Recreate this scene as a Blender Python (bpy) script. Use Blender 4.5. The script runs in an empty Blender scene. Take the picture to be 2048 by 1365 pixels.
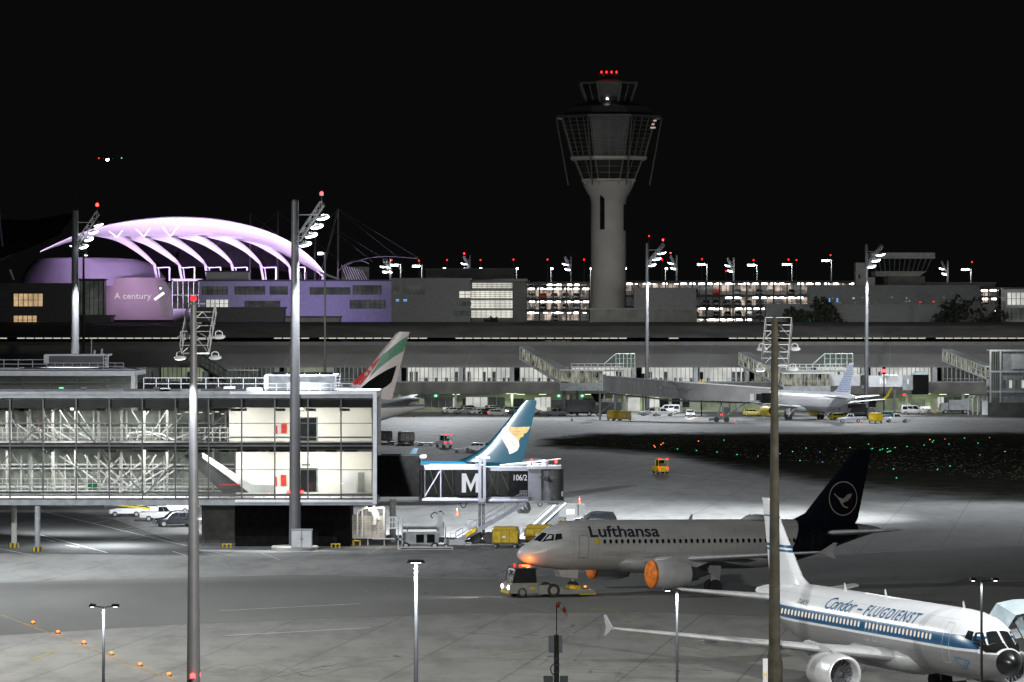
import bpy, bmesh, math, random
from mathutils import Vector, Matrix
R=math.radians
random.seed(7)
sc=bpy.context.scene; COL=sc.collection
# ---------- camera: long lens, level, looking over the apron from 24 m up ----------
F=8300.0; H=24.1; HZ=604.0
cam_d=bpy.data.cameras.new('camera'); cam=bpy.data.objects.new('camera',cam_d); COL.objects.link(cam)
cam.location=(0,0,H); cam.rotation_euler=(R(90),0,0)
cam_d.sensor_width=36; cam_d.lens=F/2048*36; cam_d.shift_y=-(682.5-HZ)/2048
cam_d.clip_start=1; cam_d.clip_end=12000
sc.camera=cam
# ---------- night sky, exposure ----------
w=bpy.data.worlds.new('World'); sc.world=w; w.use_nodes=True
bg=w.node_tree.nodes['Background']
sky=w.node_tree.nodes.new('ShaderNodeTexSky'); sky.sky_type='NISHITA'; sky.sun_disc=False
sky.sun_elevation=R(-6); sky.sun_rotation=R(150); sky.air_density=1.0
bg.inputs[1].default_value=0.05
# airport glow: a touch of grey added to the night sky
ad=w.node_tree.nodes.new('ShaderNodeMix'); ad.data_type='RGBA'; ad.blend_type='ADD'; ad.inputs[0].default_value=1; ad.inputs[7].default_value=(.055,.055,.06,1)
w.node_tree.links.new(sky.outputs[0],ad.inputs[6]); w.node_tree.links.new(ad.outputs[2],bg.inputs[0])
sc.view_settings.view_transform='Standard'; sc.view_settings.look='None'
sc.view_settings.exposure=0; sc.view_settings.gamma=1
sc.render.resolution_x=1024; sc.render.resolution_y=682
def WP(px,py,s): return Vector(((px-1024)/s, F/s, H-(py-HZ)/s))   # a point F/s metres away
def GP(px,py):                                                   # the ground point seen there
    s=(py-HZ)/H; return Vector(((px-1024)/s,F/s,0))
def lamp(kind,loc,tgt,power,color=(1,1,1),size=.6,angle=120,blend=.6,name='floodlight'):  # added fill lamps carry the default name too
    d=bpy.data.lights.new(name,kind); d.energy=power; d.color=color
    if kind=='SPOT': d.spot_size=R(angle); d.spot_blend=blend; d.shadow_soft_size=size
    if kind=='AREA': d.shape='DISK'; d.size=size
    if kind=='POINT': d.shadow_soft_size=size
    o=bpy.data.objects.new(name,d); COL.objects.link(o); o.location=loc
    v=Vector(tgt)-Vector(loc); o.rotation_euler=v.to_track_quat('-Z','Y').to_euler()
    return o
COOL=(.90,.95,1.0); WARM=(1,.93,.82); LILAC=(.62,.30,1.0)
def GT(px,py,z=0):
    g=GP(px,py); return (g.x,g.y,z)
# heads of the near masts, with some lamps added away from them
lamp('SPOT',(-20.8+2.6,402,31.5),GT(930,1050),720e3,COOL,.8,80)          # tall mast by the finger -> bright stand
lamp('SPOT',(-20.8+2.6,402,32.5),GT(1450,1000),600e3,COOL,.8,42,.95)
lamp('SPOT',(62,440,33),(16,472,0),620e3,COOL,.8,52,.9)  # added out of frame for the bright pool, no mast there
lamp('SPOT',(-19.6,401.0,29.2),(-21.0,402.9,19),70e3,COOL,.3,34)         # light down its own pole
lamp('SPOT',(-51.4+2.6,487,31.5),GT(800,950),90e3,COOL,.8,110)
lamp('SPOT',(-50.2,486.1,29.2),(-51.4,488,20),70e3,COOL,.3,34)
lamp('SPOT',(-18.1,229.2,20.7),(-17.7,230.5,15.5),13e3,COOL,.2,56)
lamp('SPOT',(34,232,31),(23,256,4),20e3,COOL,.6,70,.8)                 # lamp added out of frame for the retro airliner
lamp('SPOT',(0,118,30),(2,166,8),16e3,COOL,.6,40,.8)  # weak lamp added to brighten the equipment post
lamp('SPOT',(-54,1012,19),(-53,1042,22),4e3,(.5,.35,1),.3,110,.9)
# unseen fill lamps added around the near apron, no masts there
lamp('SPOT',(-47,275,34),(-8,268,0),100e3,(1,.99,.93),.8,150,.8)
lamp('SPOT',(44,235,34),(0,262,0),70e3,(1,.99,.93),.8,100,.8)
lamp('SPOT',(0,175,31),(-2,275,0),250e3,(1,.99,.93),.8,62,.9)
lamp('SPOT',(-62,350,34),(-38,395,0),150e3,COOL,.8,90,.8)
# far masts, with added fill lamps among them
for x_ in (28.7,75.4): lamp('SPOT',(x_+1.7,881.0,31.0),(x_,882.9,17),90e3,COOL,.3,60)
lamp('SPOT',(52,760,33),(60,845,3),260e3,COOL,1,42,.8)  # fill lamp added in mid-air for the dotted airliner
lamp('SPOT',(-52,335,34),(-25,338,0),100e3,COOL,.8,150,.8)  # fill lamp added beside the dark band of the near apron
lamp('SPOT',(30,880,33),GT(1250,850),95e3,COOL,1,120)
lamp('SPOT',(76.5,880,33),GT(1750,850),95e3,COOL,1,120)
lamp('SPOT',(-17,878,33),GT(900,860),150e3,COOL,1,130)  # over the left of the far apron, no mast stands here
lamp('SPOT',(95,520,33),GT(1720,1040),230e3,COOL,1,60,.9)  # lamp added out of frame for the bright apron pool
# low lamps of the foreground
for x,s,y,e_ in ((832,45,1130,3200),(207,40,1218,600),(1354,42,1186,500),(1963,42,1166,50)):
    p=WP(x,y,s); lamp('SPOT',(p.x,p.y-.35,p.z),(p.x,p.y,0),e_,COOL,.12,150,.5)
# inside the finger
for x in (-52,-44,-36,-28,-20):
    for z in (13.6,9.5): lamp('AREA',(x,409.5 if x<-30 else 406,z),(x,409,0),2500 if x<-30 else 1250,(1,.975,.94),4.5)
for x in (-26,-20,-15.5):
    for z in (13.5,9.4): lamp('AREA',(x,407,z),(x,410.4,z-2.6),120,(1,.95,.86),1.2)
lamp('AREA',(-40,410,4.0),(-40,410,0),2500,COOL,8); lamp('AREA',(-48,430,7.0),(-40,440,0),3000,COOL,6); lamp('AREA',(-13,408,4.0),(-13,410,0),120,WARM,3)
lamp('SPOT',(-19.4,403.5,28.5),(-27,411,15),26e3,COOL,.4,120)
# lilac projectors under the tent
for x,p in ((-118,.6),(-104,1),(-92,1),(-80,1),(-68,1),(-56,1)):
    lamp('SPOT',(x,1060,24),(x+2,1108,44),92e3*p,(.80,.58,1.0),.3,80,.8)
lamp('SPOT',(-62,1000,24),(-62,1042,25),6.5e3,(.55,.42,1),.3,120,.9); lamp('SPOT',(-100,1072,20),(-101,1108,26),1.4e3,(1,.55,.62),.3,110,.9)
lamp('SPOT',(-45,1010,24),(-48,1042,26),6e3,(.45,.33,1),.3,130,.9)
# spots added to light the tower shaft and the terminal front
lamp('SPOT',(14,930,26),(23.5,1012,36),17e3,(1,.93,.85),2,55,.9)
for x in (-45,-10,25,60,95,125): lamp('SPOT',(x,858,24),(x,912,9),20e3,(.95,1,.95),2,120,.9); lamp('SPOT',(x,885,34),(x,935,17),14e3,(1,.97,.93),2,130,.9)
for x in (-30,0,30,60,90): lamp('AREA',(x,904,3.7),(x,906,0),260,(.8,1,.6),3)
lamp('SPOT',(-49,486,31.5),(-10,664,14),420e3,COOL,.6,22,.8)  # spot added at a mast head to brighten the striped tail
for x_,y_ in ((66,1249),(116,1268),(168,1289),(223,1311),(280,1333),(338,1353)):
    q_=GP(x_,y_); lamp('POINT',(q_.x,q_.y-.3,.45),(0,0,0),14,(1,.3,.05),.05)
# tug headlights, nose glow of the tractor beacons
g_=GP(1090,1193); lamp('SPOT',(g_.x-3.6,g_.y-.9,.85),(g_.x-20,g_.y-3,0),1500,(1,.9,.8),.1,50,.5)
lamp('POINT',(g_.x-1.4,g_.y-.3,2.75),(0,0,0),60,(1,.25,.04),.1)
g_=GP(1380,834); lamp('SPOT',(g_.x,g_.y-2.4,.7),(g_.x,g_.y-14,0),1800,(1,.8,.65),.1,60,.5)
g_=GP(948,905); lamp('SPOT',(g_.x+2,g_.y-.5,.8),(g_.x+40,g_.y+3,0),2200,(1,.7,.5),.1,30,.6)

# ---------- helpers ----------
class MB:
    def __init__(s): s.v=[]; s.f=[]; s.m=[]
    def add(s,vs,fs,mi=0):
        b=len(s.v); s.v+=[tuple(p) for p in vs]; s.f+=[tuple(b+i for i in f) for f in fs]; s.m+=[mi]*len(fs); return s
    def box(s,x0,x1,y0,y1,z0,z1,mi=0):
        return s.add([(x,y,z) for x in (x0,x1) for y in (y0,y1) for z in (z0,z1)],
            [(0,1,3,2),(4,6,7,5),(0,4,5,1),(2,3,7,6),(0,2,6,4),(1,5,7,3)],mi)
    def ring(s,rings,cap=True,mi=0,close=True):
        n=len(rings[0]); b=len(s.v)
        for r in rings: s.v+=[tuple(p) for p in r]
        for i in range(len(rings)-1):
            for j in range(n if close else n-1):
                k=(j+1)%n; s.f.append((b+i*n+j,b+i*n+k,b+(i+1)*n+k,b+(i+1)*n+j)); s.m.append(mi)
        if cap:
            s.f.append(tuple(b+j for j in range(n))[::-1]); s.m.append(mi)
            s.f.append(tuple(b+(len(rings)-1)*n+j for j in range(n))); s.m.append(mi)
        return s
    def tube(s,p,q,r0,r1=None,n=8,mi=0,cap=True,ph=0):
        p=Vector(p); q=Vector(q); r1=r0 if r1 is None else r1
        d=(q-p).normalized(); a=d.orthogonal().normalized() if abs(d.z)<.99 else Vector((1,0,0)); b=d.cross(a)
        if abs(d.z)<.99:
            a=Vector((0,0,1)).cross(d).normalized(); b=d.cross(a)
        R_=[[c+(a*math.cos(t)+b*math.sin(t))*r for t in [2*math.pi*(i+ph)/n for i in range(n)]] for c,r in ((p,r0),(q,r1))]
        return s.ring(R_,cap,mi)
    def bar(s,p,q,t,mi=0): return s.tube(p,q,t*.707,None,4,mi,True,.5)
    def path(s,pts,r,n=6,mi=0):
        for a,b in zip(pts[:-1],pts[1:]): s.tube(a,b,r,None,n,mi)
        return s
    def prism(s,poly,axis,a,b,mi=0):
        # poly in the two remaining axes (x,z) for axis y ; (y,z) for x ; (x,y) for z
        def P(u,v,w): return {'y':(u,w,v),'x':(w,u,v),'z':(u,v,w)}[axis]
        return s.ring([[P(u,v,a) for u,v in poly],[P(u,v,b) for u,v in poly]],True,mi)
    def lathe(s,prof,n=16,axis='x',c=(0,0,0),cap=False,mi=0):
        rs=[]
        for t,r in prof:
            ring=[]
            for i in range(n):
                a=2*math.pi*i/n; u=r*math.cos(a); v=r*math.sin(a)
                ring.append({'x':(c[0]+t,c[1]+u,c[2]+v),'z':(c[0]+u,c[1]+v,c[2]+t),'y':(c[0]+u,c[1]+t,c[2]+v)}[axis])
            rs.append(ring)
        return s.ring(rs,cap,mi)
    def build(s,name,mat,parent=None,smooth=False,loc=None,rz=0):
        me=bpy.data.meshes.new(name); me.from_pydata(s.v,[],s.f); me.update()
        bm=bmesh.new(); bm.from_mesh(me); bmesh.ops.recalc_face_normals(bm,faces=bm.faces[:]); bm.to_mesh(me); bm.free()
        for m in (mat if isinstance(mat,(list,tuple)) else [mat]): me.materials.append(m)
        me.polygons.foreach_set('material_index',s.m[:len(me.polygons)])
        if smooth:
            me.polygons.foreach_set('use_smooth',[True]*len(me.polygons)); me.set_sharp_from_angle(angle=R(40))
        o=bpy.data.objects.new(name,me); COL.objects.link(o)
        if parent: o.parent=parent
        if loc is not None: o.location=loc
        o.rotation_euler.z=rz
        return o
def tag(o,label=None,cat=None,group=None,kind=None):
    if label: o['label']=label
    if cat: o['category']=cat
    if group: o['group']=group
    if kind: o['kind']=kind
    return o
def root(name,loc,rz=0,label=None,cat=None,group=None):
    o=bpy.data.objects.new(name,None); COL.objects.link(o); o.location=loc; o.rotation_euler.z=rz; o.empty_display_size=.5
    return tag(o,label,cat,group)
def copy_tree(o,parent=None):
    c=o.copy(); COL.objects.link(c)
    if parent: c.parent=parent
    for ch in list(o.children): copy_tree(ch,c)
    return c
class Proto:
    """first placement uses the original, later ones copies"""
    def __init__(s,o): s.o=o; s.used=False
    def put(s,loc,rz,label,group=None):
        o=copy_tree(s.o) if s.used else s.o
        s.used=True; o.location=loc; o.rotation_euler.z=R(rz); o['label']=label
        if group: o['group']=group
        elif 'group' in o: del o['group']
        return o
# ---------- materials ----------
def nodes(name):
    m=bpy.data.materials.new(name); m.use_nodes=True; return m,m.node_tree.nodes,m.node_tree.links,m.node_tree.nodes['Principled BSDF']
def noise_mix(N,L,c1,c2,scale,detail=3,rough=.5,stretch=(1,1,1),lo=.35,hi=.65):
    t=N.new('ShaderNodeTexCoord'); mp=N.new('ShaderNodeMapping'); mp.inputs['Scale'].default_value=stretch
    L.new(t.outputs['Object'],mp.inputs['Vector']); nz=N.new('ShaderNodeTexNoise'); nz.inputs['Scale'].default_value=scale
    nz.inputs['Detail'].default_value=detail; nz.inputs['Roughness'].default_value=rough; L.new(mp.outputs[0],nz.inputs['Vector'])
    mr=N.new('ShaderNodeMapRange'); mr.inputs[1].default_value=lo; mr.inputs[2].default_value=hi; L.new(nz.outputs[0],mr.inputs[0])
    mx=N.new('ShaderNodeMix'); mx.data_type='RGBA'; L.new(mr.outputs[0],mx.inputs[0])
    for i,c in ((6,c1),(7,c2)):
        if hasattr(c,'is_linked') or not isinstance(c,(tuple,list)): L.new(c,mx.inputs[i])
        else: mx.inputs[i].default_value=(*c,1)
    return mx.outputs[2]
def pm(name,col,rough=.6,metal=0,var=.18,scale=1.2,spec=.5):
    m,N,L,b=nodes(name)
    o=noise_mix(N,L,tuple(c*(1-var) for c in col),tuple(min(1,c*(1+var)) for c in col),scale)
    L.new(o,b.inputs['Base Color']); b.inputs['Roughness'].default_value=rough; b.inputs['Metallic'].default_value=metal
    b.inputs['Specular IOR Level'].default_value=spec
    return m
def em(name,col,st,sample=False):
    m,N,L,b=nodes(name); N.remove(b); e=N.new('ShaderNodeEmission'); e.inputs[0].default_value=(*col,1); e.inputs[1].default_value=st
    L.new(e.outputs[0],N['Material Output'].inputs[0])
    if not sample: m.cycles.emission_sampling='NONE'
    return m
def room_em(name,c1,c2,st,scale,stretch=(1,1,1)):  # room light put into the glow of a back plane
    m,N,L,b=nodes(name); N.remove(b); e=N.new('ShaderNodeEmission'); e.inputs[1].default_value=st
    L.new(noise_mix(N,L,c1,c2,scale,2,.5,stretch),e.inputs[0]); L.new(e.outputs[0],N['Material Output'].inputs[0])
    m.cycles.emission_sampling='NONE'; return m
def glass(name,tint=(.75,.8,.8),alpha=.3,rough=.03):
    m,N,L,b=nodes(name); N.remove(b); t=N.new('ShaderNodeBsdfTransparent'); t.inputs[0].default_value=(*tint,1)
    g=N.new('ShaderNodeBsdfGlossy'); g.inputs['Roughness'].default_value=rough; g.inputs[0].default_value=(.7,.75,.8,1)
    lw=N.new('ShaderNodeFresnel'); lw.inputs[0].default_value=1.5; mx=N.new('ShaderNodeMixShader')
    L.new(lw.outputs[0],mx.inputs[0]); L.new(t.outputs[0],mx.inputs[1]); L.new(g.outputs[0],mx.inputs[2]); L.new(mx.outputs[0],N['Material Output'].inputs[0])
    return m
M=dict(
 steel=pm('galvanised_steel',(.36,.37,.38),.45,.3), dsteel=pm('dark_steel',(.07,.07,.07),.5,.2), white=pm('white_paint',(.72,.73,.75),.45,0,.06),
 wsteel=pm('white_steel',(.62,.63,.68),.4,0,.08), mast=pm('mast_grey',(.10,.10,.105),.5,.2,.1), black=pm('black_cladding',(.008,.008,.008),.95,0,.3,2,.05), bsteel=pm('bridge_paint',(.20,.20,.235),.5,0,.1),
 rubber=pm('rubber',(.02,.02,.02),.8), conc=pm('concrete',(.32,.31,.29),.9,0,.15,.6), dconc=pm('dark_concrete',(.11,.11,.105),.9,0,.2,.4),
 yellow=pm('yellow_paint',(.55,.40,.01),.45,0,.15), dyellow=pm('worn_yellow_paint',(.50,.34,.0),.5,0,.2,2.5), orange=pm('orange_cover',(.60,.15,.008),.7,0,.3,2.5),
 red=pm('red_paint',(.5,.03,.02),.45), cream=pm('cream_wall',(.64,.63,.60),.7,0,.03,.3), grey=pm('grey_paint',(.25,.26,.27),.5), lgrey=pm('light_grey_paint',(.45,.46,.48),.5,0,.08),
 dgrey=pm('dark_grey_paint',(.06,.06,.065),.5), dglass=pm('tinted_glass',(.012,.014,.016),.08,0,.2), hub=pm('wheel_rim',(.35,.35,.36),.35,.6),
 blue=pm('blue_paint',(.01,.13,.30),.4), teal=pm('teal_paint',(.0,.085,.14),.4,0,.12,.6), foliage=pm('foliage',(.016,.02,.01),.9,0,.4,2), bark=pm('bark',(.06,.05,.04),.9),
 green=pm('green_paint',(.02,.25,.08),.5), fabric=pm('tent_fabric',(.75,.74,.76),.8,0,.05,.1), roofgrey=pm('metal_roof',(.20,.20,.205),.5,.2,.12,.12),
 paleblue=pm('pale_blue_canopy',(.40,.48,.52),.7,0,.1), silver=pm('engine_silver',(.62,.63,.66),.3,.4,.06), fan=pm('fan_blade',(.14,.14,.15),.35,.6),
 lampw=em('lamp_glow_white',(.86,.93,1),14), lampg=em('lamp_glow_far',(.92,1,.93),7), redl=em('red_lamp',(1,.012,.01),6), redh=em('red_lamp_bright',(1,.022,.02),16),
 orl=em('amber_lamp',(1,.17,.02),4.5), grl=em('green_lamp',(.08,1,.45),1.6), rdl=em('small_red_lamp',(1,.15,.05),1.8), bluel=em('blue_screen',(.2,.4,1),1.1),
 head=em('headlight_glow',(1,.93,.88),22), tube=em('garage_tube',(1,.96,.9),9), tubew=em('roof_light_line',(.95,.9,.75),.75), ceil=em('ceiling_panel',(1,.96,.87),1.6),
 warmroom=room_em('warm_room',(.9,.6,.33),(.55,.38,.2),.75,.5), whiteroom=room_em('white_room',(.85,.85,.8),(.5,.51,.48),.85,.25),
 greenroom=room_em('greenish_room',(.55,.62,.42),(.28,.34,.22),.4,.35), dimroom=room_em('dim_room',(.10,.11,.10),(.04,.045,.04),.6,.3), garroom=room_em('garage_room',(1,.93,.85),(.7,.66,.6),.85,.3),
 exitg=em('exit_sign',(.25,1,.55),2.2), glass=glass('clear_glass'), bglass=glass('building_glass',(.76,.77,.75)), mark=pm('marking_white',(.5,.5,.48),.8,0,.25,1), marky=pm('marking_yellow',(.24,.21,.08),.8,0,.3,1),
 conew=pm('cone_white',(.8,.8,.8),.5), concr=pm('cone_orange',(.8,.1,.03),.5))
def text_polys(body,w,h,shear=0,bold=0,spacing=1.0,sx=None):
    cu=bpy.data.curves.new('t','FONT'); cu.body=body; cu.shear=shear; cu.offset=bold; cu.space_character=spacing; cu.resolution_u=3
    o=bpy.data.objects.new('t',cu); COL.objects.link(o); dg=bpy.context.evaluated_depsgraph_get(); me=bpy.data.meshes.new_from_object(o.evaluated_get(dg))
    vs=[v.co.copy() for v in me.vertices]; fs=[tuple(p.vertices) for p in me.polygons]
    bpy.data.objects.remove(o); bpy.data.curves.remove(cu); bpy.data.meshes.remove(me)
    x0=min(v.x for v in vs); x1=max(v.x for v in vs); y0=min(v.y for v in vs); y1=max(v.y for v in vs)
    return [((v.x-x0)/(x1-x0)*w,(v.y-y0)/(y1-y0)*h) for v in vs],fs
def decal(name,polys,mp,mat,parent,step=.25,pre=None):
    """polys: list of 2D loops, or (verts, faces); every point goes through mp(u,v)->xyz"""
    bm=bmesh.new()
    if isinstance(polys,tuple):
        vs=[bm.verts.new((u,v,0)) for u,v in polys[0]]
        for f in polys[1]:
            try: bm.faces.new([vs[i] for i in f])
            except ValueError: pass
    else:
        for lp in polys:
            bm.faces.new([bm.verts.new((u,v,0)) for u,v in lp])
    us=[v.co.x for v in bm.verts]; vs=[v.co.y for v in bm.verts]
    for lo,hi,ax in ((min(vs),max(vs),(0,1,0)),(min(us),max(us),(1,0,0))):
        n=int((hi-lo)/step)
        for i in range(1,n+1):
            t=lo+(hi-lo)*i/(n+1)
            bmesh.ops.bisect_plane(bm,geom=bm.verts[:]+bm.edges[:]+bm.faces[:],plane_co=Vector(ax)*t,plane_no=ax)
    bmesh.ops.triangulate(bm,faces=bm.faces[:])
    for v in bm.verts: v.co=Vector(mp(v.co.x,v.co.y))
    me=bpy.data.meshes.new(name); bm.to_mesh(me); bm.free(); me.materials.append(mat)
    o=bpy.data.objects.new(name,me); COL.objects.link(o)
    if parent: o.parent=parent
    return o
def rrect(cx,cy,w,h,r,n=3):
    P=[]
    for sx,sy,a0 in ((1,1,0),(-1,1,90),(-1,-1,180),(1,-1,270)):
        for i in range(n+1):
            a=R(a0+90*i/n); P.append((cx+sx*(w/2-r)+r*math.cos(a),cy+sy*(h/2-r)+r*math.sin(a)))
    return P
def outline(P,t):
    cx=sum(p[0] for p in P)/len(P); cy=sum(p[1] for p in P)/len(P); n=len(P); out=[]
    Q=[]
    for i,p in enumerate(P):
        a=Vector(P[i-1]); b=Vector(P[(i+1)%n]); d=(b-a).normalized(); nn=Vector((-d.y,d.x))
        if nn.dot(Vector((cx,cy))-Vector(p))<0: nn=-nn
        Q.append((p[0]+nn.x*t,p[1]+nn.y*t))
    return [[P[i],P[(i+1)%n],Q[(i+1)%n],Q[i]] for i in range(n)]
def stroke(pts,t):
    """thin quads along a 2D polyline; t may be a list"""
    out=[]; n=len(pts); ts=t if isinstance(t,(list,tuple)) else [t]*n; L_=[];R_=[]
    for i,p in enumerate(pts):
        a=Vector(pts[max(0,i-1)]); b=Vector(pts[min(n-1,i+1)]); d=(b-a).normalized(); nn=Vector((-d.y,d.x))*ts[i]/2
        L_.append((p[0]+nn.x,p[1]+nn.y)); R_.append((p[0]-nn.x,p[1]-nn.y))
    return [[L_[i],L_[i+1],R_[i+1],R_[i]] for i in range(n-1)]
def spline(P,n=6):
    out=[]
    for i in range(len(P)-1):
        p0=P[max(0,i-1)];p1=P[i];p2=P[i+1];p3=P[min(len(P)-1,i+2)]
        for k in range(n):
            t=k/n; out.append(tuple(.5*((2*b)+(-a+c)*t+(2*a-5*b+4*c-d)*t*t+(-a+3*b-3*c+d)*t**3) for a,b,c,d in zip(p0,p1,p2,p3)))
    out.append(tuple(P[-1])); return out
# ================= setting: ground =================
def ground_mat():
    m,N,L,b=nodes('apron_concrete')
    a=noise_mix(N,L,(.17,.17,.165),(.27,.27,.26),.02,5,.6,(1,.45,1),.3,.7)
    st=noise_mix(N,L,(.72,.72,.72),(1,1,1),.35,6,.7,(1,.3,1),.35,.55)
    mu=N.new('ShaderNodeMix'); mu.data_type='RGBA'; mu.blend_type='MULTIPLY'; mu.inputs[0].default_value=1; L.new(a,mu.inputs[6]); L.new(st,mu.inputs[7])
    t=N.new('ShaderNodeTexCoord'); br=N.new('ShaderNodeTexBrick'); br.offset=0; br.inputs['Scale'].default_value=1
    br.inputs['Brick Width'].default_value=7.5; br.inputs['Row Height'].default_value=7.5; br.inputs['Mortar Size'].default_value=.07; br.inputs['Mortar Smooth'].default_value=.3
    br.inputs['Color1'].default_value=(1,1,1,1); br.inputs['Color2'].default_value=(.93,.93,.94,1); br.inputs['Mortar'].default_value=(.45,.45,.45,1)
    mp=N.new('ShaderNodeMapping'); mp.inputs['Rotation'].default_value=(0,0,R(8)); L.new(t.outputs['Object'],mp.inputs[0]); L.new(mp.outputs[0],br.inputs['Vector'])
    m2=N.new('ShaderNodeMix'); m2.data_type='RGBA'; m2.blend_type='MULTIPLY'; m2.inputs[0].default_value=.8; L.new(mu.outputs[2],m2.inputs[6]); L.new(br.outputs['Color'],m2.inputs[7])
    L.new(m2.outputs[2],b.inputs['Base Color']); b.inputs['Roughness'].default_value=.72; b.inputs['Specular IOR Level'].default_value=.3
    bp=N.new('ShaderNodeBump'); bp.inputs['Strength'].default_value=.25; nz=N.new('ShaderNodeTexNoise'); nz.inputs['Scale'].default_value=2.5; nz.inputs['Detail'].default_value=6
    L.new(t.outputs['Object'],nz.inputs['Vector']); L.new(nz.outputs[0],bp.inputs['Height']); L.new(bp.outputs[0],b.inputs['Normal'])
    return m
def flat_mat(name,c1,c2,sc_,st=(1,.4,1),rough=.9,lo=.35,hi=.65):
    m,N,L,b=nodes(name); L.new(noise_mix(N,L,c1,c2,sc_,6,.65,st,lo,hi),b.inputs['Base Color']); b.inputs['Roughness'].default_value=rough; b.inputs['Specular IOR Level'].default_value=.25 if rough<1 else 0; return m
def sheet(name,pts,z,mat,label=None):
    me=bpy.data.meshes.new(name); me.from_pydata([(p[0],p[1],z) for p in pts],[],[tuple(range(len(pts)))]); me.materials.append(mat)
    o=bpy.data.objects.new(name,me); COL.objects.link(o); o['kind']='structure'; return o
sheet('ground',[(-6000,-500),(6000,-500),(6000,11000),(-6000,11000)],0,ground_mat())
GR=[GP(x,y) for x,y in ((1070,878),(1180,865),(2300,863),(2500,1015),(1990,1008),(1700,985),(1500,950),(1330,915),(1150,902),(1065,895))]
def feathered(name,outer,inner,c1,c2,z):  # soft alpha edge stands for the light falling off
    m,N,L,b=nodes(name+'_soft'); L.new(noise_mix(N,L,c1,c2,.3,6,.65,(1,.5,1)),b.inputs['Base Color']); b.inputs['Roughness'].default_value=1; b.inputs['Specular IOR Level'].default_value=0
    at=N.new('ShaderNodeAttribute'); at.attribute_name='edge'; nz=N.new('ShaderNodeTexNoise'); nz.inputs['Scale'].default_value=.25; nz.inputs['Detail'].default_value=8; tc=N.new('ShaderNodeTexCoord'); L.new(tc.outputs['Object'],nz.inputs['Vector'])
    ad_=N.new('ShaderNodeMath'); ad_.operation='ADD'; L.new(at.outputs['Fac'],ad_.inputs[0]); L.new(nz.outputs[0],ad_.inputs[1])
    mr=N.new('ShaderNodeMapRange'); mr.inputs[1].default_value=.45; mr.inputs[2].default_value=1.25; L.new(ad_.outputs[0],mr.inputs[0]); L.new(mr.outputs[0],b.inputs['Alpha'])
    n=len(outer); me=bpy.data.meshes.new(name); me.from_pydata([(p[0],p[1],z) for p in outer+inner],[],[tuple(range(n,2*n))]+[(k,(k+1)%n,n+(k+1)%n,n+k) for k in range(n)])
    a=me.attributes.new('edge','FLOAT','POINT')
    for k in range(2*n): a.data[k].value=0 if k<n else 1
    me.materials.append(m); o=bpy.data.objects.new(name,me); COL.objects.link(o); o['kind']='structure'
IN=[GP(x,y) for x,y in ((1140,881),(1220,875),(2300,873),(2500,975),(1990,968),(1700,945),(1500,918),(1340,896),(1200,888),(1150,887))]
feathered('grass_shade_strip',GR,IN,(.03,.032,.024),(.055,.055,.042),.008)  # grass, with the weak light of the dark zone put into its colour
AS=[GP(x,y) for x,y in ((-300,1290),(350,1250),(900,1228),(1300,1225),(1700,1240),(2400,1290),(2400,1092),(2048,1092),(1500,1118),(1000,1160),(600,1150),(200,1160),(-300,1175))]
sheet('taxiway_asphalt_shade',AS,.006,flat_mat('asphalt_with_shade',(.13,.13,.122),(.17,.17,.16),.06,(1,.3,1)))  # dark band: asphalt tone with the weak light there put into it
AS2=[GP(x,y) for x,y in ((-200,1010),(80,1012),(230,1040),(380,1095),(420,1112),(-200,1105))]
sheet('service_road',AS2,.005,flat_mat('road_asphalt',(.075,.075,.073),(.12,.12,.115),.15,(1,.3,1)))
mk=MB(); my=MB()
def line(mb,a,b,w,z=.012):
    a=GP(*a); b=GP(*b); d=(b-a).normalized(); n=Vector((-d.y,d.x,0))*w/2
    mb.add([(a+n)[:2]+(z,),(b+n)[:2]+(z,),(b-n)[:2]+(z,),(a-n)[:2]+(z,)],[(0,1,2,3)])
for a,b,w_ in (((55,1016),(372,1092),.22),((80,1070),(215,1106),.2),((215,1106),(120,1104),.15),((132,1091),(158,1095),.35),((80,1076),(110,1084),.2),((0,1098),(70,1112),.15),
   ((245,1080),(300,1072),.12),((270,1072),(330,1066),.12),((345,1103),(372,1112),.15),((183,1048),(220,1041),.12),((230,1060),(330,1046),.12),((240,1063),(300,1058),.12),
   ((300,1075),(375,1068),.12),((520,1106),(560,1120),.15),((440,1222),(720,1208),.25),((450,1272),(740,1256),.3),((690,1098),(800,1104),.15),((620,1116),(1030,1108),.12),
   ((770,1090),(735,1110),.12),((400,1100),(470,1112),.15),((1150,930),(1500,965),.25),((1580,1118),(2048,1085),.2)):
    line(mk,a,b,w_)
for a,b,w_ in (((-20,1222),(350,1362),.16),((1000,1200),(1300,1272),.16),((1150,1215),(1240,1222),.5),((900,1320),(1080,1300),.12),((1240,1262),(1600,1345),.16),((1300,1235),(1250,1245),.2),
   ((60,1322),(120,1300),.3),((500,950),(900,905),.2),((1120,1070),(1700,1010),.2)):
    line(my,a,b,w_)
o=mk.build('apron_white_lines',M['mark']); o['kind']='structure'
o=my.build('apron_yellow_lines',M['marky']); o['kind']='structure'
tyre=MB(); rt=random.Random(8)
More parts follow.
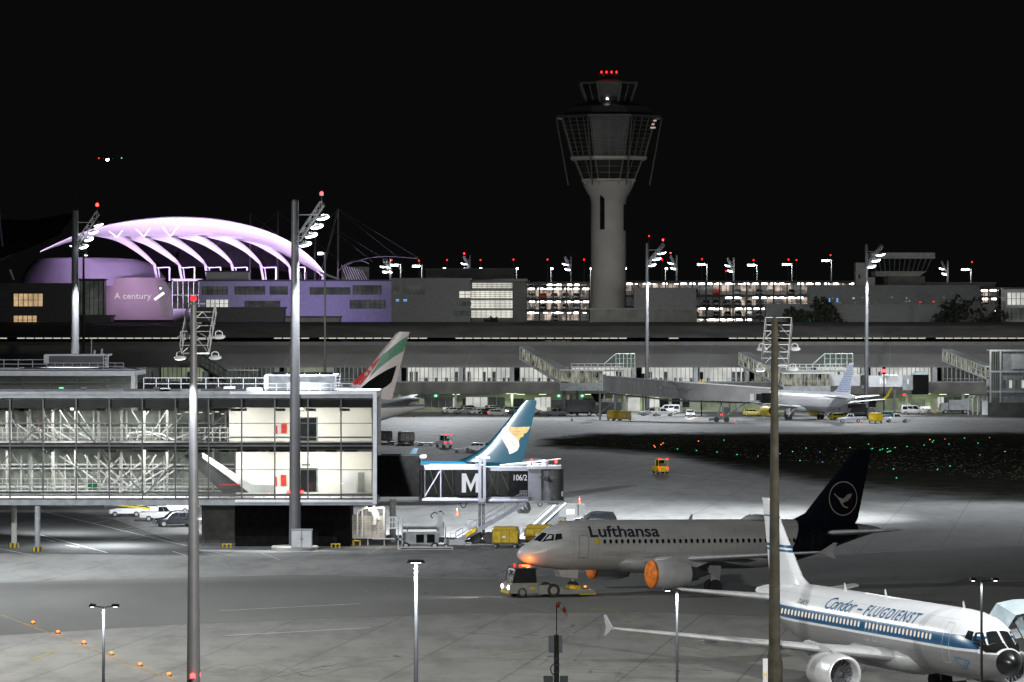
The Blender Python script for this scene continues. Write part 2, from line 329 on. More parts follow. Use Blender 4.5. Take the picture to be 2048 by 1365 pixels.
for i in range(14):
    cx,cy=rt.uniform(200,1900),rt.uniform(1110,1350); a_=rt.uniform(-.25,.1); P=[GP(cx+t*rt.uniform(26,60),cy+t*t*a_*2+t*rt.uniform(-4,3)) for t in range(7)]; wd=rt.uniform(.12,.3)
    P=[Vector(q) for q in spline([tuple(p) for p in P],3)]
    for off in (0,1.9):
        for p,q in zip(P[:-1],P[1:]):
            d=(q-p).normalized(); n_=Vector((-d.y,d.x,0)); a1,b1=p+n_*off,q+n_*off
            tyre.add([(*(a1+n_*wd/2)[:2],.0095),(*(b1+n_*wd/2)[:2],.0095),(*(b1-n_*wd/2)[:2],.0095),(*(a1-n_*wd/2)[:2],.0095)],[(0,1,2,3)])
o=tyre.build('apron_tyre_marks',flat_mat('tyre_mark',(.15,.15,.145),(.21,.21,.2),.5,(1,1,1))); o['kind']='structure'
# tall grass blades on the strip: scattered tufts, nobody could count them
gm=MB(); rg=random.Random(3)
for i in range(5200):
    py=rg.uniform(870,965); px=rg.uniform(1120,2060)
    if py>888+(px-1150)*.083: continue
    g=GP(px,py); a=rg.uniform(0,6.28); h_=rg.uniform(.05,.14); w_=rg.uniform(.1,.35)
    gm.add([g+Vector((-w_*math.cos(a),-w_*math.sin(a),.01)),g+Vector((w_*math.cos(a),w_*math.sin(a),.01)),g+Vector((rg.uniform(-.1,.1),0,h_))],[(0,1,2)])
tag(gm.build('grass_tufts',pm('dry_grass',(.05,.052,.036),1,0,.3,2,0)),'dark grass growing on the strip between the aprons','grass',None,'stuff')
# ground lights
def ground_light(mat,name,col):
    r=root(name,(0,0,0)); b=MB().lathe([(0.0,.16),(.03,.16),(.10,.10)],10,'z'); b.build('housing',M['dsteel'],r)
    MB().lathe([(.10,.10),(.17,.09),(.20,.02)],10,'z',cap=True).build('lamp_lens',mat,r); r['category']='ground light'; return Proto(r)
gl={k:ground_light(M[m],n,k) for k,m,n in (('orange','orl','stop_light'),('green','grl','taxiway_light'),('red','rdl','taxiway_light'),('blue','bluel','taxiway_light'))}
OL=[(66,1249),(116,1268),(168,1289),(223,1311),(280,1333),(338,1353)]
on=['farthest of the six amber apron lights, at the upper left end of the row','second amber apron light from the upper left end of the diagonal row','third amber apron light from the upper left, left of the low pole lamp','fourth amber apron light, just right of the low twin-arm pole lamp','fifth amber apron light, next to last before the big left mast','nearest amber apron light, touching the red glow beside the left mast']
for (x,y),l in zip(OL,on): gl['orange'].put(GP(x,y),0,l,'amber lights in a row on the apron').scale=(1.3,)*3
rg=random.Random(11)
spots=[(1308,893,'orange'),(1326,888,'orange'),(1322,891,'orange'),(1397,884,'orange'),(1448,882,'green'),(1310,896,'orange'),(1860,881,'orange'),(1867,883,'green'),(1865,886,'green'),(1890,880,'red'),(1898,890,'green'),(1929,878,'green'),(1956,888,'green'),(1979,877,'red'),(1848,892,'green'),(1814,895,'green'),(1790,897,'green'),(1775,899,'green'),(1700,897,'green'),
  (1737,890,'green'),(1775,906,'green'),(1778,905,'green'),(1781,904,'green'),(1760,902,'green'),(1765,900,'green'),(1745,899,'green'),(1787,940,'green'),(1793,958,'green'),(1612,898,'green'),(1640,906,'blue'),(1585,905,'green'),(1555,918,'blue'),(1560,909,'blue'),(1600,923,'green'),(1672,901,'blue'),(1355,900,'green'),(1393,903,'green'),(1434,906,'green'),(1474,911,'green'),(1516,914,'blue'),(1645,926,'blue'),(1900,934,'green'),(2010,905,'green'),(1960,912,'blue'),(1875,941,'green')]
cn={'green':'tiny green lights dotted over the dark grass strip','orange':'tiny amber lights at the left of the dark grass strip','red':'tiny red lights at the right of the dark grass strip','blue':'tiny blue lights dotted over the dark grass strip'}
for x,y,c in spots:
    o=gl[c].put(GP(x,y),0,{'green':'tiny green taxiway light on the dark grass strip','orange':'tiny amber taxiway light at the left end of the dark grass strip','red':'tiny red taxiway light at the right of the dark grass strip','blue':'tiny blue taxiway light on the dark grass strip'}[c],cn[c])
    o.scale=(.9,)*3
# ================= airliners (local: nose at x=0, tail towards +x, port side at -y) =================
def paint(name,base,rules,rough=.32,dirt=.1):
    """rules: (a,b,c,colour[,a2,b2,c2]) paints where a*x+b*z+c>0 (and a2*x+b2*z+c2>0)"""
    m,N,L,b=nodes(name); t=N.new('ShaderNodeTexCoord'); sp=N.new('ShaderNodeSeparateXYZ'); L.new(t.outputs['Object'],sp.inputs[0])
    def half(a,bb,c):
        v=N.new('ShaderNodeVectorMath'); v.operation='DOT_PRODUCT'; L.new(t.outputs['Object'],v.inputs[0]); v.inputs[1].default_value=(a,0,bb)
        g=N.new('ShaderNodeMath'); g.operation='GREATER_THAN'; L.new(v.outputs['Value'],g.inputs[0]); g.inputs[1].default_value=-c; return g.outputs[0]
    cur=None
    rg=N.new('ShaderNodeRGB'); rg.outputs[0].default_value=(*base,1); cur=rg.outputs[0]
    for r in rules:
        f=half(*r[:3])
        if len(r)>4:
            g=half(*r[4:7]); k=N.new('ShaderNodeMath'); k.operation='MULTIPLY'; L.new(f,k.inputs[0]); L.new(g,k.inputs[1]); f=k.outputs[0]
        mx=N.new('ShaderNodeMix'); mx.data_type='RGBA'; L.new(f,mx.inputs[0]); L.new(cur,mx.inputs[6]); mx.inputs[7].default_value=(*r[3],1); cur=mx.outputs[2]
    d=noise_mix(N,L,(1-dirt,)*3,(1,1,1),.9,5,.6,(.35,1,1.6)); mu=N.new('ShaderNodeMix'); mu.data_type='RGBA'; mu.blend_type='MULTIPLY'; mu.inputs[0].default_value=1
    L.new(cur,mu.inputs[6]); L.new(d,mu.inputs[7])
    fr=N.new('ShaderNodeMath'); fr.operation='MODULO'; fr.inputs[1].default_value=2.13; L.new(sp.outputs[0],fr.inputs[0])   # skin panel joints
    ls=N.new('ShaderNodeMath'); ls.operation='LESS_THAN'; ls.inputs[1].default_value=.035; L.new(fr.outputs[0],ls.inputs[0])
    fz=N.new('ShaderNodeMath'); fz.operation='MODULO'; fz.inputs[1].default_value=1.07; L.new(sp.outputs[2],fz.inputs[0])
    lz=N.new('ShaderNodeMath'); lz.operation='LESS_THAN'; lz.inputs[1].default_value=.02; L.new(fz.outputs[0],lz.inputs[0])
    mxx=N.new('ShaderNodeMath'); mxx.operation='MAXIMUM'; L.new(ls.outputs[0],mxx.inputs[0]); L.new(lz.outputs[0],mxx.inputs[1])
    jm=N.new('ShaderNodeMix'); jm.data_type='RGBA'; jm.blend_type='MULTIPLY'; jm.inputs[7].default_value=(.72,.72,.73,1); L.new(mxx.outputs[0],jm.inputs[0]); L.new(mu.outputs[2],jm.inputs[6])
    L.new(jm.outputs[2],b.inputs['Base Color']); b.inputs['Roughness'].default_value=rough; return m
NOSE=[(0,-.75,-.75,0.01),(.08,-.5,-1.0,.22),(.25,-.28,-1.18,.44),(.5,-.08,-1.34,.66),(1.0,.2,-1.55,.98),(1.5,.47,-1.68,1.2),(1.95,.82,-1.77,1.38),(2.45,1.24,-1.85,1.54),(3.1,1.6,-1.92,1.7),(4.0,1.86,-1.97,1.87),(5.2,2.02,-2.05,1.96),(6.4,2.07,-2.07,1.98)]
TAIL=[(12.5,2.07,-2.07,1.98),(10.5,2.07,-1.95,1.95),(8.5,2.05,-1.55,1.82),(6.5,2.0,-1.0,1.55),(4.5,1.9,-.35,1.2),(2.8,1.75,.2,.82),(1.3,1.55,.65,.48),(.3,1.38,.9,.27),(0,1.25,1.0,.14)]
class Plane:
    def __init__(s,name,loc,yaw,L,k,zc,fin,label,pitch=0,nose=1.0):
        s.L=L; s.k=k; s.zc=zc; s.fin=fin
        s.S=[(x*k*nose,t*k,b*k,w_*k) for x,t,b,w_ in NOSE]+[(L-x*k,t*k,b*k,w_*k) for x,t,b,w_ in TAIL]
        s.r=root(name,loc,R(yaw),label,'airliner'); s.r.rotation_euler.y=R(pitch)
    def at(s,x):
        S=s.S
        if x<=S[0][0]: a=S[0]; return (a[1]+a[2])/2,(a[1]-a[2])/2+.001,a[3]
        for i in range(len(S)-1):
            if S[i+1][0]>=x:
                a,b=S[i],S[i+1]; t=(x-a[0])/(b[0]-a[0]); T,B,W=[a[j]+(b[j]-a[j])*t for j in (1,2,3)]; return (T+B)/2,(T-B)/2+.001,W
        a=S[-1]; return (a[1]+a[2])/2,(a[1]-a[2])/2,a[3]
    def ang(s,x,th,side,off=.014):
        c,h,w_=s.at(x); return (x,side*(w_*math.cos(th)+off*math.cos(th)),s.zc+c+h*math.sin(th)+off*math.sin(th))
    def arc(s,side,off=.014):          # v = arc length above the widest line
        def f(u,v):
            c,h,w_=s.at(u); k=2.03*s.k; return s.ang(u,v/k,side,off)
        return f
    def finy(s,x,z):
        F_=s.fin
        for i in range(len(F_)-1):
            if F_[i+1][0]>=z:
                a,b=F_[i],F_[i+1]; t=max(0,(z-a[0])/(b[0]-a[0])); le=a[1]+(b[1]-a[1])*t; te=a[2]+(b[2]-a[2])*t; break
        else: le,te=F_[-1][1:3]
        return s.th((x-le)/(te-le))*(te-le)*1.2
    @staticmethod
    def th(u):
        u=min(1,max(0,u)); return .10*5*(.2969*u**.5-.126*u-.3516*u*u+.2843*u**3-.1015*u**4)+.0015
    def finmap(s,side,off=.02): return lambda u,v:(u,side*(s.finy(u,v)+off),v)
    def foil(s,secs,vert=False,tc=.12):
        U=[1,.85,.6,.35,.18,.07,.02,0]
        R_=[]
        for q in secs:
            y,le,te=q[:3]; z=q[3] if len(q)>3 else 0
            c=te-le; up=[(le+u*c, s.th(u)*c*tc/.1) for u in U]; lo=[(x,-t) for x,t in up[::-1]]
            R_.append([((x,t,y) if vert else (x,y,z+t)) for x,t in up+lo])
        return R_
    def body(s,mat,mfin,mwing,eng,wing,stab,window_mat=None,wins=None,sides=(-1,1)):
        n=40; rings=[]
        xs=sorted(set([a[0] for a in s.S]+[s.S[i][0]*.5+s.S[i+1][0]*.5 for i in range(len(s.S)-1)]+[s.S[11][0]+(s.S[12][0]-s.S[11][0])*i/6 for i in range(1,6)]))
        for x in xs:
            c,h,w_=s.at(x); rings.append([(x,w_*math.cos(2*math.pi*i/n),s.zc+c+h*math.sin(2*math.pi*i/n)) for i in range(n)])
        MB().ring(rings).build('fuselage',mat,s.r,True)
        # belly fairing
        x0,x1=wing['fair']; k=s.k
        fr=[[(x,w_*k*math.cos(2*math.pi*i/20),s.zc+(-1.35+h*math.sin(2*math.pi*i/20))*k) for i in range(20)] for x,w_,h in ((x0,1.0,.3),(x0+1.2,1.8,.8),(x0+2.5,2.1,1.0),(x1-2.5,2.1,1.0),(x1-1,1.6,.75),(x1,.8,.3))]
        MB().ring(fr).build('belly_fairing',mwing,s.r,True)
        MB().ring(s.foil(s.fin,True)).build('tail_fin',mfin,s.r,True)
        for sd in (-1,1):
            MB().ring(s.foil([(sd*y,a,b,z) for y,a,b,z in wing['secs']])).build('wing',mwing,s.r,True)
            MB().ring(s.foil([(sd*y,a,b,z) for y,a,b,z in stab])).build('tailplane',mwing,s.r,True)
            y,a,b,z=wing['secs'][-1]
            if wing.get('tip')=='fence':
                MB().prism([(a+.3,z),(b+.25,z+.75),(b+.55,z+.72),(b+.12,z),(b+.45,z-.55),(b+.2,z-.55)],'y',sd*y-.03,sd*y+.03).build('wing_fence',mwing,s.r)
            elif wing.get('tip')=='shark':
                MB().ring([[(a,sd*y,z),(a+.6,sd*y,z+.06),(b,sd*y,z),(a+.6,sd*y,z-.06)],[(a+.8,sd*(y+.45),z+.7),(a+1.2,sd*(y+.4),z+.7),(b+.7,sd*(y+.42),z+.7),(a+1.2,sd*(y+.5),z+.7)],[(a+2.1,sd*(y+.75),z+2.4),(a+2.3,sd*(y+.72),z+2.4),(a+2.7,sd*(y+.74),z+2.4),(a+2.3,sd*(y+.78),z+2.4)]]).build('winglet',wing['tipmat'],s.r,True)
            # flap track fairings
            for fy in (.42,.66):
                Y=y*fy; q=wing['secs']; j=next(i for i in range(len(q)-1) if q[i+1][0]>=Y); t=(Y-q[j][0])/(q[j+1][0]-q[j][0]); xe=q[j][2]+(q[j+1][2]-q[j][2])*t; zz=q[j][3]+(q[j+1][3]-q[j][3])*t
                MB().ring([[(xe+dx,sd*Y+r_*math.cos(i),zz-.25+r_*math.sin(i)) for i in (0,1.05,2.1,3.14,4.2,5.2)] for dx,r_ in ((-2.2*k,.05),(-1.2*k,.2),(0,.2),(1.0*k,.04))]).build('flap_fairing',mwing,s.r,True)
            ex,ey,ez,er,el=eng['pos']; c=(ex,sd*ey,ez)
            nc=MB().lathe([(.12,er*.80),(0,er*.86),(.03,er*.92),(.15,er*.98),(el*.3,er*1.06),(el*.6,er*1.03),(el*.82,er*.88),(el*.83,er*.78)],28,'x',c)
            no=nc.build('engine_cowling',eng['mat'],s.r,True)
            MB().lathe([(.12,er*.80),(.5,er*.77),(1.0,er*.78)],28,'x',c).build('inlet_duct',M['silver'],no,True)
            fb=MB(); 
            for i in range(18):
                a=2*math.pi*i/18; p0=(ex+.95,sd*ey+.25*er*math.cos(a),ez+.25*er*math.sin(a)); 
                q=[(ex+.85,sd*ey+r_*er*math.cos(a+o_),ez+r_*er*math.sin(a+o_)) for r_,o_ in ((.25,-.1),(.77,-.02),(.77,.13),(.25,.25))]
                q2=[(x+.1,y_,z_) for x,y_,z_ in q]; fb.ring([q,q2])
            fb.lathe([(1.0,.02),(1.01,er*.78)],28,'x',c); fb.build('fan',M['fan'],no)
            MB().lathe([(.45,.01),(.6,er*.12),(.95,er*.27)],16,'x',c).build('spinner',M['dgrey'],no,True)
            MB().lathe([(el*.75,er*.7),(el*.98,er*.5),(el*1.05,er*.47),(el*1.04,er*.34),(el*1.15,er*.25),(el*1.35,.02)],20,'x',c).build('exhaust_cone',M['dsteel'],no,True)
            MB().prism([(ex+el*.15,ez+er*.85),(ex+el*.5,ez+er*1.28),(ex+el*1.3,ez+er*1.45),(ex+el*1.5,ez+er*1.1),(ex+el*.95,ez+er*.4)],'y',sd*ey-.14,sd*ey+.14).build('engine_pylon',mwing,s.r)
            if eng.get('cover'):
                MB().lathe([(-.10,.02),(-.08,er*.7),(-.02,er*.93),(.06,er*1.0),(.25,er*1.0)],28,'x',c).build('engine_cover',M['orange'],no,True)
            # main gear
            gx,gy=wing['gear']; g=MB().tube((gx,sd*gy*.9,s.zc-1.0*k),(gx,sd*gy,.55*k),.13*k,.10*k,8); g.tube((gx+.1,sd*gy*.55,s.zc-1.2*k),(gx,sd*gy,1.0*k),.07*k)
            go=g.build('main_gear',M['lgrey'],s.r,True)
            for w_ in (-.42,.42):
                MB().lathe([(-.19*k,.25*k),(-.19*k,.5*k),(-.12*k,.57*k),(.12*k,.57*k),(.19*k,.5*k),(.19*k,.25*k)],20,'y',(gx,sd*gy+w_*k,.57*k),True).build('wheel',M['rubber'],go,True)
            MB().prism([(gx-.5,s.zc-1.5*k),(gx+.6,s.zc-1.5*k),(gx+.45,1.0*k),(gx-.35,1.0*k)],'y',sd*(gy+.25)-.03,sd*(gy+.25)+.03).build('gear_door',mwing,go)
        nx=wing['nose_gear']; lift=wing.get('nlift',0)
        go=MB().tube((nx-.1,0,s.zc-1.8*k),(nx,0,.45*k+lift),.1*k,.08*k).tube((nx-.9,0,s.zc-1.85*k),(nx,0,1.1*k+lift),.05).build('nose_gear',M['lgrey'],s.r,True)
        for w_ in (-.26,.26): MB().lathe([(-.11*k,.18*k),(-.11*k,.36*k),(0,.39*k),(.11*k,.36*k),(.11*k,.18*k)],16,'y',(nx,w_*k,.39*k+lift),True).build('wheel',M['rubber'],go,True)
        for w_ in (-.45,.45): MB().prism([(nx-1.6,s.zc-2.0*k),(nx+.3,s.zc-2.0*k),(nx+.2,s.zc-2.75*k),(nx-1.3,s.zc-2.6*k)],'y',w_-.02,w_+.02).build('gear_door',mat,go)
        # antennas on the crown
        for ax in (.17,.46,.62):
            x=L_=s.L*ax; c,h,_=s.at(x); z=s.zc+c+h
            MB().ring([[(x,0,z-.05),(x+.2,.03,z-.05),(x+.42,0,z-.05),(x+.2,-.03,z-.05)],[(x+.28,0,z+.42),(x+.36,.012,z+.42),(x+.46,0,z+.42),(x+.36,-.012,z+.42)]]).build('antenna',mat,s.r)
        for sd in sides:
            for nm,P in (('windshield',[(1.38,86),(2.2,87),(2.32,62),(1.66,48)]),('cockpit_window',[(1.74,44),(2.4,57),(2.78,45),(2.6,27)]),('cockpit_window',[(2.7,26),(2.9,44),(3.35,40),(3.3,24)])):
                decal(nm,[[(x*k,a) for x,a in P]],lambda u,v,sd=sd:s.ang(u,R(v),sd,.02),M['dglass'],s.r,8)
        if wins:
            x0,x1,step,v,gaps=wins; proto={}
            x=x0; 
            while x<x1:
                if not any(a<x<b for a,b in gaps):
                    for sd in sides:
                        if sd not in proto:
                            o=decal('cabin_window',[rrect(x0,v,.25*k,.36*k,.11*k)],s.arc(sd,.018),window_mat,s.r,.5); proto[sd]=o
                        if x>x0:
                            o=proto[sd].copy(); COL.objects.link(o); o.location.x=x-x0
                x+=step
    def door(s,x,w_,v0,v1,side,mat,t=.05):
        P=rrect(x,(v0+v1)/2,w_,v1-v0,.14); decal('cabin_door',outline(P,t),s.arc(side,.016),mat,s.r,.6)
A320_W=lambda dx:dict(secs=[(0,10.9+dx,18.6+dx,2.45),(1.9,11.9+dx,18.7+dx,2.6),(6.4,14.5+dx,18.75+dx,3.05),(11.5,17.2+dx,20.1+dx,3.55),(16.6,19.9+dx,21.5+dx,4.05),(16.95,20.3+dx,21.6+dx,4.1)],fair=(9.6+dx,21.0+dx),gear=(17.7+dx,3.8),nose_gear=5.07,tip='fence')
def A320_STAB(L): return [(.3,L-6.3,L-2.0,4.75),(1.2,L-5.8,L-1.75,4.8),(6.1,L-2.85,L-1.1,5.25),(6.22,L-2.5,L-1.05,5.27)]
def A320_FIN(d): return [(5.4,23.6+d,31.4+d),(5.95,25.6+d,31.7+d),(6.4,26.6+d,31.8+d),(11.6,31.1+d,32.9+d),(11.88,31.6+d,33.05+d)]
NAVY=(.004,.0055,.010); WHITE=(.42,.42,.42)
# --- narrow-body being pushed back, navy tail (bird in a ring) ---
nose=WP(1033,1112,24.4)
LH=Plane('airliner',(nose.x,nose.y,.28),24,33.84,1,3.85,A320_FIN(0),'white narrow-body airliner with dark navy tail being towed across the apron',1.0)
lw=A320_W(-1.6); lw['nlift']=.12; lw['gear']=(16.1,3.8)
mL=paint('livery_white_navy',WHITE,[(1,-.45,-22.9,NAVY),(1,0,-31.4,(.3,.3,.31))],.35,.2)  # paler tail cone: light on it put into the paint
mLf=paint('fin_navy',NAVY,[],.3); mLw=pm('wing_grey_paint',(.33,.34,.35),.4,0,.12)
LH.body(mL,mLf,mLw,dict(pos=(9.35,5.75,1.75,1.12,4.1),mat=pm('engine_white',(.42,.42,.43),.35,0,.08),cover=True),lw,A320_STAB(33.84),M['dglass'],(7.0,25.2,.533,.37,[(15.1,15.3)]),(-1,))
P=LH.arc(-1)
decal('airline_title',text_polys('Lufthansa',6.35,1.12,0,.018),lambda u,v:P(5.75+u,.72+v),pm('navy_lettering',(.01,.015,.03),.5),LH.r,.3)
decal('registration',text_polys('D-AIBF',1.3,.3),lambda u,v:P(21.9+u,-.55+v),M['teal'],LH.r,.3)
for x in (5.15,26.9): LH.door(x,.82,-1.0,.95,-1,M['dgrey'],.03)
LH.door(14.0,.55,-.3,.75,-1,M['grey'],.03)
decal('door_marking',[rrect(6.35,.37,.3,.5,.05)],P,M['dyellow'],LH.r)
for i,(a,b) in enumerate(((6.9,8.9),(9.1,10.4),(6.8,9.4),(4.7,5.6))):
    decal('small_lettering',[rrect((a+b)/2,-.5-.22*(i//2 if i<3 else 2),b-a,.05,.02)],P,M['grey'],LH.r,.4)
c=(30.15,7.65); fm=LH.finmap(-1); fm2=LH.finmap(1); mlogo=pm('logo_pale',(.30,.27,.24),.4)
ringp=stroke([(c[0]+1.38*math.cos(2*math.pi*i/40),c[1]+1.42*math.sin(2*math.pi*i/40)) for i in range(41)],.085)
crane=[[(-.95,.55),(-.55,.2),(-.1,.02),(.1,.12),(.45,.42),(.98,.52),(.75,.35),(.95,.32),(.7,.18),(.85,.1),(.5,-.02),(.62,-.1),(.3,-.2),(.12,-.3),(-.05,-.42),(.15,-.62),(.55,-.75),(.5,-.82),(.05,-.72),(-.25,-.42),(-.42,-.12),(-.62,.12),(-.98,.44)]]
crane=[[(c[0]+u*.95,c[1]+v*.95-.05) for u,v in crane[0]]]
for f_ in (fm,fm2):
    decal('tail_emblem_ring',ringp,f_,mlogo,LH.r,.6); decal('tail_emblem_bird',crane,f_,mlogo,LH.r,.5)
# nose beacon underside and hump
z=LH.zc+2.05; MB().ring([[(20.6+dx,w_*math.cos(a),z+h_*math.sin(a)) for a in [math.pi*i/8 for i in range(9)]] for dx,w_,h_ in ((0,.2,.02),(.6,.6,.35),(1.4,.7,.45),(2.4,.6,.35),(3.0,.2,.02))],True).build('antenna_dome',mL,LH.r,True)
# --- retro narrow-body at the lower right, nose towards us ---
nose=WP(2030,1333,34.5)
nose_co=nose
CO=Plane('airliner',(nose.x,nose.y,0),110,37.57,1,3.8,[(5.4+(z-5.4)*.885,a,b) for z,a,b in A320_FIN(3.73)],'white retro airliner with blue window stripe and black nose cone, at the lower right')
BL=(.004,.075,.18); GY=(.19,.195,.2)  # grey belly paint, darkened to hold its shade
z0=CO.zc
mC=paint('livery_retro_blue_stripe',(.66,.68,.72),[(0,1,-z0,BL,0,-1,z0+.75),(0,-1,z0-.16,GY),(-1,0,2.05,(.66,.68,.72),0,1,-z0+.22),(-1,0,.78,(.012,.012,.014))],.28,.06)
mCf=paint('fin_retro',(.62,.64,.68),[(0,1,-7.75,BL,0,-1,7.9),(0,1,-8.02,BL,0,-1,8.2),(0,1,-9.95,BL,0,-1,10.05)],.3,.05)
wC=A320_W(0)
CO.body(mC,mCf,mLw,dict(pos=(11.0,5.75,1.72,1.15,4.3),mat=M['silver']),wC,A320_STAB(37.57),em('lit_cabin_window',(1,.88,.72),.85),(7.2,30.6,.533,.40,[(15.4,15.6),(16.6,16.8)]),(-1,1))
Pc=CO.arc(1,.018); mtx=pm('blue_lettering',(.01,.09,.2),.5)
def rev(x0): return lambda u,v:Pc(x0-u,v)
decal('airline_title',text_polys('Condor',4.4,.95,.45,.004,.9),lambda u,v:Pc(23.0-u,.98+v),mtx,CO.r,.3)
decal('title_dash',[[(0,0),(.7,0),(.75,.12),(.05,.12)]],lambda u,v:Pc(18.3-u,1.25+v),mtx,CO.r,.3)
decal('airline_title',text_polys('FLUGDIENST',7.7,.80,.4,.02,1.25),lambda u,v:Pc(17.2-u,.96+v),mtx,CO.r,.3)
decal('registration',text_polys('D-AICH',1.55,.36,.2),lambda u,v:Pc(27.2-u,.98+v),M['dgrey'],CO.r,.3)
for x in (5.2,31.6): CO.door(x,.85,-1.0,1.55,1,M['lgrey'],.04)
for x in (15.0,16.1): CO.door(x,.55,-.5,1.0,1,M['lgrey'],.04)
decal('nose_emblem',stroke([(4.15,-.55),(3.1,-.62),(3.75,-1.35),(4.15,-.55)],.09)+stroke([(3.1,-.62),(2.75,-.6),(3.6,-1.42)],.1),Pc,M['blue'],CO.r,.4)
for sd in (-1,1): decal('antiglare_panel',[[(.95,40),(.88,88),(1.36,88),(1.66,46),(2.6,24),(2.2,21),(1.5,26)]],lambda u,v,sd=sd:CO.ang(u,R(v),sd,.015),M['black'],CO.r,8)
# --- blue-green tail behind the jet bridge ---
FN7=[(4.9,28.0,36.7),(5.5,29.6,36.9),(6.2,31.1,37.1),(7.3,32.7,37.4),(9.9,34.9,38.0),(12.2,36.8,38.5),(12.5,37.2,38.5)]
TEAL=(.0,.026,.042)
tl=WP(1090,800,17.0)
OM=Plane('airliner',(tl.x-39.5,tl.y,0),0,39.5,.97,3.35,FN7,'airliner with blue-green tail and white and gold swoosh, behind the jet bridge')
mO=paint('livery_teal',(.5,.5,.5),[(1,1.2,-33.5,TEAL),(1,1.5,-30.5,(.40,.33,.20),-1,-1.5,31.3),(1,1.5,-32.6,(.02,.2,.36),-1,-1.2,36.4)],.35)
wO=A320_W(1.2); wO['tip']='shark'; wO['tipmat']=M['teal']; wO['secs']=[(y,a,b,z-.25) for y,a,b,z in wO['secs']]; wO['gear']=(19,2.9)
OM.body(mO,paint('fin_teal',TEAL,[],.3),mLw,dict(pos=(12.6,4.9,1.45,1.0,3.9),mat=M['teal']),wO,[(.3,33.5,37.6,4.6),(7.0,37.2,39.2,5.3),(7.15,37.5,39.2,5.32)],M['dglass'],(8,31,.53,.35,[]),(-1,))
def zm(px,py,zx,zy,sc_,s,x_ref,L):   # zoomed drawing point -> fin plane
    X=zx+px/sc_; Y=zy+py/sc_; return ((X-x_ref)/s+L,H-(Y-HZ)/s)
fo=OM.finmap(-1)
Z=lambda L_:[[zm(a,b,750,700,4.096,17.0,1090,39.5) for a,b in L_]]
decal('tail_swoosh_white',Z([(1032,690),(1040,655),(1062,632),(1098,625),(1094,650),(1110,680),(1150,712),(1178,750),(1184,790),(1165,825),(1130,845),(1102,855),(1090,815),(1062,765),(1042,730)]),fo,pm('swoosh_white',(.30,.25,.22),.5),OM.r,.4)
decal('tail_swoosh_gold',Z([(1101,628),(1150,634),(1270,631),(1258,655),(1240,680),(1218,688),(1215,712),(1195,716),(1177,746),(1150,710),(1112,680),(1097,650)]),fo,pm('swoosh_gold',(.27,.145,.03),.5),OM.r,.4)
for pts in ([(1045,640),(1062,690),(1120,750),(1150,800)],[(1110,665),(1180,670),(1250,655)],[(1130,690),(1180,690),(1225,683)]):
    decal('swoosh_line',[[zm(a,b,750,700,4.096,17.0,1090,39.5) for a,b in q] for q in stroke(spline(pts,4),4)],OM.finmap(-1,.03),M['dgrey'],OM.r)
# --- wide-body with the striped red, green, white and black tail ---
FN77=[(8.2,60.3,68.5),(9.6,61.7,68.9),(19.0,69.2,71.3),(19.3,69.7,71.5)]
t2=WP(850,700,12.5)
EK=Plane('airliner',(t2.x-73.9,t2.y,0),0,73.9,1.55,5.6,FN77,'wide-body airliner with red, green, white and black striped tail behind the glass finger')
wE=dict(secs=[(0,21,38,4.2),(3,23,38,4.5),(10,29,39,5.2),(20,36.5,43,6.2),(31,44.5,47.5,7.4),(32.3,46.5,48,7.5)],fair=(19,42),gear=(36,5.5),nose_gear=5.9)
EK.body(paint('livery_cream',(.5,.47,.44),[],.4),paint('fin_cream',(.55,.46,.42),[],.35),mLw,dict(pos=(24.5,9.6,2.7,1.75,6.2),mat=M['white']),wE,[(.5,63.0,70.2,7.3),(10.6,71.3,73.5,8.9),(10.8,71.8,73.5,8.9)],M['dglass'],(10,60,.533,.6,[]),(-1,))
fe=EK.finmap(-1); Z=lambda L_:[[zm(a,b,700,640,2.968,12.5,850,73.9) for a,b in L_]]
decal('tail_stripe_red',Z([(4,388),(12,372),(186,214),(160,262),(122,318),(82,368),(60,392)]),fe,pm('stripe_red',(.55,.02,.02),.45),EK.r,.8)
decal('tail_stripe_green',Z([(188,212),(250,162),(300,122),(346,96),(332,150),(318,186),(262,220),(205,262),(160,300),(112,348),(128,316),(162,264)]),fe,pm('stripe_green',(.01,.15,.05),.45),EK.r,.8)
decal('tail_stripe_black',Z([(66,404),(110,366),(170,326),(230,292),(277,272),(262,325),(246,372),(215,396),(180,417),(120,420),(85,414)]),fe,M['black'],EK.r,.8)
# --- narrow-body at the far gate, dotted blue fin and yellow engines ---
t3=WP(1712,800,10.0)
yv=-63; nx_=(t3.x-37.57*math.cos(R(yv)),t3.y-37.57*math.sin(R(yv)))
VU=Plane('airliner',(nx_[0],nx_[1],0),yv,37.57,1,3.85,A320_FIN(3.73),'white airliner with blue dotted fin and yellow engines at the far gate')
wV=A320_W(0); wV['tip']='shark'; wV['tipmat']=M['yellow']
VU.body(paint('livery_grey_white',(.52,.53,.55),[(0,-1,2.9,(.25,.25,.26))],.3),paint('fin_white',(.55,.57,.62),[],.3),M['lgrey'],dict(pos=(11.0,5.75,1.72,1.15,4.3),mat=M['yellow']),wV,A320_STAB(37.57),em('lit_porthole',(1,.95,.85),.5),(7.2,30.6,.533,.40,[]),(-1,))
dots=[]
for j in range(13):
    z=6.1+j*.43; 
    for i in range(14):
        x=28.9+(z-6)*.9+i*.44+(j%2)*.22
        le=30.33+(z-6.4)*.865; te=35.5+(z-6.4)*.22
        if le+.15<x<te-.1: dots.append([(x+.17*math.cos(a),z+.17*math.sin(a)) for a in [math.pi*k/3 for k in range(6)]])
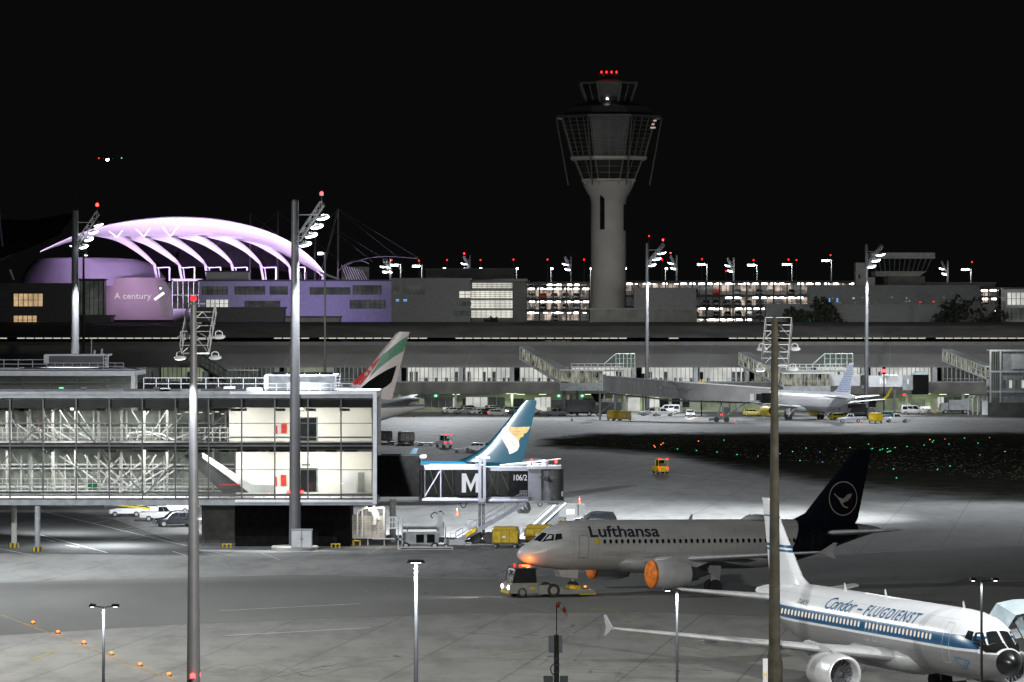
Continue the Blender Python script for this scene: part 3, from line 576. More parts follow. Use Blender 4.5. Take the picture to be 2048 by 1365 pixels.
for f_ in (VU.finmap(-1),VU.finmap(1)): decal('fin_dots',dots,f_,pm('dot_blue',(.10,.15,.33),.5),VU.r,9)
Pv=VU.arc(-1); decal('airline_title',text_polys('vueling',5.2,1.0,0,.01),lambda u,v:Pv(6.5+u,.75+v),M['grey'],VU.r,.4)
MB().lathe([(0,.02),(.1,.1),(.2,.02)],8,'x',(37.5,0,VU.zc+1.1)).build('tail_light',M['head'],VU.r)
# --- aircraft on approach, far out in the sky ---
fl=WP(213,316,1.38)
FA=Plane('airliner',(fl.x,fl.y,fl.z),80,33.84,1,0,[(a-3.85,b,c) for a,b,c in A320_FIN(0)],'aircraft on approach high in the night sky with one bright landing light')
fw=A320_W(-1.6); fw['secs']=[(y,a,b,z-3.85) for y,a,b,z in fw['secs']]
fr=[]
for x in [a[0] for a in FA.S]:
    c,h,w_=FA.at(x); fr.append([(x,w_*math.cos(i*math.pi/8),c+h*math.sin(i*math.pi/8)) for i in range(16)])
MB().ring(fr).build('fuselage',M['grey'],FA.r,True)
MB().ring(FA.foil(FA.fin,True)).build('tail_fin',M['grey'],FA.r)
for sd in (-1,1):
    MB().ring(FA.foil([(sd*y,a,b,z) for y,a,b,z in fw['secs']])).build('wing',M['grey'],FA.r)
    MB().lathe([(-.3,.02),(0,.9),(.3,.02)],10,'x',(20,sd*17,.2)).build('wingtip_light',M['redl'] if sd==1 else em('dim_green_lamp',(.3,1,.5),1.2),FA.r)
MB().lathe([(-1.6,.1),(-1.2,2.0),(0,2.4),(1,.2)],14,'x',(5,0,-2.4)).build('landing_light',M['lampw'],FA.r)
# ================= lamp posts and masts =================
def truss_arm(mb,a,b,w_,n,t):
    """ladder truss between a and b (xz points), w_ wide in y"""
    a=Vector((a[0],0,a[1])); b=Vector((b[0],0,b[1])); W=Vector((0,w_/2,0)); up=Vector((-.28,0,.45))
    for sg in (-1,1):
        mb.bar(a+W*sg,b+W*sg,t); mb.bar(a+W*sg+up,b+W*sg+up,t)
    for i in range(n+1):
        p=a+(b-a)*i/n; mb.bar(p-W,p+W,t*.8); mb.bar(p-W,p-W+up,t*.7); mb.bar(p+W,p+W+up,t*.7); mb.bar(p-W+up,p+W+up,t*.7)
        if i<n:
            q=a+(b-a)*(i+1)/n; m=(p+q)/2
            for sg in (-1,1): mb.bar(p+W*sg+up,m+W*sg,t*.7); mb.bar(m+W*sg,q+W*sg+up,t*.7)
            mb.bar(p-W,q+W if i%2 else q,t*.7); mb.bar(q,p+W,t*.7)
def lamp_disc(p,parent,r_,mat,tilt=.25,yoke=True,bulge=.27):
    k=1 if bulge>.1 else .45
    p=Vector(p); b=MB().lathe([(.20*k,.02),(.19*k,r_*.45),(.08*k,r_*.9),(0,r_),(-.05,r_*.97)],16,'z',(0,0,0),True)
    if yoke: b.path([(0,-r_*.6,.05),(0,-r_*.5,.28),(0,0,.34),(0,r_*.5,.28),(0,r_*.6,.05)],.03,5)
    o=b.build('floodlight',M['lgrey'],parent,False); o.location=p; o.rotation_euler=(0,-tilt,0)
    MB().lathe([(-.052,r_*.93),(-.052-bulge*.3,r_*.85),(-bulge*.85,r_*.5),(-bulge,.01)],14,'z').build('lens',mat,o)
    return o
def high_mast(px,s,base_z,top_y,r0,r1,az,label,red=True,levels=4,reach=2.3,width=1.8,glow='lampw',rise=3.2,rl=.55,mid=None,drop=1.2,plinth=False,py=None,group=None,dark=False):
    X=(px-1024)/s; Y=F/s; h=H-(top_y-HZ)/s
    r=root('floodlight_mast',(X,Y,base_z),R(az),label,'floodlight mast',group); hh=h-base_z
    b=MB().tube((0,0,0),(0,0,hh*.55),r0,(r0+r1)/2,18).tube((0,0,hh*.55),(0,0,hh),(r0+r1)/2*.97,r1,18).lathe([(hh,r1),(hh+.15,r1*.5)],12,'z',cap=True)
    b.lathe([(0,r0*1.35),(.08,r0*1.35),(.1,r0)],16,'z'); b.build('pole',M['mast'] if px!=1549 else pm('mast_olive',(.040,.037,.028),.9,0,.25,1.2,.1),r,True)
    b=MB(); a=(r1+.15,hh-rise-drop*.6); e=(r1+.15+reach,hh-drop*.4); truss_arm(b,a,e,width,4 if not dark else 3,.07 if not dark else .05)
    b.bar((0,-.1,a[1]),(a[0],-width/2,a[1]),.08); b.bar((0,.1,a[1]),(a[0],width/2,a[1]),.08); b.bar((0,0,hh-drop*.6-rise*.2),(a[0]+reach*.75,0,hh-drop*.6-rise*.2),.08); b.bar((0,0,a[1]+.9),(a[0]+.4,0,a[1]+.9),.07)
    b.build('truss_arm',M['steel'],r)
    for i in range(levels):
        t=(i+.1)/levels; x=a[0]+(e[0]-a[0])*t; z=a[1]+(e[1]-a[1])*t
        for sg in (-1,1): lamp_disc((x+.45,sg*(width/2+rl*.6),z-.35),r,rl,M[glow] if not dark else (M['lampg'] if (i==0 and sg==1) else M['grey']),bulge=.09 if dark else .27*rl/.55)
    if red:
        z=hh+.25; b=MB().tube((e[0]-.2,0,e[1]),(e[0]-.2,0,e[1]+.9),.03).lathe([(e[1]+.9,.1),(e[1]+1.0,.12)],8,'z',(e[0]-.2,0,0)); bo=b.build('beacon',M['dsteel'],r)
        MB().lathe([(e[1]+1.0,.03),(e[1]+1.05,.17),(e[1]+1.3,.16),(e[1]+1.4,.03)],10,'z',(e[0]-.2,0,0)).build('beacon_lamp',M['redh'],bo)
    if mid:
        zz=H-(mid-HZ)/s-base_z; b=MB().box(-r0-.25,-r0+.1,-.12,.12,zz-.15,zz-.05).box(r0-.1,r0+.25,-.12,.12,zz-.15,zz-.05); bo=b.build('beacon',M['dsteel'],r)
        for sg in (-1,1): MB().lathe([(zz-.05,.14),(zz+.15,.14),(zz+.22,.03)],10,'z',(sg*(r0+.1),-.1,0),True).build('beacon_lamp',M['redh'],bo)
    return r,h
m2,h2=high_mast(590,20.6,0,402,.60,.34,8,'tall floodlight mast on a round plinth before the glass finger, red light half way up',mid=986)
b=MB().lathe([(0,2.3),(.32,2.3),(.42,2.2)],28,'z',cap=True); b.build('plinth',M['conc'],m2)
g=GP(604,1104); cab=root('switch_cabinet',(g.x+.05,g.y-1.2,.43),0,'grey double-door switch cabinet on the plinth of the tall mast','cabinet')
b=MB().box(-1.0,1.0,-.35,.35,0,1.75).box(-1.05,1.05,-.4,.4,1.75,1.83); b.build('housing',M['grey'],cab)
for sg in (-1,1): d=MB().box(sg*.5-.45,sg*.5+.45,-.385,-.352,.1,1.65).build('door',M['lgrey'],cab); MB().box(sg*.1-.02,sg*.1+.02,-.42,-.387,.8,1.0).build('handle',M['dsteel'],d)
m3,h3=high_mast(150,17,0,422,.60,.36,8,'tall floodlight mast at the far left, rising from behind the glass finger')
m1,h1=high_mast(387,36,0,610,.40,.17,78,'large near floodlight mast left of centre, running off the bottom edge',levels=2,reach=1.5,rise=2.1,width=1.6,rl=.36,mid=1353,red=False,drop=1.0,dark=True)
b=MB().tube((0,0,h1+.1),(0,0,h1+.25),.12).build('beacon',M['dsteel'],m1); MB().lathe([(h1+.25,.15),(h1+.45,.14),(h1+.5,.03)],10,'z',cap=True).build('beacon_lamp',M['redl'],b)
MB().box(-.13,.13,-.40,-.375,12.0,12.08).build('label_plate',M['lampg'],m1)
m4,h4=high_mast(1549,33,0,640,.38,.19,78,'large near floodlight mast on the right, standing in front of the retro airliner',levels=2,reach=1.6,rise=2.3,width=1.6,rl=.34,red=False,drop=.8,dark=True)
MB().lathe([(0,.5),(2.2,.5),(2.9,.38)],12,'z').build('foot',pm('foot_olive',(.040,.037,.028),.9,0,.25,1.2,.1),m4)
sg_=WP(1530,1345,33); sp_=root('sign',(sg_.x,sg_.y-.3,0),0,'small pale sign post with yellow M at the foot of the large right mast','sign')
MB().box(-.15,.15,-.06,.06,1.0,2.5).build('panel',M['lgrey'],sp_); MB().box(-.04,.04,-.04,.04,0,1.0).build('post',M['grey'],sp_); decal('sign_letter',text_polys('M',.22,.4),lambda u,v:(-.11+u,-.07,1.3+v),M['dyellow'],sp_)
m5,h5=high_mast(1294,9.4,0,487,.5,.3,8,'floodlight mast in front of the terminal, just right of the control tower',glow='lampw',rl=.8,levels=3,reach=3.2,rise=3.6,group=None)
m6,h6=high_mast(1733,9.4,0,490,.5,.3,8,'floodlight mast in front of the terminal, beside the small apron tower',rl=.8,levels=3,reach=3.0,rise=3.6,red=False)
m7,h7=high_mast(167,9.4,0,468,.35,.22,150,'slim dim floodlight mast right beside the far left mast',glow='lampg',rl=.6,levels=2,reach=1.5,rise=3.5,width=3,red=False)
def street(px,s,base,top,side,label,r_=.12,arm=1.6,glow='lampg',cat='lamp post',group=None,name='street_lamp',hw=.5):
    X=(px-1024)/s; h=H-(top-HZ)/s-base
    r=root(name,(X,F/s,base),0,label,cat,group); MB().tube((0,0,0),(0,0,h),r_,r_*.6,10).build('pole',M['mast'] if s<12 else M['lgrey'],r,True)
    if s<7: lamp('POINT',(X-1.6,F/s-2.0,base+h-.9),(0,0,0),2600,(.93,1,.92),.1)
    for sd in side:
        o=MB().tube((0,0,h-.1),(sd*arm,0,h+.05),.05).build('arm',M['dsteel'],r)
        MB().prism([(sd*arm-hw,h-.02),(sd*arm+hw,h-.02),(sd*arm+hw*.8,h+.13),(sd*arm-hw*.7,h+.13)],'y',-.2,.2).build('lamp_head',M['dsteel'],r)
        MB().box(sd*arm-hw*.75,sd*arm+hw*.75,-.16 if s>12 else -.4,.16 if s>12 else .4,h-(.05 if s>12 else .5),h-.03).build('lens',M[glow],r)
    return r
street(650,9.4,0,505,(-1,),'tall curved lamp post right of the lilac tent',.3,1.0,'lampw',hw=.7)
# low lamp posts in the foreground
def low_lamp(px,s,top,label,arms,r_=.1,lit=True):
    r=street(px,s,0,top,(),label,r_,0); h=H-(top-HZ)/s; X=(px-1024)/s
    for dx,wd in arms:
        o=MB().tube((0,0,h),(dx,0,h+.06),.025,None,6).build('arm',M['dsteel'],r) if dx else None
        hd=MB().prism([(dx-wd,h+.04),(dx+wd,h+.04),(dx+wd*.8,h+.16),(dx-wd*.8,h+.16)],'y',-.3,.3).build('lamp_head',M['dgrey'],r)
        MB().box(dx-wd*.55,dx+wd*.55,-.22,.22,h+.02,h+.036).build('lens',M['lampg'],hd)
    return r,h
for a in ((832,45,1127,'low lamp post with a single flat head and brightly lit white shaft, bottom centre',[(0,.42)],.125),
          (207,40,1215,'low twin-arm lamp post among the amber apron lights, bottom left',[(-.55,.16),(.6,.2)],.1),
          (1354,42,1183,'low lamp post with its lamp on the left arm, between the two near airliners',[(-.45,.22)],.09),
          (1963,42,1163,'thin twin-arm lamp post standing in front of the retro airliner cockpit',[(-.42,.13),(.65,.16)],.09)):
    low_lamp(*a)
# equipment post with rod, flag and panels
e=WP(1113,1206,50); ep=root('equipment_post',(e.x,e.y,0),0,'dark equipment post with grey panels, thin rod and small windsock, bottom centre','post')
zz=lambda y:H-(y-HZ)/50
MB().tube((0,0,0),(0,0,zz(1272)),.12,.10,10).build('pole',M['mast'],ep,True)
MB().tube((0,0,zz(1272)),(0,0,e.z),.02).build('rod',M['dsteel'],ep)
MB().box(-.1,.08,-.13,.1,zz(1306),zz(1270)).box(-.06,.06,-.16,-.13,zz(1300),zz(1276)).build('housing',pm('olive_box',(.05,.055,.01),.6),ep)
for x0,x1 in ((-.32,-.11),(.09,.24)): MB().box(x0,x1,-.02,.02,zz(1306),zz(1272)).build('side_panel',M['lgrey'],ep)
for x0,x1 in ((-.52,-.13),(.13,.46)): MB().box(x0,x1,-.02,.02,zz(1420),zz(1352)).build('side_panel',M['grey'],ep)
MB().box(-.38,-.1,-.03,.03,zz(1314.5),zz(1312)).build('cross_arm',M['white'],ep)
MB().path([(-.1,-.1,zz(1328)),(-.22,-.1,zz(1333)),(-.24,-.1,zz(1340)),(-.18,-.1,zz(1347)),(-.1,-.1,zz(1350))],.022,6).build('cable_loop',M['rubber'],ep)
for y in (1318,1330,1345): MB().lathe([(zz(y),.125),(zz(y)+.03,.125)],12,'z').build('clamp',M['steel'],ep)
wsk=[]
for i,(x,z,r_) in enumerate(((.02,0,.11),(.14,-.06,.10),(.26,-.16,.085),(.36,-.32,.07),(.42,-.52,.055))): wsk.append([(x+r_*.5*math.cos(a),r_*math.sin(a),e.z-.05+z+r_*math.cos(a)) for a in [math.pi*k/4 for k in range(8)]])
b=MB(); 
for i in range(4): b.ring(wsk[i:i+2],False,i%2)
b.build('windsock',[M['concr'],M['conew']],ep,True)
# ---- lamps far behind the terminal (each its own) ----
rg=random.Random(5)
FARM=[(780,518,150,0),(940,512,170,1),(1142,513,170,0),(1353,511,172,1),(1467,516,172,0),(1895,522,172,0)]
FARS=[(1412,524,1),(1512,525,1),(1582,524,1),(1661,516,1),(1940,534,0),(799,525,0),(842,527,0)]
for px,y,az,rd in FARM:
    high_mast(px,6.6,0,y,.32,.24,az,'far floodlight mast with %s head on the skyline'%('red-tipped' if rd else 'plain'),red=bool(rd),levels=2,reach=1.6,rise=3,width=2.0,glow='lampw',rl=.85,group='far floodlight masts on the skyline')
for px,y,rd in FARS:
    r=street(px+2,6.6,0,y+4,(-1,-1.7),'far lamp post with bright stepped head on the skyline',.28,1.3,'lampw',group='far lamp posts on the skyline',hw=.9)
    r.children[0].data.materials[0]=M['lgrey']  # pole made paler, its lamplight put into the colour
for px in (887,960,1033,1102,1181,1249,1331):
    r=street(px,6.8,0,536,(1,),'slim far lamp post rising over the car park roof',.2,.25,'lampw',group='slim lamp posts over the car park roof',hw=.45)
    r.children[0].data.materials[0]=M['lgrey']  # paler pole colour stands for the lamplight on it
bp=None
for px,y in ((783,522),(838,523),(894,522),(961,522),(1027,521),(1095,521),(1168,521),(1324,521),(1404,520),(1452,544),(1507,522),(1577,521),(1593,522),(1661,512),(1944,526),(1298,474)):
    h=H+(HZ-y)/6.2
    if bp is None:
        r=root('beacon_mast',(0,0,0)); r['category']='beacon mast'; MB().tube((0,0,-h),(0,0,0),.12,.05,6).build('mast',M['dgrey'],r); MB().lathe([(0,.1),(.1,.2),(.35,.2),(.45,.1)],8,'z').build('lamp',M['redl'],r); bp=Proto(r)
    bp.put(((px-1024)/6.2,F/6.2,h),0,'thin far mast with a tiny red light on the dark skyline','far masts with red lights')
# ================= glass finger building on the left =================
S=20.6; Y0=F/S; X=lambda px,s=S:(px-1024)/s; Z=lambda py,s=S:H-(py-HZ)/s
fb=root('glass_building',(X(300),Y0,0),0,'two storey glass finger building with lit cream rooms, raised on pillars at the left','building')
ox=X(300); LX=X(-260)-ox; RX=X(745)-ox
def fx(px,s=S): return X(px,s)-ox
D=13.0
ground_z=Z(1000); top=Z(784)
b=MB().box(LX,RX+.35,0,D,Z(1011),Z(999)); b.box(LX,RX+.35,.02,D,Z(797),Z(784)).box(LX,RX+.45,-.12,D+.1,Z(790),Z(784)-.02+.04); b.build('slab',M['grey'],fb)
MB().box(RX+.05,RX+.42,-.15,.45,Z(1008),Z(786)).box(RX+.05,RX+.42,D-.4,D,Z(1008),Z(786)).build('corner_post',M['wsteel'],fb)
MB().box(fx(460),RX+.4,-.18,-.02,Z(789),Z(784)+.05).box(fx(470),RX+.3,-.18,-.02,Z(1005),Z(1000)).build('edge_trim',M['wsteel'],fb)
MB().box(RX+.1,RX+.14,.45,D-.4,Z(998),Z(797)).build('end_glass',M['bglass'],fb)
# floors inside
MB().box(LX,RX,.5,D-.3,Z(897),Z(888)).box(LX,RX,.3,.55,Z(899),Z(886)).build('middle_floor',M['dgrey'],fb)
MB().box(LX,RX,.3,D-.3,Z(816),Z(799)).build('ceiling',M['dgrey'],fb)
MB().box(LX,fx(478),D*.45,D*.45+.05,Z(812),Z(806)).build('ceiling_edge',M['dsteel'],fb)
mx=[20+66.2*i for i in range(-4,12)]
for i,px in enumerate(mx):
    if px>742 or fx(px)<LX: continue
    MB().box(fx(px)-.07,fx(px)+.07,-.08,.14,Z(998),Z(798)).build('mullion',M['dsteel'],fb)
b=MB()
for y in (847,940): b.box(LX,RX,-.04,.06,Z(y)-.035,Z(y)+.035)
for y in (892,991,998): b.box(LX,RX,-.05,.08,Z(y)-.08,Z(y)+.08)
for i in range(-12,34): 
    px=20+22.07*i
    if i%3 and px<740: b.box(fx(px)-.025,fx(px)+.025,-.03,.03,Z(998),Z(991))
b.build('glazing_bars',M['dsteel'],fb)
for i in range(len(mx)-1):
    a,c=fx(mx[i])+.08,min(fx(mx[i+1])-.08,RX)
    if a<LX or c-a<.5: continue
    MB().box(a,c,.0,.02,Z(990),Z(893)).box(a,c,.0,.02,Z(891),Z(799)).build('window_pane',M['bglass'],fb)
# front bracing (dark, thin), back bracing (white)
b=MB()
for k in (-350,0,350):
    for p,q in (((108,800),(288,990)),((288,990),(478,800))):
        if fx(p[0]+k)>LX and q[0]+k<480: b.bar((fx(p[0]+k),.7,Z(p[1])),(fx(q[0]+k),.7,Z(q[1])),.13)
b.build('front_brace',M['grey'],fb)
b=MB(); yb=D-1.0; sb=F/(Y0+yb)
wx=lambda px:(px-1024)/sb-ox; wz=lambda py:H-(py-HZ)/sb
for i in range(-6,15): b.box(wx(22+33*i)-.08,wx(22+33*i)+.08,yb,yb+.15,wz(880),wz(822)); b.box(wx(20+22*i*1.0)-.06,wx(20+22*i)+.06,yb,yb+.15,wz(984),wz(912))
for y0,y1 in ((882,886),(846,848),(928,931),(936,938),(972,975),(981,983)): b.box(LX,wx(470),yb-.1,yb,wz(y1),wz(y0))
b.build('back_frame',M['lgrey'],fb)
b=MB()
for p,q in (((35,848),(78,878)),((62,848),(120,884)),((95,850),(150,884)),((128,848),(190,884)),((345,848),(310,880)),((400,860),(330,884)),((445,850),(400,884)),((120,912),(158,935)),((190,912),(258,972)),((165,940),(210,975)),((200,940),(255,980)),((225,925),(205,972)),((300,912),(225,968)),((325,925),(240,985)),((268,975),(345,930)),((290,985),(350,940)),((240,915),(210,950))):
    b.bar((wx(p[0]),yb-.5,wz(p[1])),(wx(q[0]),yb-.5,wz(q[1])),.14)
b.build('back_brace',M['lgrey'],fb)
b=MB().path([(wx(255),yb-1,wz(876)),(wx(262),yb-1,wz(866)),(wx(290),yb-1,wz(863)),(wx(325),yb-1,wz(868)),(wx(356),yb-1,wz(884))],.09,6).path([(wx(275),yb-1,wz(880)),(wx(280),yb-1,wz(870)),(wx(310),yb-1,wz(868)),(wx(345),yb-1,wz(884))],.05,6); b.build('handrail',M['white'],fb)
b=MB(); ym=6.0; sm_=F/(Y0+ym); vx=lambda p:(p-1024)/sm_-ox; vz=lambda p:H-(p-HZ)/sm_; rg=random.Random(31)
for i in range(34): p_=-40+15*i; b.box(vx(p_)-.03,vx(p_)+.03,ym,ym+.06,vz(883),vz(856)); b.box(vx(p_)-.03,vx(p_)+.03,ym,ym+.06,vz(984),vz(958))
for y_ in (856,866,875,958,967,976): b.box(LX,vx(462),ym,ym+.05,vz(y_)-.03,vz(y_)+.03)
b.build('inner_railing',M['lgrey'],fb)
b=MB()
for i in range(13):
    p_=-30+36*i; dq=40 if p_<270 else -40; b.bar((vx(p_),8.5,vz(822)),(vx(p_+dq),8.5,vz(884)),.09); b.bar((vx(p_+14),8.5,vz(912)),(vx(p_+14+dq*1.15),8.5,vz(984)),.09)
for p_ in range(-40,470,46): b.box(vx(p_),vx(p_)+.25,8.2,8.4,vz(985),vz(822))
b.build('inner_frame',pm('frame_grey',(.14,.14,.14),.6),fb)
# far side seen through: lit wall behind
MB().box(LX,wx(470),D-.4,D-.35,wz(984),wz(822)).build('back_wall',pm('back_wall_grey_green',(.15,.17,.155),.6,0,.45,.6),fb)
# cream rooms at the right end (two storeys)
yr=7.0; sr=F/(Y0+yr); rx=lambda px:(px-1024)/sr-ox; rz=lambda py:H-(py-HZ)/sr
b=MB().box(rx(455),RX-.1,yr,yr+.2,rz(887),rz(812)).box(rx(472),RX-.1,yr+.01,yr+.2,rz(988),rz(904)).box(rx(455),rx(458),yr,D-.5,rz(887),rz(812)).box(RX-.2,RX-.05,3.2,yr,rz(988),rz(812)); b.build('room_wall',M['cream'],fb)
MB().box(rx(455),RX-.1,yr-.06,yr-.02,Z(889)+.4,Z(889)+.52).build('skirting',M['dgrey'],fb)
for y0,y1 in ((882,836),(984,938)):
    MB().box(rx(600),rx(633),yr-.05,yr-.02,rz(y0),rz(y1)).build('door',M['dglass'],fb)
    MB().box(rx(597),rx(600),yr-.08,yr-.02,rz(y0),rz(y1-2)).box(rx(633),rx(636),yr-.08,yr-.02,rz(y0),rz(y1-2)).box(rx(597),rx(636),yr-.08,yr-.02,rz(y1),rz(y1-2)).build('door_frame',M['grey'],fb)
for y0,y1,x in ((866,848,563),(971,950,562)):
    MB().box(rx(x),rx(x+11),yr-.2,yr-.02,rz(y0),rz(y1)).build('fire_panel',M['red'],fb)
    MB().box(rx(x-11),rx(x-8),yr-.1,yr-.02,rz(y0+2),rz(y1+4)).build('fire_extinguisher',M['red'],fb)
MB().box(rx(688),rx(714),yr-2.2,yr-1.2,rz(984),rz(944)).build('service_box',M['white'],fb)
MB().box(rx(716),rx(729),yr-.1,yr-.02,rz(984),rz(945)).build('cupboard',M['grey'],fb)
MB().box(rx(605),rx(622),yr-1.3,yr-1.25,rz(931),rz(927)).box(rx(600),rx(630),yr-1.3,yr-1.26,rz(938),rz(935)).build('hanging_sign',M['dgrey'],fb)
# ramp with white balustrade
b=MB().prism([(fx(400),Z(908)),(fx(500),Z(972)),(fx(545),Z(974)),(fx(545),Z(990)),(fx(495),Z(989)),(fx(400),Z(918))],'y',3.0,3.15); b.build('ramp_balustrade',M['white'],fb)
b=MB().prism([(fx(360),Z(912)),(fx(400),Z(916)),(fx(500),Z(989)),(fx(440),Z(989))],'y',3.3,5.5); b.build('ramp',M['dgrey'],fb)
MB().box(fx(434),fx(480),3.0,3.1,Z(974),Z(971.5)).build('glowing_red_strip',em('red_strip',(1,.15,.12),.8),fb)  # red strip on the ramp drawn as a glow
# lights in the ceilings (real light comes from area lamps)
b=MB()
for i in range(10):
    b.box(fx(-180+66*i),fx(-150+66*i),5.0,5.25,Z(817.5),Z(816.2)); b.box(fx(-180+66*i),fx(-150+66*i),5.0,5.25,Z(900),Z(898.6))
for i,px in enumerate((352,366,380,395,412,425,440,455,468)): b.box(fx(px),fx(px+7),1.5+(i%3),1.8+(i%3),Z(830-i%2*3),Z(828.5-i%2*3))
b.build('ceiling_lights',M['ceil'],fb)
b=MB()
for px,y in ((528,832),(602,832),(560,832),(700,835),(520,924),(566,922),(650,922),(720,924)): b.lathe([(0,.01),(-.03,.16)],10,'z',(fx(px),3.6,Z(816.5 if y<900 else 899.5)))
b.build('downlights',M['ceil'],fb)
# clutter on the ceiling void
b=MB(); rg=random.Random(2)
for i in range(46): 
    px=rg.uniform(60,720); w_=rg.uniform(.3,1.2); b.box(fx(px),fx(px)+w_,1,1.4,Z(899)-.3,Z(899)-.12)
for i in range(22): px=rg.uniform(-200,720); b.box(fx(px),fx(px)+1.0,1,1.6,Z(816)-.35,Z(816)-.1)
b.build('ceiling_ducts',M['dsteel'],fb)
for px,y in ((80,842),(102,840),(84,860),(92,858),(106,865),(243,866)): MB().lathe([(0,.02),(.1,.1),(.2,.02)],8,'z',(wx(px),yb-2,wz(y))).build('red_signal',em('inner_red_%d'%px,(1,.1,.08),.9),fb)
MB().box(wx(180),wx(205),yb-2,yb-1.9,wz(974),wz(966)).build('green_screen',em('inner_green',(.1,.7,.25),.35),fb)
for px,y in ((142,817),(602,817)): MB().box(fx(px)-.15,fx(px)+.15,.9,1.0,Z(y+4),Z(y)).build('emergency_lamp',M['lampg'],fb)
# pillars
for px,py in ((28,1096),(75,1104)):
    g=GP(px,py); MB().tube((g.x-ox,g.y-Y0,0),(g.x-ox,g.y-Y0,Z(1011)+.05),.27,None,18).build('pillar',M['conc'] if px==28 else M['grey'],fb,True)
    b=MB(); 
    for k in range(10): a=2*math.pi*k/10; b.box(-.08,.08,-.02,.02,.05,.5) if False else b.tube((g.x-ox+.36*math.cos(a),g.y-Y0+.36*math.sin(a),.03),(g.x-ox+.36*math.cos(a),g.y-Y0+.36*math.sin(a),.48),.1,None,6,k%2)
    b.build('pillar_guard',[M['dyellow'],M['dgrey']],fb)
for px in (-60,-130): MB().tube((X(px)-ox,3,0),(X(px)-ox,3,Z(1011)),.27,None,14).build('pillar',M['conc'],fb,True)
# roof: skylight slabs, rails, plant room
top+=.02
b=MB()
for x0,x1 in ((-60,215),(245,360),(400,490)): b.box(fx(x0),fx(x1),1.2,2.6,top,top+.22)
for x0,x1 in ((160,170),(305,315),(430,440)): b.box(fx(x0),fx(x1),1.0,1.8,top+.22,top+.42)
b.build('roof_slab',M['dgrey'],fb)
MB().box(fx(318),fx(336),1.2,2.8,top,top+.3).box(fx(440),fx(460),5,8,top,top+.35).box(fx(490),fx(522),2,5,top,top+.3).build('roof_hatch',M['white'],fb)
b=MB()
def rail(b,x0,x1,y,z,h=1.05,n=8,t=.045,rails=(.5,1.0)):
    for k in rails: b.bar((x0,y,z+h*k),(x1,y,z+h*k),t)
    for i in range(n+1): xx=x0+(x1-x0)*i/n; b.bar((xx,y,z),(xx,y,z+h),t)
rail(b,fx(270),fx(525),9.5,top,1.15,10,.06); rail(b,fx(530),fx(705),1.0,top,.75,8,.05); rail(b,fx(700),fx(722),1.0,top,.6,3,.05)
b.build('roof_railing',M['wsteel'],fb)
b=MB().box(fx(532),fx(668),2.5,6.5,top+.1,top+1.45); b.build('plant_room',M['grey'],fb)
MB().box(fx(527),fx(672),2.3,6.7,top+1.45,top+1.6).box(fx(525),fx(534),2.3,2.6,top+.2,top+1.5).build('plant_room_roof',M['wsteel'],fb)
for x0,x1 in ((540,568),(572,604),(607,634),(638,662)): MB().box(fx(x0),fx(x1),3,5,top+1.6,top+1.82).build('roof_fan_unit',M['black'],fb)
b=MB()
for k in (0,9): b.bar((fx(668+k*.8)-.05,2.0,top),(fx(671+k)-.05,2.0,top+1.75),.06)
for i in range(5): b.bar((fx(668),2.0,top+.25+i*.3),(fx(680),2.0,top+.25+i*.3),.05)
b.build('roof_ladder',M['wsteel'],fb)
# second finger roof further left
S2=17.5; Y2=F/S2
f2=root('glass_building',(X(100,S2),Y2,0),0,'second finger with white roof edge, seen over the roof of the front one','building')
o2=X(100,S2); q=lambda px:X(px,S2)-o2; v=lambda py:Z(py,S2)
MB().box(q(-150),q(270),0,14,v(752),v(740)).box(q(-150),q(270),.0,14,v(742),v(739)).build('roof',M['wsteel'],f2)
MB().box(q(262),q(270),-.05,.4,v(840),v(752)).build('corner_post',M['wsteel'],f2)
MB().box(q(-150),q(262),.3,.34,v(840),v(753)).build('glazing',M['bglass'],f2)
MB().box(q(-150),q(262),8,8.2,v(840),v(753)).build('inner_wall',M['cream'],f2); MB().box(q(-150),q(262),.5,14,v(846),v(840)).build('floor_slab',M['dgrey'],f2)
MB().box(q(-150),q(268),.5,14,0,.3).box(q(-120),q(-100),5,6,.3,v(846)).box(q(200),q(215),5,6,.3,v(846)).build('base',M['dconc'],f2)
b=MB()
for i in range(-2,5): b.box(q(45+55*i)-.06,q(45+55*i)+.06,.2,.36,v(840),v(753))
b.box(q(-150),q(262),.2,.3,v(766),v(764)); b.build('mullions',M['dsteel'],f2)
MB().box(q(92),q(205),3,7,v(736),v(713)).build('plant_room',M['dgrey'],f2); MB().box(q(84),q(212),2.7,7.3,v(713),v(709.5)).box(q(82),q(92),2.8,3.2,v(728),v(711)).build('plant_room_roof',M['wsteel'],f2)
b=MB(); rail(b,q(90),q(245),1.5,v(740),.75,9,.05); rail(b,q(-150),q(82),6,v(739),1.0,8,.09); 
for k in (203,213): b.bar((q(k),2.2,v(740)),(q(k),2.2,v(708)),.07)
for i in range(5): b.bar((q(203),2.2,v(736-i*6)),(q(213),2.2,v(736-i*6)),.06)
b.bar((q(174),5,v(710)),(q(174),5,v(676)),.06); b.bar((q(180),5,v(710)),(q(181),5,v(702)),.2); b.bar((q(194),5,v(710)),(q(196),5,v(699)),.2); b.build('roof_railing',M['wsteel'],f2)
MB().box(q(-150),q(30),3,9,v(739),v(737)).build('roof_ridge',M['white'],f2)
MB().box(q(117),q(126),.6,.7,v(778),v(775)).build('exit_sign',M['exitg'],f2)
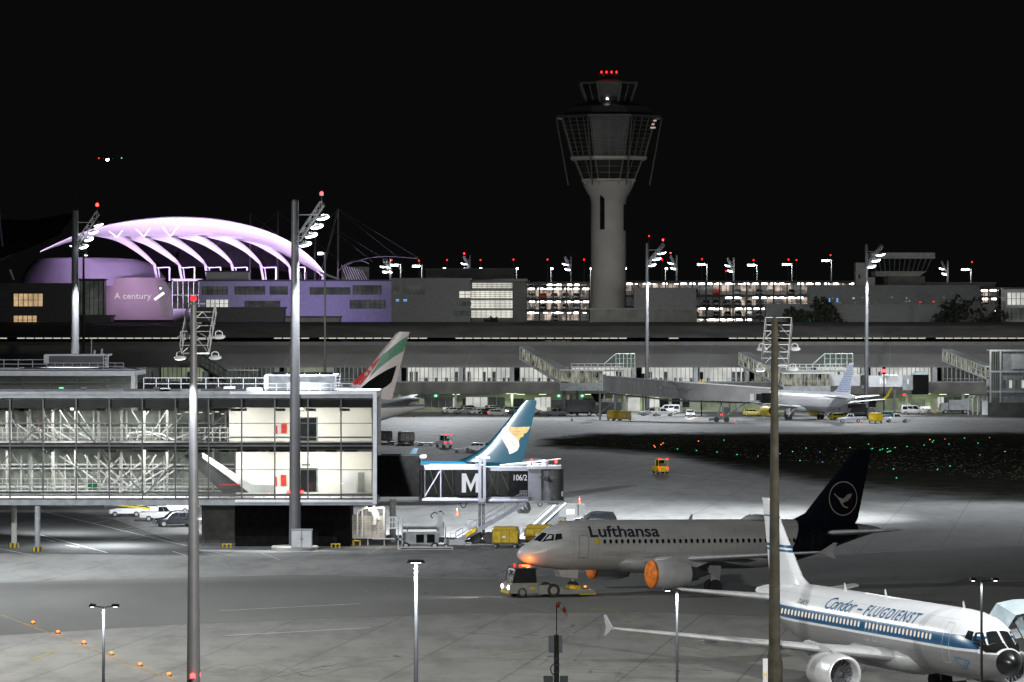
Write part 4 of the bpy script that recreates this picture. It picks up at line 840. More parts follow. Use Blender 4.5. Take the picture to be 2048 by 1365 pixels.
# ---- dark ground floor block under the finger ----
bb=root('dark_annex',(X(585,20.3),F/20.3,0),0,'flat black clad ground floor block under the glass finger','building')
ob=X(585,20.3)
MB().box(X(470,20.3)-ob,X(700,20.3)-ob,0,9,0,4.15).build('wall',M['black'],bb)
MB().box(X(402,20.3)-ob,X(469,20.3)-ob,.9,9,0,4.1).build('side_wall',pm('dark_gloss',(.05,.048,.045),.25,0,.4,.8),bb)
MB().box(X(401,20.3)-ob,X(469,20.3)-ob,.8,.92,.0,.25).box(X(404,20.3)-ob,X(404,20.3)-ob+.12,.75,.88,.25,4.1).build('wall_trim',M['dgrey'],bb)
for i,px in enumerate((455,672)):
    g=WP(px,1090,20.4); b=MB(); 
    for k in (-.4,0,.4): b.tube((k,0,0),(k,0,.45),.07,None,8)
    b.bar((-.45,0,.4),(.45,0,.4),.09)
    tag(b.build('bump_guard',M['yellow'],None,False,(g.x,F/20.4-.8,0)),['low yellow bump guard at the left end of the black block','low yellow bump guard at the right end of the black block'][i],'bump guard')
# ---- supply unit with pipes ----
pu=root('supply_unit',(X(742,20.3),F/20.3,0),0,'pale perforated supply unit with curved pipes beside the black block','machinery')
op=X(742,20.3); k=lambda px:X(px,20.3)-op
MB().box(k(704),k(770),.5,3,.75,3.0).build('housing',pm('perforated_panel',(.55,.53,.50),.5,0,.05),pu)
b=MB()
for i in range(7):
    for j in range(8): 
        if (i*3+j)%5: b.box(k(709+i*8.6),k(709+i*8.6)+.09,.47,.5,.95+j*.25,1.03+j*.25)
b.build('vent_holes',M['dgrey'],pu)
b=MB()
for pts in ([(724,1075),(724,1018),(768,1016),(768,1065)],[(714,1070),(714,1024),(735,1014)],[(750,1050),(748,1012)]): b.path([(k(x),.2,Z(y,20.3)) for x,y in pts],.1,8)
b.path([(k(737),.1,Z(1020,20.3)),(k(745),.1,Z(1022,20.3)),(k(750),.1,Z(1038,20.3)),(k(748),.1,Z(1050,20.3))],.22,10).path([(k(745),.3,Z(1014,20.3)),(k(753),.3,Z(1024,20.3)),(k(757),.3,Z(1040,20.3))],.17,10)
b.build('pipes',M['white'],pu,True)
MB().lathe([(0,.55),(.5,.55),(.75,.3),(.8,.02)],16,'z',(k(730),1.5,3.0)).build('drum',M['lgrey'],pu,True)
b=MB()
for x in (706,720): b.bar((k(x),.1,0),(k(x),.1,.6),.1)
b.bar((k(704),.1,.55),(k(722),.1,.55),.1); b.build('guard_rail',M['yellow'],pu)
b=MB(); 
for x in (708,735,768): b.bar((k(x),1,0),(k(x),1,.75),.12)
b.bar((k(745),0,.75),(k(790),0,.75),.1); b.build('legs',M['lgrey'],pu)
# ================= near jet bridge =================
SB=20.0; YB=F/SB
def loc(px,py,s,o): return ((px-1024)/s-o[0],F/s-o[1],H-(py-HZ)/s-o[2])
jb=root('jet_bridge',(X(960,SB),YB,0),0,'near jet bridge with glazed truss tunnel, big white M and number 106/2','jet bridge')
o=(X(960,SB),YB,0); a=lambda px:X(px,SB)-o[0]; zb=lambda py:Z(py,SB)
MB().box(X(750,20.4)-o[0],a(840),-2,3.5,Z(1000,20.4),Z(917,20.4)).build('rotunda',M['black'],jb)
MB().tube((a(785),1.0,0),(a(785),1.0,zb(1000)),.33,None,16).build('support_column',M['lgrey'],jb,True)
MB().box(a(740),a(852),-1.0,2.6,zb(917)+.05,zb(912)).build('rotunda_roof',M['white'],jb)
b=MB().box(a(838),a(966),-1.3,1.6,zb(939),zb(930)).box(a(838),a(970),-1.35,1.7,zb(1001),zb(994)); b.build('tunnel_frame',M['bsteel'],jb)
MB().tube((a(838),-1.5,zb(1000)),(a(962),-1.5,zb(1000)),.2,None,12).build('floor_tube',M['bsteel'],jb,True)
b=MB()
for px in (843,850,882,): b.box(a(px)-.05,a(px)+.05,-1.34,-1.2,zb(994),zb(939))
for p,q in (((850,992),(880,942)),):
    b.bar((a(p[0]),-1.3,zb(p[1])),(a(q[0]),-1.3,zb(q[1])),.12)
b.build('truss',M['bsteel'],jb)
b=MB()
for p,q in (((886,942),(906,990)),((906,990),(930,942)),((930,942),(952,990)),((905,942),(905,992)),((860,942),(874,990)),((990,942),(980,992)),((975,942),(996,992)),((996,942),(996,992)),((1000,942),(1022,992)),((1022,992),(1044,942)),((972,990),(990,950))):
    b.bar((a(p[0]),.9,zb(p[1])),(a(q[0]),.9,zb(q[1])),.1)
b.build('inner_truss',M['paleblue'],jb)
MB().box(a(842),a(958),-1.25,-1.22,zb(994),zb(939)).box(a(970),a(1056),-1.45,-1.42,zb(994),zb(942)).build('tunnel_glazing',M['bglass'],jb)
MB().box(a(840),a(1056),1.5,1.6,zb(994),zb(939)).build('far_dark_glazing',M['dgrey'],jb)  # opaque dark far side, the dim interior put into its colour
MB().box(a(842),a(1056),-1.1,1.4,zb(997),zb(993.5)).build('tunnel_floor',M['dgrey'],jb)
b=MB().box(a(966),a(1060),-1.55,1.8,zb(941),zb(934)).box(a(970),a(1060),-1.5,1.8,zb(1000),zb(993)); b.build('outer_tunnel_frame',M['bsteel'],jb)
MB().tube((a(970),-1.5,zb(1001)),(a(1062),-1.5,zb(1001)),.2,None,12).build('floor_tube',M['bsteel'],jb,True)
MB().box(a(912),a(958),-1.6,-1.55,zb(990),zb(941)).build('letter_panel',M['black'],jb)
decal('sign_letter',[[(0,0),(.42,0),(.42,1.9),(0,1.9)],[(1.38,0),(1.8,0),(1.8,1.9),(1.38,1.9)],[(.42,1.9),(.9,.78),(.9,.05),(.42,1.2)],[(1.38,1.9),(1.38,1.2),(.9,.05),(.9,.78)]],lambda u,v_:(a(924)+u,-1.62,zb(984)+v_),em('white_letter',(.9,.93,1),.8),jb,9)
MB().box(a(1018),a(1056),-1.6,-1.55,zb(992),zb(942)).build('number_panel',M['black'],jb)
decal('sign_number',text_polys('106/2',1.32,.58,0,.008),lambda u,v_:(a(1027.5)+u,-1.62,zb(960)+v_),em('white_number',(.9,.93,1),.75),jb,9)
# lift column and bogie
b=MB().box(a(957),a(963),-1.9,-1.5,zb(1006),zb(915)).box(a(966),a(972),-1.9,-1.5,zb(1006),zb(917)).box(a(957),a(970),-1.95,-1.45,zb(1003),zb(996)).box(a(950),a(958),-1.9,-1.6,zb(932),zb(926)); b.build('lift_column',M['bsteel'],jb)
MB().box(a(952),a(980),-1.9,-1.5,zb(916),zb(913)).build('column_head',M['lgrey'],jb)
b=MB().box(a(964),a(970),-1.8,-1.4,.9,zb(1006)).box(a(957),a(962),-1.8,-1.6,1.2,zb(1006)).box(a(950),a(985),-1.8,1.2,.6,1.0).box(a(958),a(962),.9,1.2,1,zb(1000)); b.build('bogie_leg',M['dgrey'],jb)
for px in (952,978):
    MB().lathe([(-.25,.2),(-.25,.5),(-.1,.6),(.1,.6),(.25,.5),(.25,.2)],18,'y',(a(px),-1.9,.6),True).build('wheel',M['rubber'],jb,True)
MB().box(a(935),a(953),-1.0,.2,zb(1058),zb(1040)).build('drive_box',M['grey'],jb)
b=MB(); b.path([(a(927)+.3*math.cos(t),-1.2,zb(1004)+.0-.55*math.sin(t)) for t in [math.pi*i/8 for i in range(9)]],.05,6).path([(a(1080)+.25*math.cos(t),-1.2,zb(1004)-.4*math.sin(t)) for t in [math.pi*i/8 for i in range(9)]],.05,6); b.build('cable_loop',M['rubber'],jb)
# cab
b=MB().box(a(1056),a(1082),-2.0,2.0,zb(1000),zb(936)).box(a(1082),a(1097),-1.7,2.0,zb(1000),zb(940)); b.build('cab',M['bsteel'],jb)
MB().lathe([(zb(1001),1.0),(zb(938),1.0)],24,'z',(a(1108),-.9,0),True).build('canopy_bellows',pm('bellows',(.10,.10,.10),.8,0,.2),jb)
MB().box(a(1054),a(1122),-2.2,2.2,zb(937),zb(932)).build('cab_roof',M['lgrey'],jb)
MB().prism([(a(1078),zb(952)),(a(1096),zb(952)),(a(1096),zb(958)),(a(1086),zb(958))],'y',-2.6,-1.75).build('sunshade',M['dgrey'],jb)
MB().box(a(1052),a(1124),-2.3,2.0,zb(1005),zb(1000)).box(a(1096),a(1118),-2.1,2.0,zb(1008),zb(1003)).build('cab_floor',M['grey'],jb)
MB().lathe([(0,.32),(.35,.34),(.42,.42),(.5,.38),(.62,.2)],16,'z',(a(1090),0,zb(932)),True).build('roof_dome',M['lgrey'],jb,True)
MB().bar((a(1000),-.5,zb(930)),(a(1122),.2,zb(918)),.09).build('roof_pole',M['white'],jb)
for px,py in ((1063,924),(1112,926)): 
    b=MB().tube((a(px),0,zb(932)),(a(px),0,zb(py)),.05).build('beacon',M['dsteel'],jb); MB().lathe([(0,.12),(.2,.12),(.26,.03)],10,'z',(a(px),0,zb(py)),True).build('beacon_lamp',M['redh'],b)
b=MB(); rail(b,a(1040),a(1056),-2.3,zb(1000),1.0,5,.05,(.4,.7,1.0)); rail(b,a(1080),a(1098),-2.25,zb(1000),1.0,5,.04,(.5,1)); b.build('platform_railing',M['bsteel'],jb)
MB().box(a(1118),a(1126),-1.6,-1.2,zb(992),zb(982)).build('lamp_box',M['lgrey'],jb)
b=MB().tube((a(1047),-1,zb(1000)),(a(1047),-1,zb(1012)),.3).lathe([(0,.5),(.4,.75),(1.1,.6),(1.2,.2)],14,'z',(a(1047),-1,zb(1026)),True); b.build('hose_reel',M['lgrey'],jb,True)
# service stairs
b=MB()
P0=(a(1050),-2.2,zb(1001)); P1=(a(912),-2.2,.15)
for y in (-2.3,-1.3): b.prism([(P0[0],P0[2]),(P0[0]+.4,P0[2]-.15),(P1[0]+.4,P1[2]-.1),(P1[0]-.3,P1[2]-.1),(P1[0]-.3,P1[2]+.1)],'y',y,y+.06)
for i in range(22):
    t=i/21; b.box(P0[0]+(P1[0]-P0[0])*t-.15,P0[0]+(P1[0]-P0[0])*t+.12,-2.25,-1.3,P0[2]-.1+(P1[2]-P0[2])*t,P0[2]-.05+(P1[2]-P0[2])*t)
for y in (-2.3,-1.25):
    for k in (.55,1.05): b.bar((P0[0],y,P0[2]+k),(P1[0],y,P1[2]+k),.05)
    for i in range(11): t=i/10; x=P0[0]+(P1[0]-P0[0])*t; z=P0[2]+(P1[2]-P0[2])*t; b.bar((x,y,z),(x,y,z+1.05),.045)
b.path([(P1[0],-2.3,P1[2]+1.0),(P1[0]-.5,-2.3,P1[2]+.9),(P1[0]-.6,-2.3,.4),(P1[0],-2.3,.25)],.03)
st=b.build('stairs',M['bsteel'],jb)
MB().prism([(P1[0]+1.0,P1[2]+.95),(P1[0]+2.0,P1[2]+1.55),(P1[0]+2.0,P1[2]+1.1),(P1[0]+1.0,P1[2]+.5)],'y',-2.4,-2.37).build('warning_plate',M['dyellow'],st)
MB().box(P1[0]-.9,P1[0]+.5,-2.5,-1.1,0,.08).build('stair_foot',M['dyellow'],st)
# ---- mobile passenger stairs behind the airliner nose ----
ps=root('passenger_stairs',(X(1100,19.4),F/19.4,0),0,'covered passenger stairs with white side rails and raised box platform','stairs'); c_=lambda px:X(px,19.4)-X(1100,19.4); d_=lambda py:Z(py,19.4)
q0=(c_(1034),d_(1070)); q1=(c_(1115),d_(1003))
MB().prism([(q0[0],q0[1]),(q1[0]-.3,q1[1]),(q1[0]+.5,q1[1]-.1),(q0[0]+1.0,q0[1]-.3)],'y',-.6,1.4).build('flight',M['dconc'],ps)
MB().prism([(q0[0]+.7,q0[1]+.0),(q1[0]+.5,q1[1]),(q1[0]+1.4,q1[1]-.5),(q1[0]+1.2,q1[1]-1.4),(q0[0]+2.2,q0[1]-.4)],'y',-.95,-.8).build('side_panel',M['dgrey'],ps)
for k in (.15,.95): MB().bar((q0[0]+.2+k,-.98,q0[1]-.1-k*.1),(q1[0]-.1+k,-.98,q1[1]-.02-k*.1),.17).build('handrail',M['lgrey'],ps)
MB().box(c_(1117),c_(1155),-1,1.4,d_(1034),d_(1008)).build('platform',M['dconc'],ps)
MB().box(c_(1155),c_(1170),-.9,1.3,d_(1032),d_(1008)).build('platform_canopy',M['dconc'],ps)
MB().box(c_(1133),c_(1149),-1.03,-1.0,d_(1028),d_(1018)).build('platform_window',M['lgrey'],ps)
b=MB()
for x in (1118,1126): b.bar((c_(x)+.3,-.8,d_(1034)),(c_(x)-.1,-.8,.5),.12); b.bar((c_(x)+.3,1.2,d_(1034)),(c_(x)-.1,1.2,.5),.12)
b.build('support_leg',M['dgrey'],ps); MB().box(c_(1045),c_(1140),-1,1.4,.35,.7).build('chassis',M['dgrey'],ps)
for x in (1055,1130):
    for y in (-1.05,1.35): MB().lathe([(-.12,.4),(.12,.4)],14,'y',(c_(x),y,.4),True).build('wheel',M['rubber'],ps)
# ================= long terminal behind the far apron =================
ST=9.17; YT=F/ST; u_=lambda px,s=ST:(px-1024)/s; w_=lambda py,s=ST:H-(py-HZ)/s
tm=root('terminal_building',(0,YT,0),0,'very long low grey terminal with curved roof and glowing window bands across the picture','building')
XL,XR=-150,150
MB().box(XL,XR,4,30,0,3.9).build('lower_wall',pm('pale_green_wall',(.34,.37,.28),.8,0,.1,.2),tm)
MB().box(XL,XR,-.3,30,3.95,6.5).build('concourse_deck',M['dconc'],tm)
MB().box(XL,XR,.1,30,6.5,6.7).build('sill',M['grey'],tm)
MB().ring([[(x,0,9.75),(x,.8,10.2),(x,8,12.6),(x,20,14.6),(x,20,14.2),(x,8,12.2),(x,.9,9.75)] for x in (XL,XR)]).build('roof',M['roofgrey'],tm)
b=MB()
for i in range(-11,12):
    x=i*13.2+3; b.ring([[(x+k,-.02,9.82),(x+k,.8,10.24),(x+k+1,8,12.64),(x+k+2,20,14.64)] for k in (0,.18)],False,close=False)
b.build('roof_seams',M['grey'],tm)
MB().box(XL,XR,19,34,9,15.2).build('recess_wall',M['dgrey'],tm)
MB().ring([[(x,18,16.4),(x,30,18.6),(x,60,19.4),(x,60,15.0),(x,18.5,16.1)] for x in (XL,XR)]).build('upper_roof',pm('upper_roof_grey',(.10,.10,.10),.7,0,.25,.15),tm)
sx=F/(YT+18.8)
b=MB()
for p0,p1 in ((-20,450),(548,1256),(1338,1360),(1458,2070)):
    n=max(1,int((p1-p0)/18))
    for i in range(n):
        if rg.random()<.93: b.box((p0+(p1-p0)*i/n-1024)/sx,(p0+(p1-p0)*(i+.86)/n-1024)/sx,18.9,18.99,H-(677.8-HZ)/sx,H-(675.8-HZ)/sx)
b.build('light_strip',M['tubew'],tm)
# upper window bands: lit rooms behind mullions, one window per bay
rgt=random.Random(4)
bays=[]; px=-120
while px<2180:
    wd=rgt.choice((96,110,128)); bays.append((px,px+wd-6)); px+=wd+rgt.choice((6,14))
mats=[M['whiteroom'],M['whiteroom'],M['dimroom'],M['whiteroom'],M['greenroom']]
for i,(p0,p1) in enumerate(bays):
    b=MB(); n=int((p1-p0)/8.5)
    for j in range(n+1):
        x=u_(p0+(p1-p0)*j/n); b.box(x-.09,x+.09,-.12,.05,6.6,9.8)
    b.box(u_(p0),u_(p1),-.1,.02,7.25,7.35); w=b.build('window_band',M['grey'],tm)
    m=M['whiteroom'] if 820<p0<1230 or p0>1250 and rgt.random()<.6 else rgt.choice(mats)
    if p0<760: m=M['dimroom'] if i%2 else M['greenroom']
    r_=MB().box(u_(p0)+.1,u_(p1)-.1,4.5,4.6,6.6,9.8); r_.build('lit_room',m,w)
    f=MB()
    for j in range(int((p1-p0)/10)):
        if rgt.random()<.6: x=u_(p0)+.5+j*1.1; f.box(x,x+.7,2.2,3.0,6.7,7.5 if rgt.random()<.8 else 8.8)
    if f.v: f.build('furniture',M['dgrey'],w)
    MB().box(u_(p1)+.0,u_(p1)+.9,-.15,4,6.6,9.75).build('bay_wall',M['grey'],w)
# ground floor doors, windows, green-white lights
for i in range(46):
    p=-60+47*i+rgt.uniform(-6,6); kind=rgt.choice('dwwlgg')
    if kind=='d': MB().box(u_(p),u_(p)+1.4,3.93,3.99,0,2.4).build('door',M['dgrey'],tm)
    elif kind=='w': MB().box(u_(p),u_(p)+rgt.uniform(2.5,4),3.93,3.99,1.0,2.9).build('window',M['dglass'],tm)
    elif kind=='g': MB().box(u_(p),u_(p)+3.2,3.93,3.99,.5,2.9).build('window',M['greenroom'],tm)
    else: MB().box(u_(p),u_(p)+2.6,3.93,3.99,.2,3.1).build('window',M['whiteroom'],tm)
for p0,p1,m in ((931,975,'whiteroom'),(976,1010,'dimroom'),(848,905,'dimroom'),(1082,1102,'whiteroom'),(1300,1320,'whiteroom'),(1878,1892,'whiteroom'),(1892,1926,'dimroom'),(1420,1460,'greenroom')):
    b=MB().box(u_(p0),u_(p1),3.85,3.92,1.0,3.2); n=max(2,int((p1-p0)/12)); w=b.build('window',M[m],tm); b=MB()
    for j in range(n+1): x=u_(p0+(p1-p0)*j/n); b.box(x-.06,x+.06,3.78,3.85,.95,3.2)
    b.build('frame',M['grey'],w)
for p in (871,1118,1165,1350): MB().box(u_(p)-.25,u_(p)+.25,3.6,3.9,3.3,3.7).build('exit_sign',M['exitg'],tm)
b=MB()
for i in range(-11,12): b.box(i*12.3-.25,i*12.3+.25,-.1,.4,0,3.95)
b.build('column_row',M['conc'],tm)
b=MB()
for p in (1035,1078,1170,1240,1880,1925,1560,1330,1460,905): b.box(u_(p),u_(p)+1.6,1.5,1.7,3.82,3.93)
b.build('soffit_lights',em('greenish_tube',(.8,1,.6),2.2),tm)
M['gangroom']=room_em('gangway_room',(.8,.8,.62),(.03,.035,.03),.42,1.5,(1,1,.3))
# ---- sloping fixed gangways and glazed corner towers ----
def gangway(name,x0,y0,x1,y1,label,s0=9.25,s1=9.5,ht=26,tower=True,tw=42,lit='gangroom'):
    """from the roof (x0,y0) falling to the right and towards us (x1,y1)"""
    a0=WP(x0,y0,s0); a1=WP(x1,y1,s1); g=root(name,(a1.x,a1.y,0),0,label,'gangway'); O=Vector((a1.x,a1.y,0)); a0=a0-O; a1=a1-O; h=ht/10.0; dn=Vector((0,0,-h)); wv=Vector((2.2,1.2,0))
    MB().ring([[a0,a0+wv,a0+wv+Vector((0,0,.15)),a0+Vector((0,0,.15))],[a1,a1+wv,a1+wv+Vector((0,0,.15)),a1+Vector((0,0,.15))]]).build('roof',M['grey'],g)
    b=MB(); b.bar(a0+dn,a1+dn,.3); b.bar(a0,a1,.22)
    n=int((x1-x0)/9)
    for i in range(n+1):
        p=a0+(a1-a0)*i/n; b.bar(p,p+dn,.12)
        if i<n: q=a0+(a1-a0)*(i+1)/n; b.bar(p+dn*.5,q+dn*.5,.07)
    b.build('window_frame',M['lgrey'],g)
    w=Vector((.3,1.0,0)); MB().ring([[a0+w,a0+w+Vector((0,.1,0)),a0+w+dn+Vector((0,.1,0)),a0+w+dn],[a1+w,a1+w+Vector((0,.1,0)),a1+w+dn+Vector((0,.1,0)),a1+w+dn]]).build('lit_interior',M[lit],g)
    MB().ring([[a0+dn,a0+dn+wv,a0+dn+wv-Vector((0,0,.3)),a0+dn-Vector((0,0,.3))],[a1+dn,a1+dn+wv,a1+dn+wv-Vector((0,0,.3)),a1+dn-Vector((0,0,.3))]]).build('floor',M['dconc'],g)
    if tower:
        z1=a1.z; x2=tw/s1
        MB().box(0,x2,-.3,3,z1-h-1.6,z1-h-.0).build('tower_base',M['grey'],g); MB().box(-.1,x2+.1,-.4,3.2,z1,z1+.25).build('tower_roof',M['lgrey'],g)
        b=MB()
        for i in range(int(x2/.9)+1): b.box(i*.9,i*.9+.09,-.3,-.2,z1-h,z1)
        b.box(0,x2,-.3,-.22,z1-h*.6,z1-h*.6+.08); b.build('tower_window',M['grey'],g); MB().box(.2,x2-.1,2.4,2.5,z1-h,z1).build('tower_room',M[lit],g)
        MB().box(.5,1.2,.5,1.2,0,z1-h-1.5).box(x2-1.2,x2-.5,.5,1.2,0,z1-h-1.5).build('tower_leg',M['dconc'],g)
    return g
gangway('gangway',1040,694,1120,742,'sloping glazed gangway descending from the terminal roof left of the control tower mast',tw=88)
gangway('gangway',1478,706,1566,748,'sloping glazed gangway descending behind the large right mast',tw=95)
gangway('gangway',1885,700,1972,735,'sloping glazed gangway descending to the glazed corner tower at the far right',ht=24,tw=20)
gangway('gangway',400,708,455,742,'sloping grey gangway just right of the near left mast',tw=60,lit='dimroom')
# roof terrace frames
def frame_deck(name,x0,x1,yb_,yt,s,label,shed=None):
    p=WP(x0,yb_,s); r=root(name,(p.x,p.y,0),0,label,'railing'); wd=(x1-x0)/s; h=(yb_-yt)/s; b=MB(); z=p.z
    for i in range(int(wd/1.4)+1): b.bar((i*1.4,0,z),(i*1.4,0,z+h),.1); b.bar((i*1.4,1.5,z),(i*1.4,1.5,z+h),.08)
    for k in (0,.5,1): b.bar((0,0,z+h*k),(wd,0,z+h*k),.1); b.bar((0,1.5,z+h*k),(wd,1.5,z+h*k),.08)
    b.build('railing',M['lgrey'],r)
    MB().box(0,wd,-.1,2.0,z-.35,z).build('deck',M['grey'],r); MB().box(1,1.5,.8,1.2,0,z-.35).box(wd-1.5,wd-1,.8,1.2,0,z-.35).build('leg',M['dconc'],r)
    if shed:
        sx0,sx1,sy=shed; b=MB(); c0=(sx0-x0)/s; c1=(sx1-x0)/s; hh=(yb_-sy)/s
        for y in (0,2): 
            b.path([(c0-2.5,y,z+h),(c0-.8,y,z+hh*.8),(c0,y,z+hh),(c1,y,z+hh)],.07)
            for i in range(6): x=c0+(c1-c0)*i/5; b.bar((x,y,z),(x,y,z+hh),.08)
        for k in (.4,.7): b.bar((c0,0,z+hh*k),(c1,0,z+hh*k),.06)
        b.build('stair_cage',pm('pale_green_steel',(.35,.46,.40),.5),r)
    return r
frame_deck('roof_walkway',1143,1246,740,728,9.45,'white railed roof walkway left of the first far floodlight mast',(1232,1270,708))
frame_deck('roof_walkway',1560,1690,741,729,9.45,'long white railed roof walkway ending in a stair cage above the dotted airliner fin',(1650,1706,708))
MB().box(0,0,0,0,0,0) if False else None
# ---- sloping far jet bridge in the middle ----
fj=root('jet_bridge',(u_(1200,9.7),F/9.7,0),0,'long closed grey jet bridge sloping down to the right towards the dotted airliner','jet bridge')
o=(u_(1200,9.7),F/9.7,0)
A=[[loc(1208,752,9.75,o),loc(1208,782,9.75,o)],[loc(1375,766,9.95,o),loc(1375,800,9.95,o)],[loc(1540,778,10.05,o),loc(1540,806,10.05,o)]]
def slab_(pts,d,name,mat,par):
    n=len(pts); return MB().ring([pts,[(p[0],p[1]+d,p[2]) for p in pts]]).build(name,mat,par)
b=MB()
for i in (0,1):
    R4=[[a_,b_,(b_[0],b_[1]+2.6,b_[2]),(a_[0],a_[1]+2.6,a_[2])] for a_,b_ in A[i:i+2]]
    b.ring(R4)
b.build('tunnel',pm('jet_bridge_grey',(.22,.215,.21),.6,0,.12,.3),fj)
b=MB()
for i in range(34):
    t=i/33; a_=loc(1212+326*t,753+13.5*min(1,t*2)+12*max(0,t*2-1),9.9,o); b.box(a_[0],a_[0]+.1,a_[1]-.52,a_[1]-.3,a_[2]-3.0,a_[2]-.1)
b.build('wall_ribs',M['grey'],fj)
b=MB(); pp=[loc(x,y,9.9,o) for x,y in ((1205,752),(1375,765),(1545,777))]
for i in range(2): b.bar((pp[i][0],pp[i][1]-.4,pp[i][2]),(pp[i+1][0],pp[i+1][1]-.4,pp[i+1][2]),.25)
for px in (1208,1452): q_=loc(px,752 if px<1300 else 772,9.9,o); b.box(q_[0]-.3,q_[0]+.3,q_[1]-.6,q_[1]+2.5,q_[2]-3.1,q_[2]+.3)
b.build('roof_edge',M['lgrey'],fj)
b=MB(); P=[loc(1315+i*4.5,772+i*.4+ (3.5 if i%4 in(1,2) else 0),9.95,o) for i in range(26)]; b.path([(x,y-.55,z) for x,y,z in P],.06,5); b.build('hanging_cable',M['dgrey'],fj)
b=MB(); P=[loc(x,y,9.9,o) for x,y in ((1210,786),(1350,802),(1500,806))]
for i in range(2): b.bar(P[i],P[i+1],.3)
b.build('under_beam',M['dgrey'],fj)
q0=loc(1443,806,10,o); gz=0
b=MB()
for dx in (-1.3,1.3): b.bar((q0[0],q0[1]+1,q0[2]),(q0[0]+dx*.6,q0[1]+1,.6),.3)
b.bar((q0[0]+5,q0[1]+1,q0[2]),(q0[0]+.5,q0[1]+1,1.0),.2); b.bar((q0[0]-2.5,q0[1]+1,.5),(q0[0]+1.6,q0[1]+1,.9),.5); b.build('bogie',M['dgrey'],fj)
for dx in (-1.0,1.0): MB().lathe([(-.3,.55),(.3,.55)],16,'y',(q0[0]+dx,q0[1],.55),True).build('wheel',M['rubber'],fj)
MB().box(q0[0]-.15,q0[0]+.15,q0[1]-.5,q0[1]-.3,1.4,1.7).build('beacon_lamp',M['redl'],fj)
for x0,x1,m in ((1500,1507,'whiteroom'),(1512,1524,'dglass')): p=loc(x0,795,10.1,o); MB().box(p[0],p[0]+(x1-x0)/10,p[1]-.6,p[1]-.45,p[2]-.6,p[2]+.7).build('cab_window',M[m],fj)
MB().lathe([(-.1,1.5),(1.9,1.5)],18,'z',(loc(1538,806,10.1,o)[0],loc(1538,806,10.1,o)[1]+1,loc(1538,806,10.1,o)[2]),True).build('cab_hood',M['black'],fj)
b=MB(); 
for px,y0 in ((1200,0),(1230,0)): p=loc(px,782,9.8,o); b.box(p[0]-.2,p[0]+.2,p[1]+.6,p[1]+1,0,p[2])
b.bar((loc(1200,782,9.8,o)[0],o[1]*0+.8,1),(loc(1230,782,9.8,o)[0],.8,3.5),.12); b.build('pillar',M['grey'],fj)
MB().prism([(-2.0,5.2),(1.0,5.2),(0,3.4),(-.8,3.4)],'y',-1,1.5).build('rotunda_cone',M['black'],fj)
# cab with lit windows + tunnel (middle)
def far_bridge(x0,x1,y0,y1,xr,label,s=9.45,m='greenroom',M_=False):
    p=WP(x0,y1,s); r=root('jet_bridge',(p.x,p.y,0),0,label,'jet bridge'); wd=(x1-x0)/s; h=(y1-y0)/s; z=p.z
    MB().box(0,wd,0,3,z,z+.5).box(0,wd,0,3,z+h-.3,z+h).box(-.1,.1,0,3,z,z+h).build('cabin_frame',M['grey'],r)
    b=MB(); 
    for i in range(int(wd/1.1)+1): b.box(i*1.1,i*1.1+.1,-.05,.05,z+.4,z+h-.2)
    b.build('window_bars',M['grey'],r); MB().box(.1,wd-.1,2.2,2.3,z+.4,z+h-.2).build('lit_room',M[m],r)
    w2=(xr-x0)/s; MB().box(wd,wd+.7,-.3,3.2,z-.2,z+h-.2).box(wd+.7,w2,.1,2.9,z+.2,z+h-.45).build('tunnel',M['lgrey'],r)
    MB().box(1,1.6,1,1.6,0,z).box(w2*.8,w2*.8+.5,1,1.6,0,z+.3).build('leg',M['dconc'],r)
    return r,w2,z,h
far_bridge(1574,1640,746,774,1720,'jet bridge root with greenish lit cabin, right of the large right mast')
r,w2,z,h=far_bridge(1720,1730,748,776,1805,'grey jet bridge with ribbed tunnel and faint M, right of the dotted fin',s=9.4,m='dimroom')
decal('faint_letters',[[(0,0),(.3,0),(.3,1.3),(0,1.3)],[(1.1,0),(1.4,0),(1.4,1.3),(1.1,1.3)],[(.3,1.3),(.7,.5),(.7,.05),(.3,.85)],[(1.1,1.3),(1.1,.85),(.7,.05),(.7,.5)]],lambda u,v__:(4.2+u,.08,z+.8+v__),M['white'],r,9)
MB().box(w2,w2+3,-.3,3,z-.5,z+h-.3).build('cab',M['grey'],r); MB().box(w2+2.2,w2+5.5,-.6,3.2,z-1.4,z+h-.2).build('canopy',M['black'],r); MB().prism([(w2+2.2,z+h-.2),(w2+5.5,z+h-.2),(w2+5.2,z+h+.4),(w2+3,z+h+.5)],'y',-.7,3).build('canopy_roof',M['paleblue'],r)
MB().box(w2-4,w2-1,0,2.5,z+h-.45,z+h-.2).box(w2+1.0,w2+1.3,-.35,-.3,z+.8,z+1.8).build('trim',M['white'],r)
MB().lathe([(0,.3),(.3,.3)],8,'z',(w2+.4,0,z-1.6),True).build('red_lamp',M['redl'],r)
# traffic signals
for px,py,lit,l in ((1286,755,0,'dark signal box over the sloping far jet bridge, left one'),(1403,752,0,'dark signal box with yellow panel above the sloping far jet bridge'),(1768,742,1,'red lit signal in front of the terminal windows')):
    p=WP(px,py,9.45); r=root('signal',(p.x,p.y,p.z-.7),0,l,'signal'); b=MB().box(-.35,.35,-.2,.2,0,1.5); b.tube((0,.1,-p.z+.7),(0,.1,0),.12); b.build('housing',M['black'],r)
    if lit: MB().box(-.28,.28,-.25,-.2,.4,1.0).build('lamp',M['redh'],r)
    if '1403' in str(px): MB().box(-.7,.8,-.25,-.2,-1.2,-.4).build('panel',M['dyellow'],r)
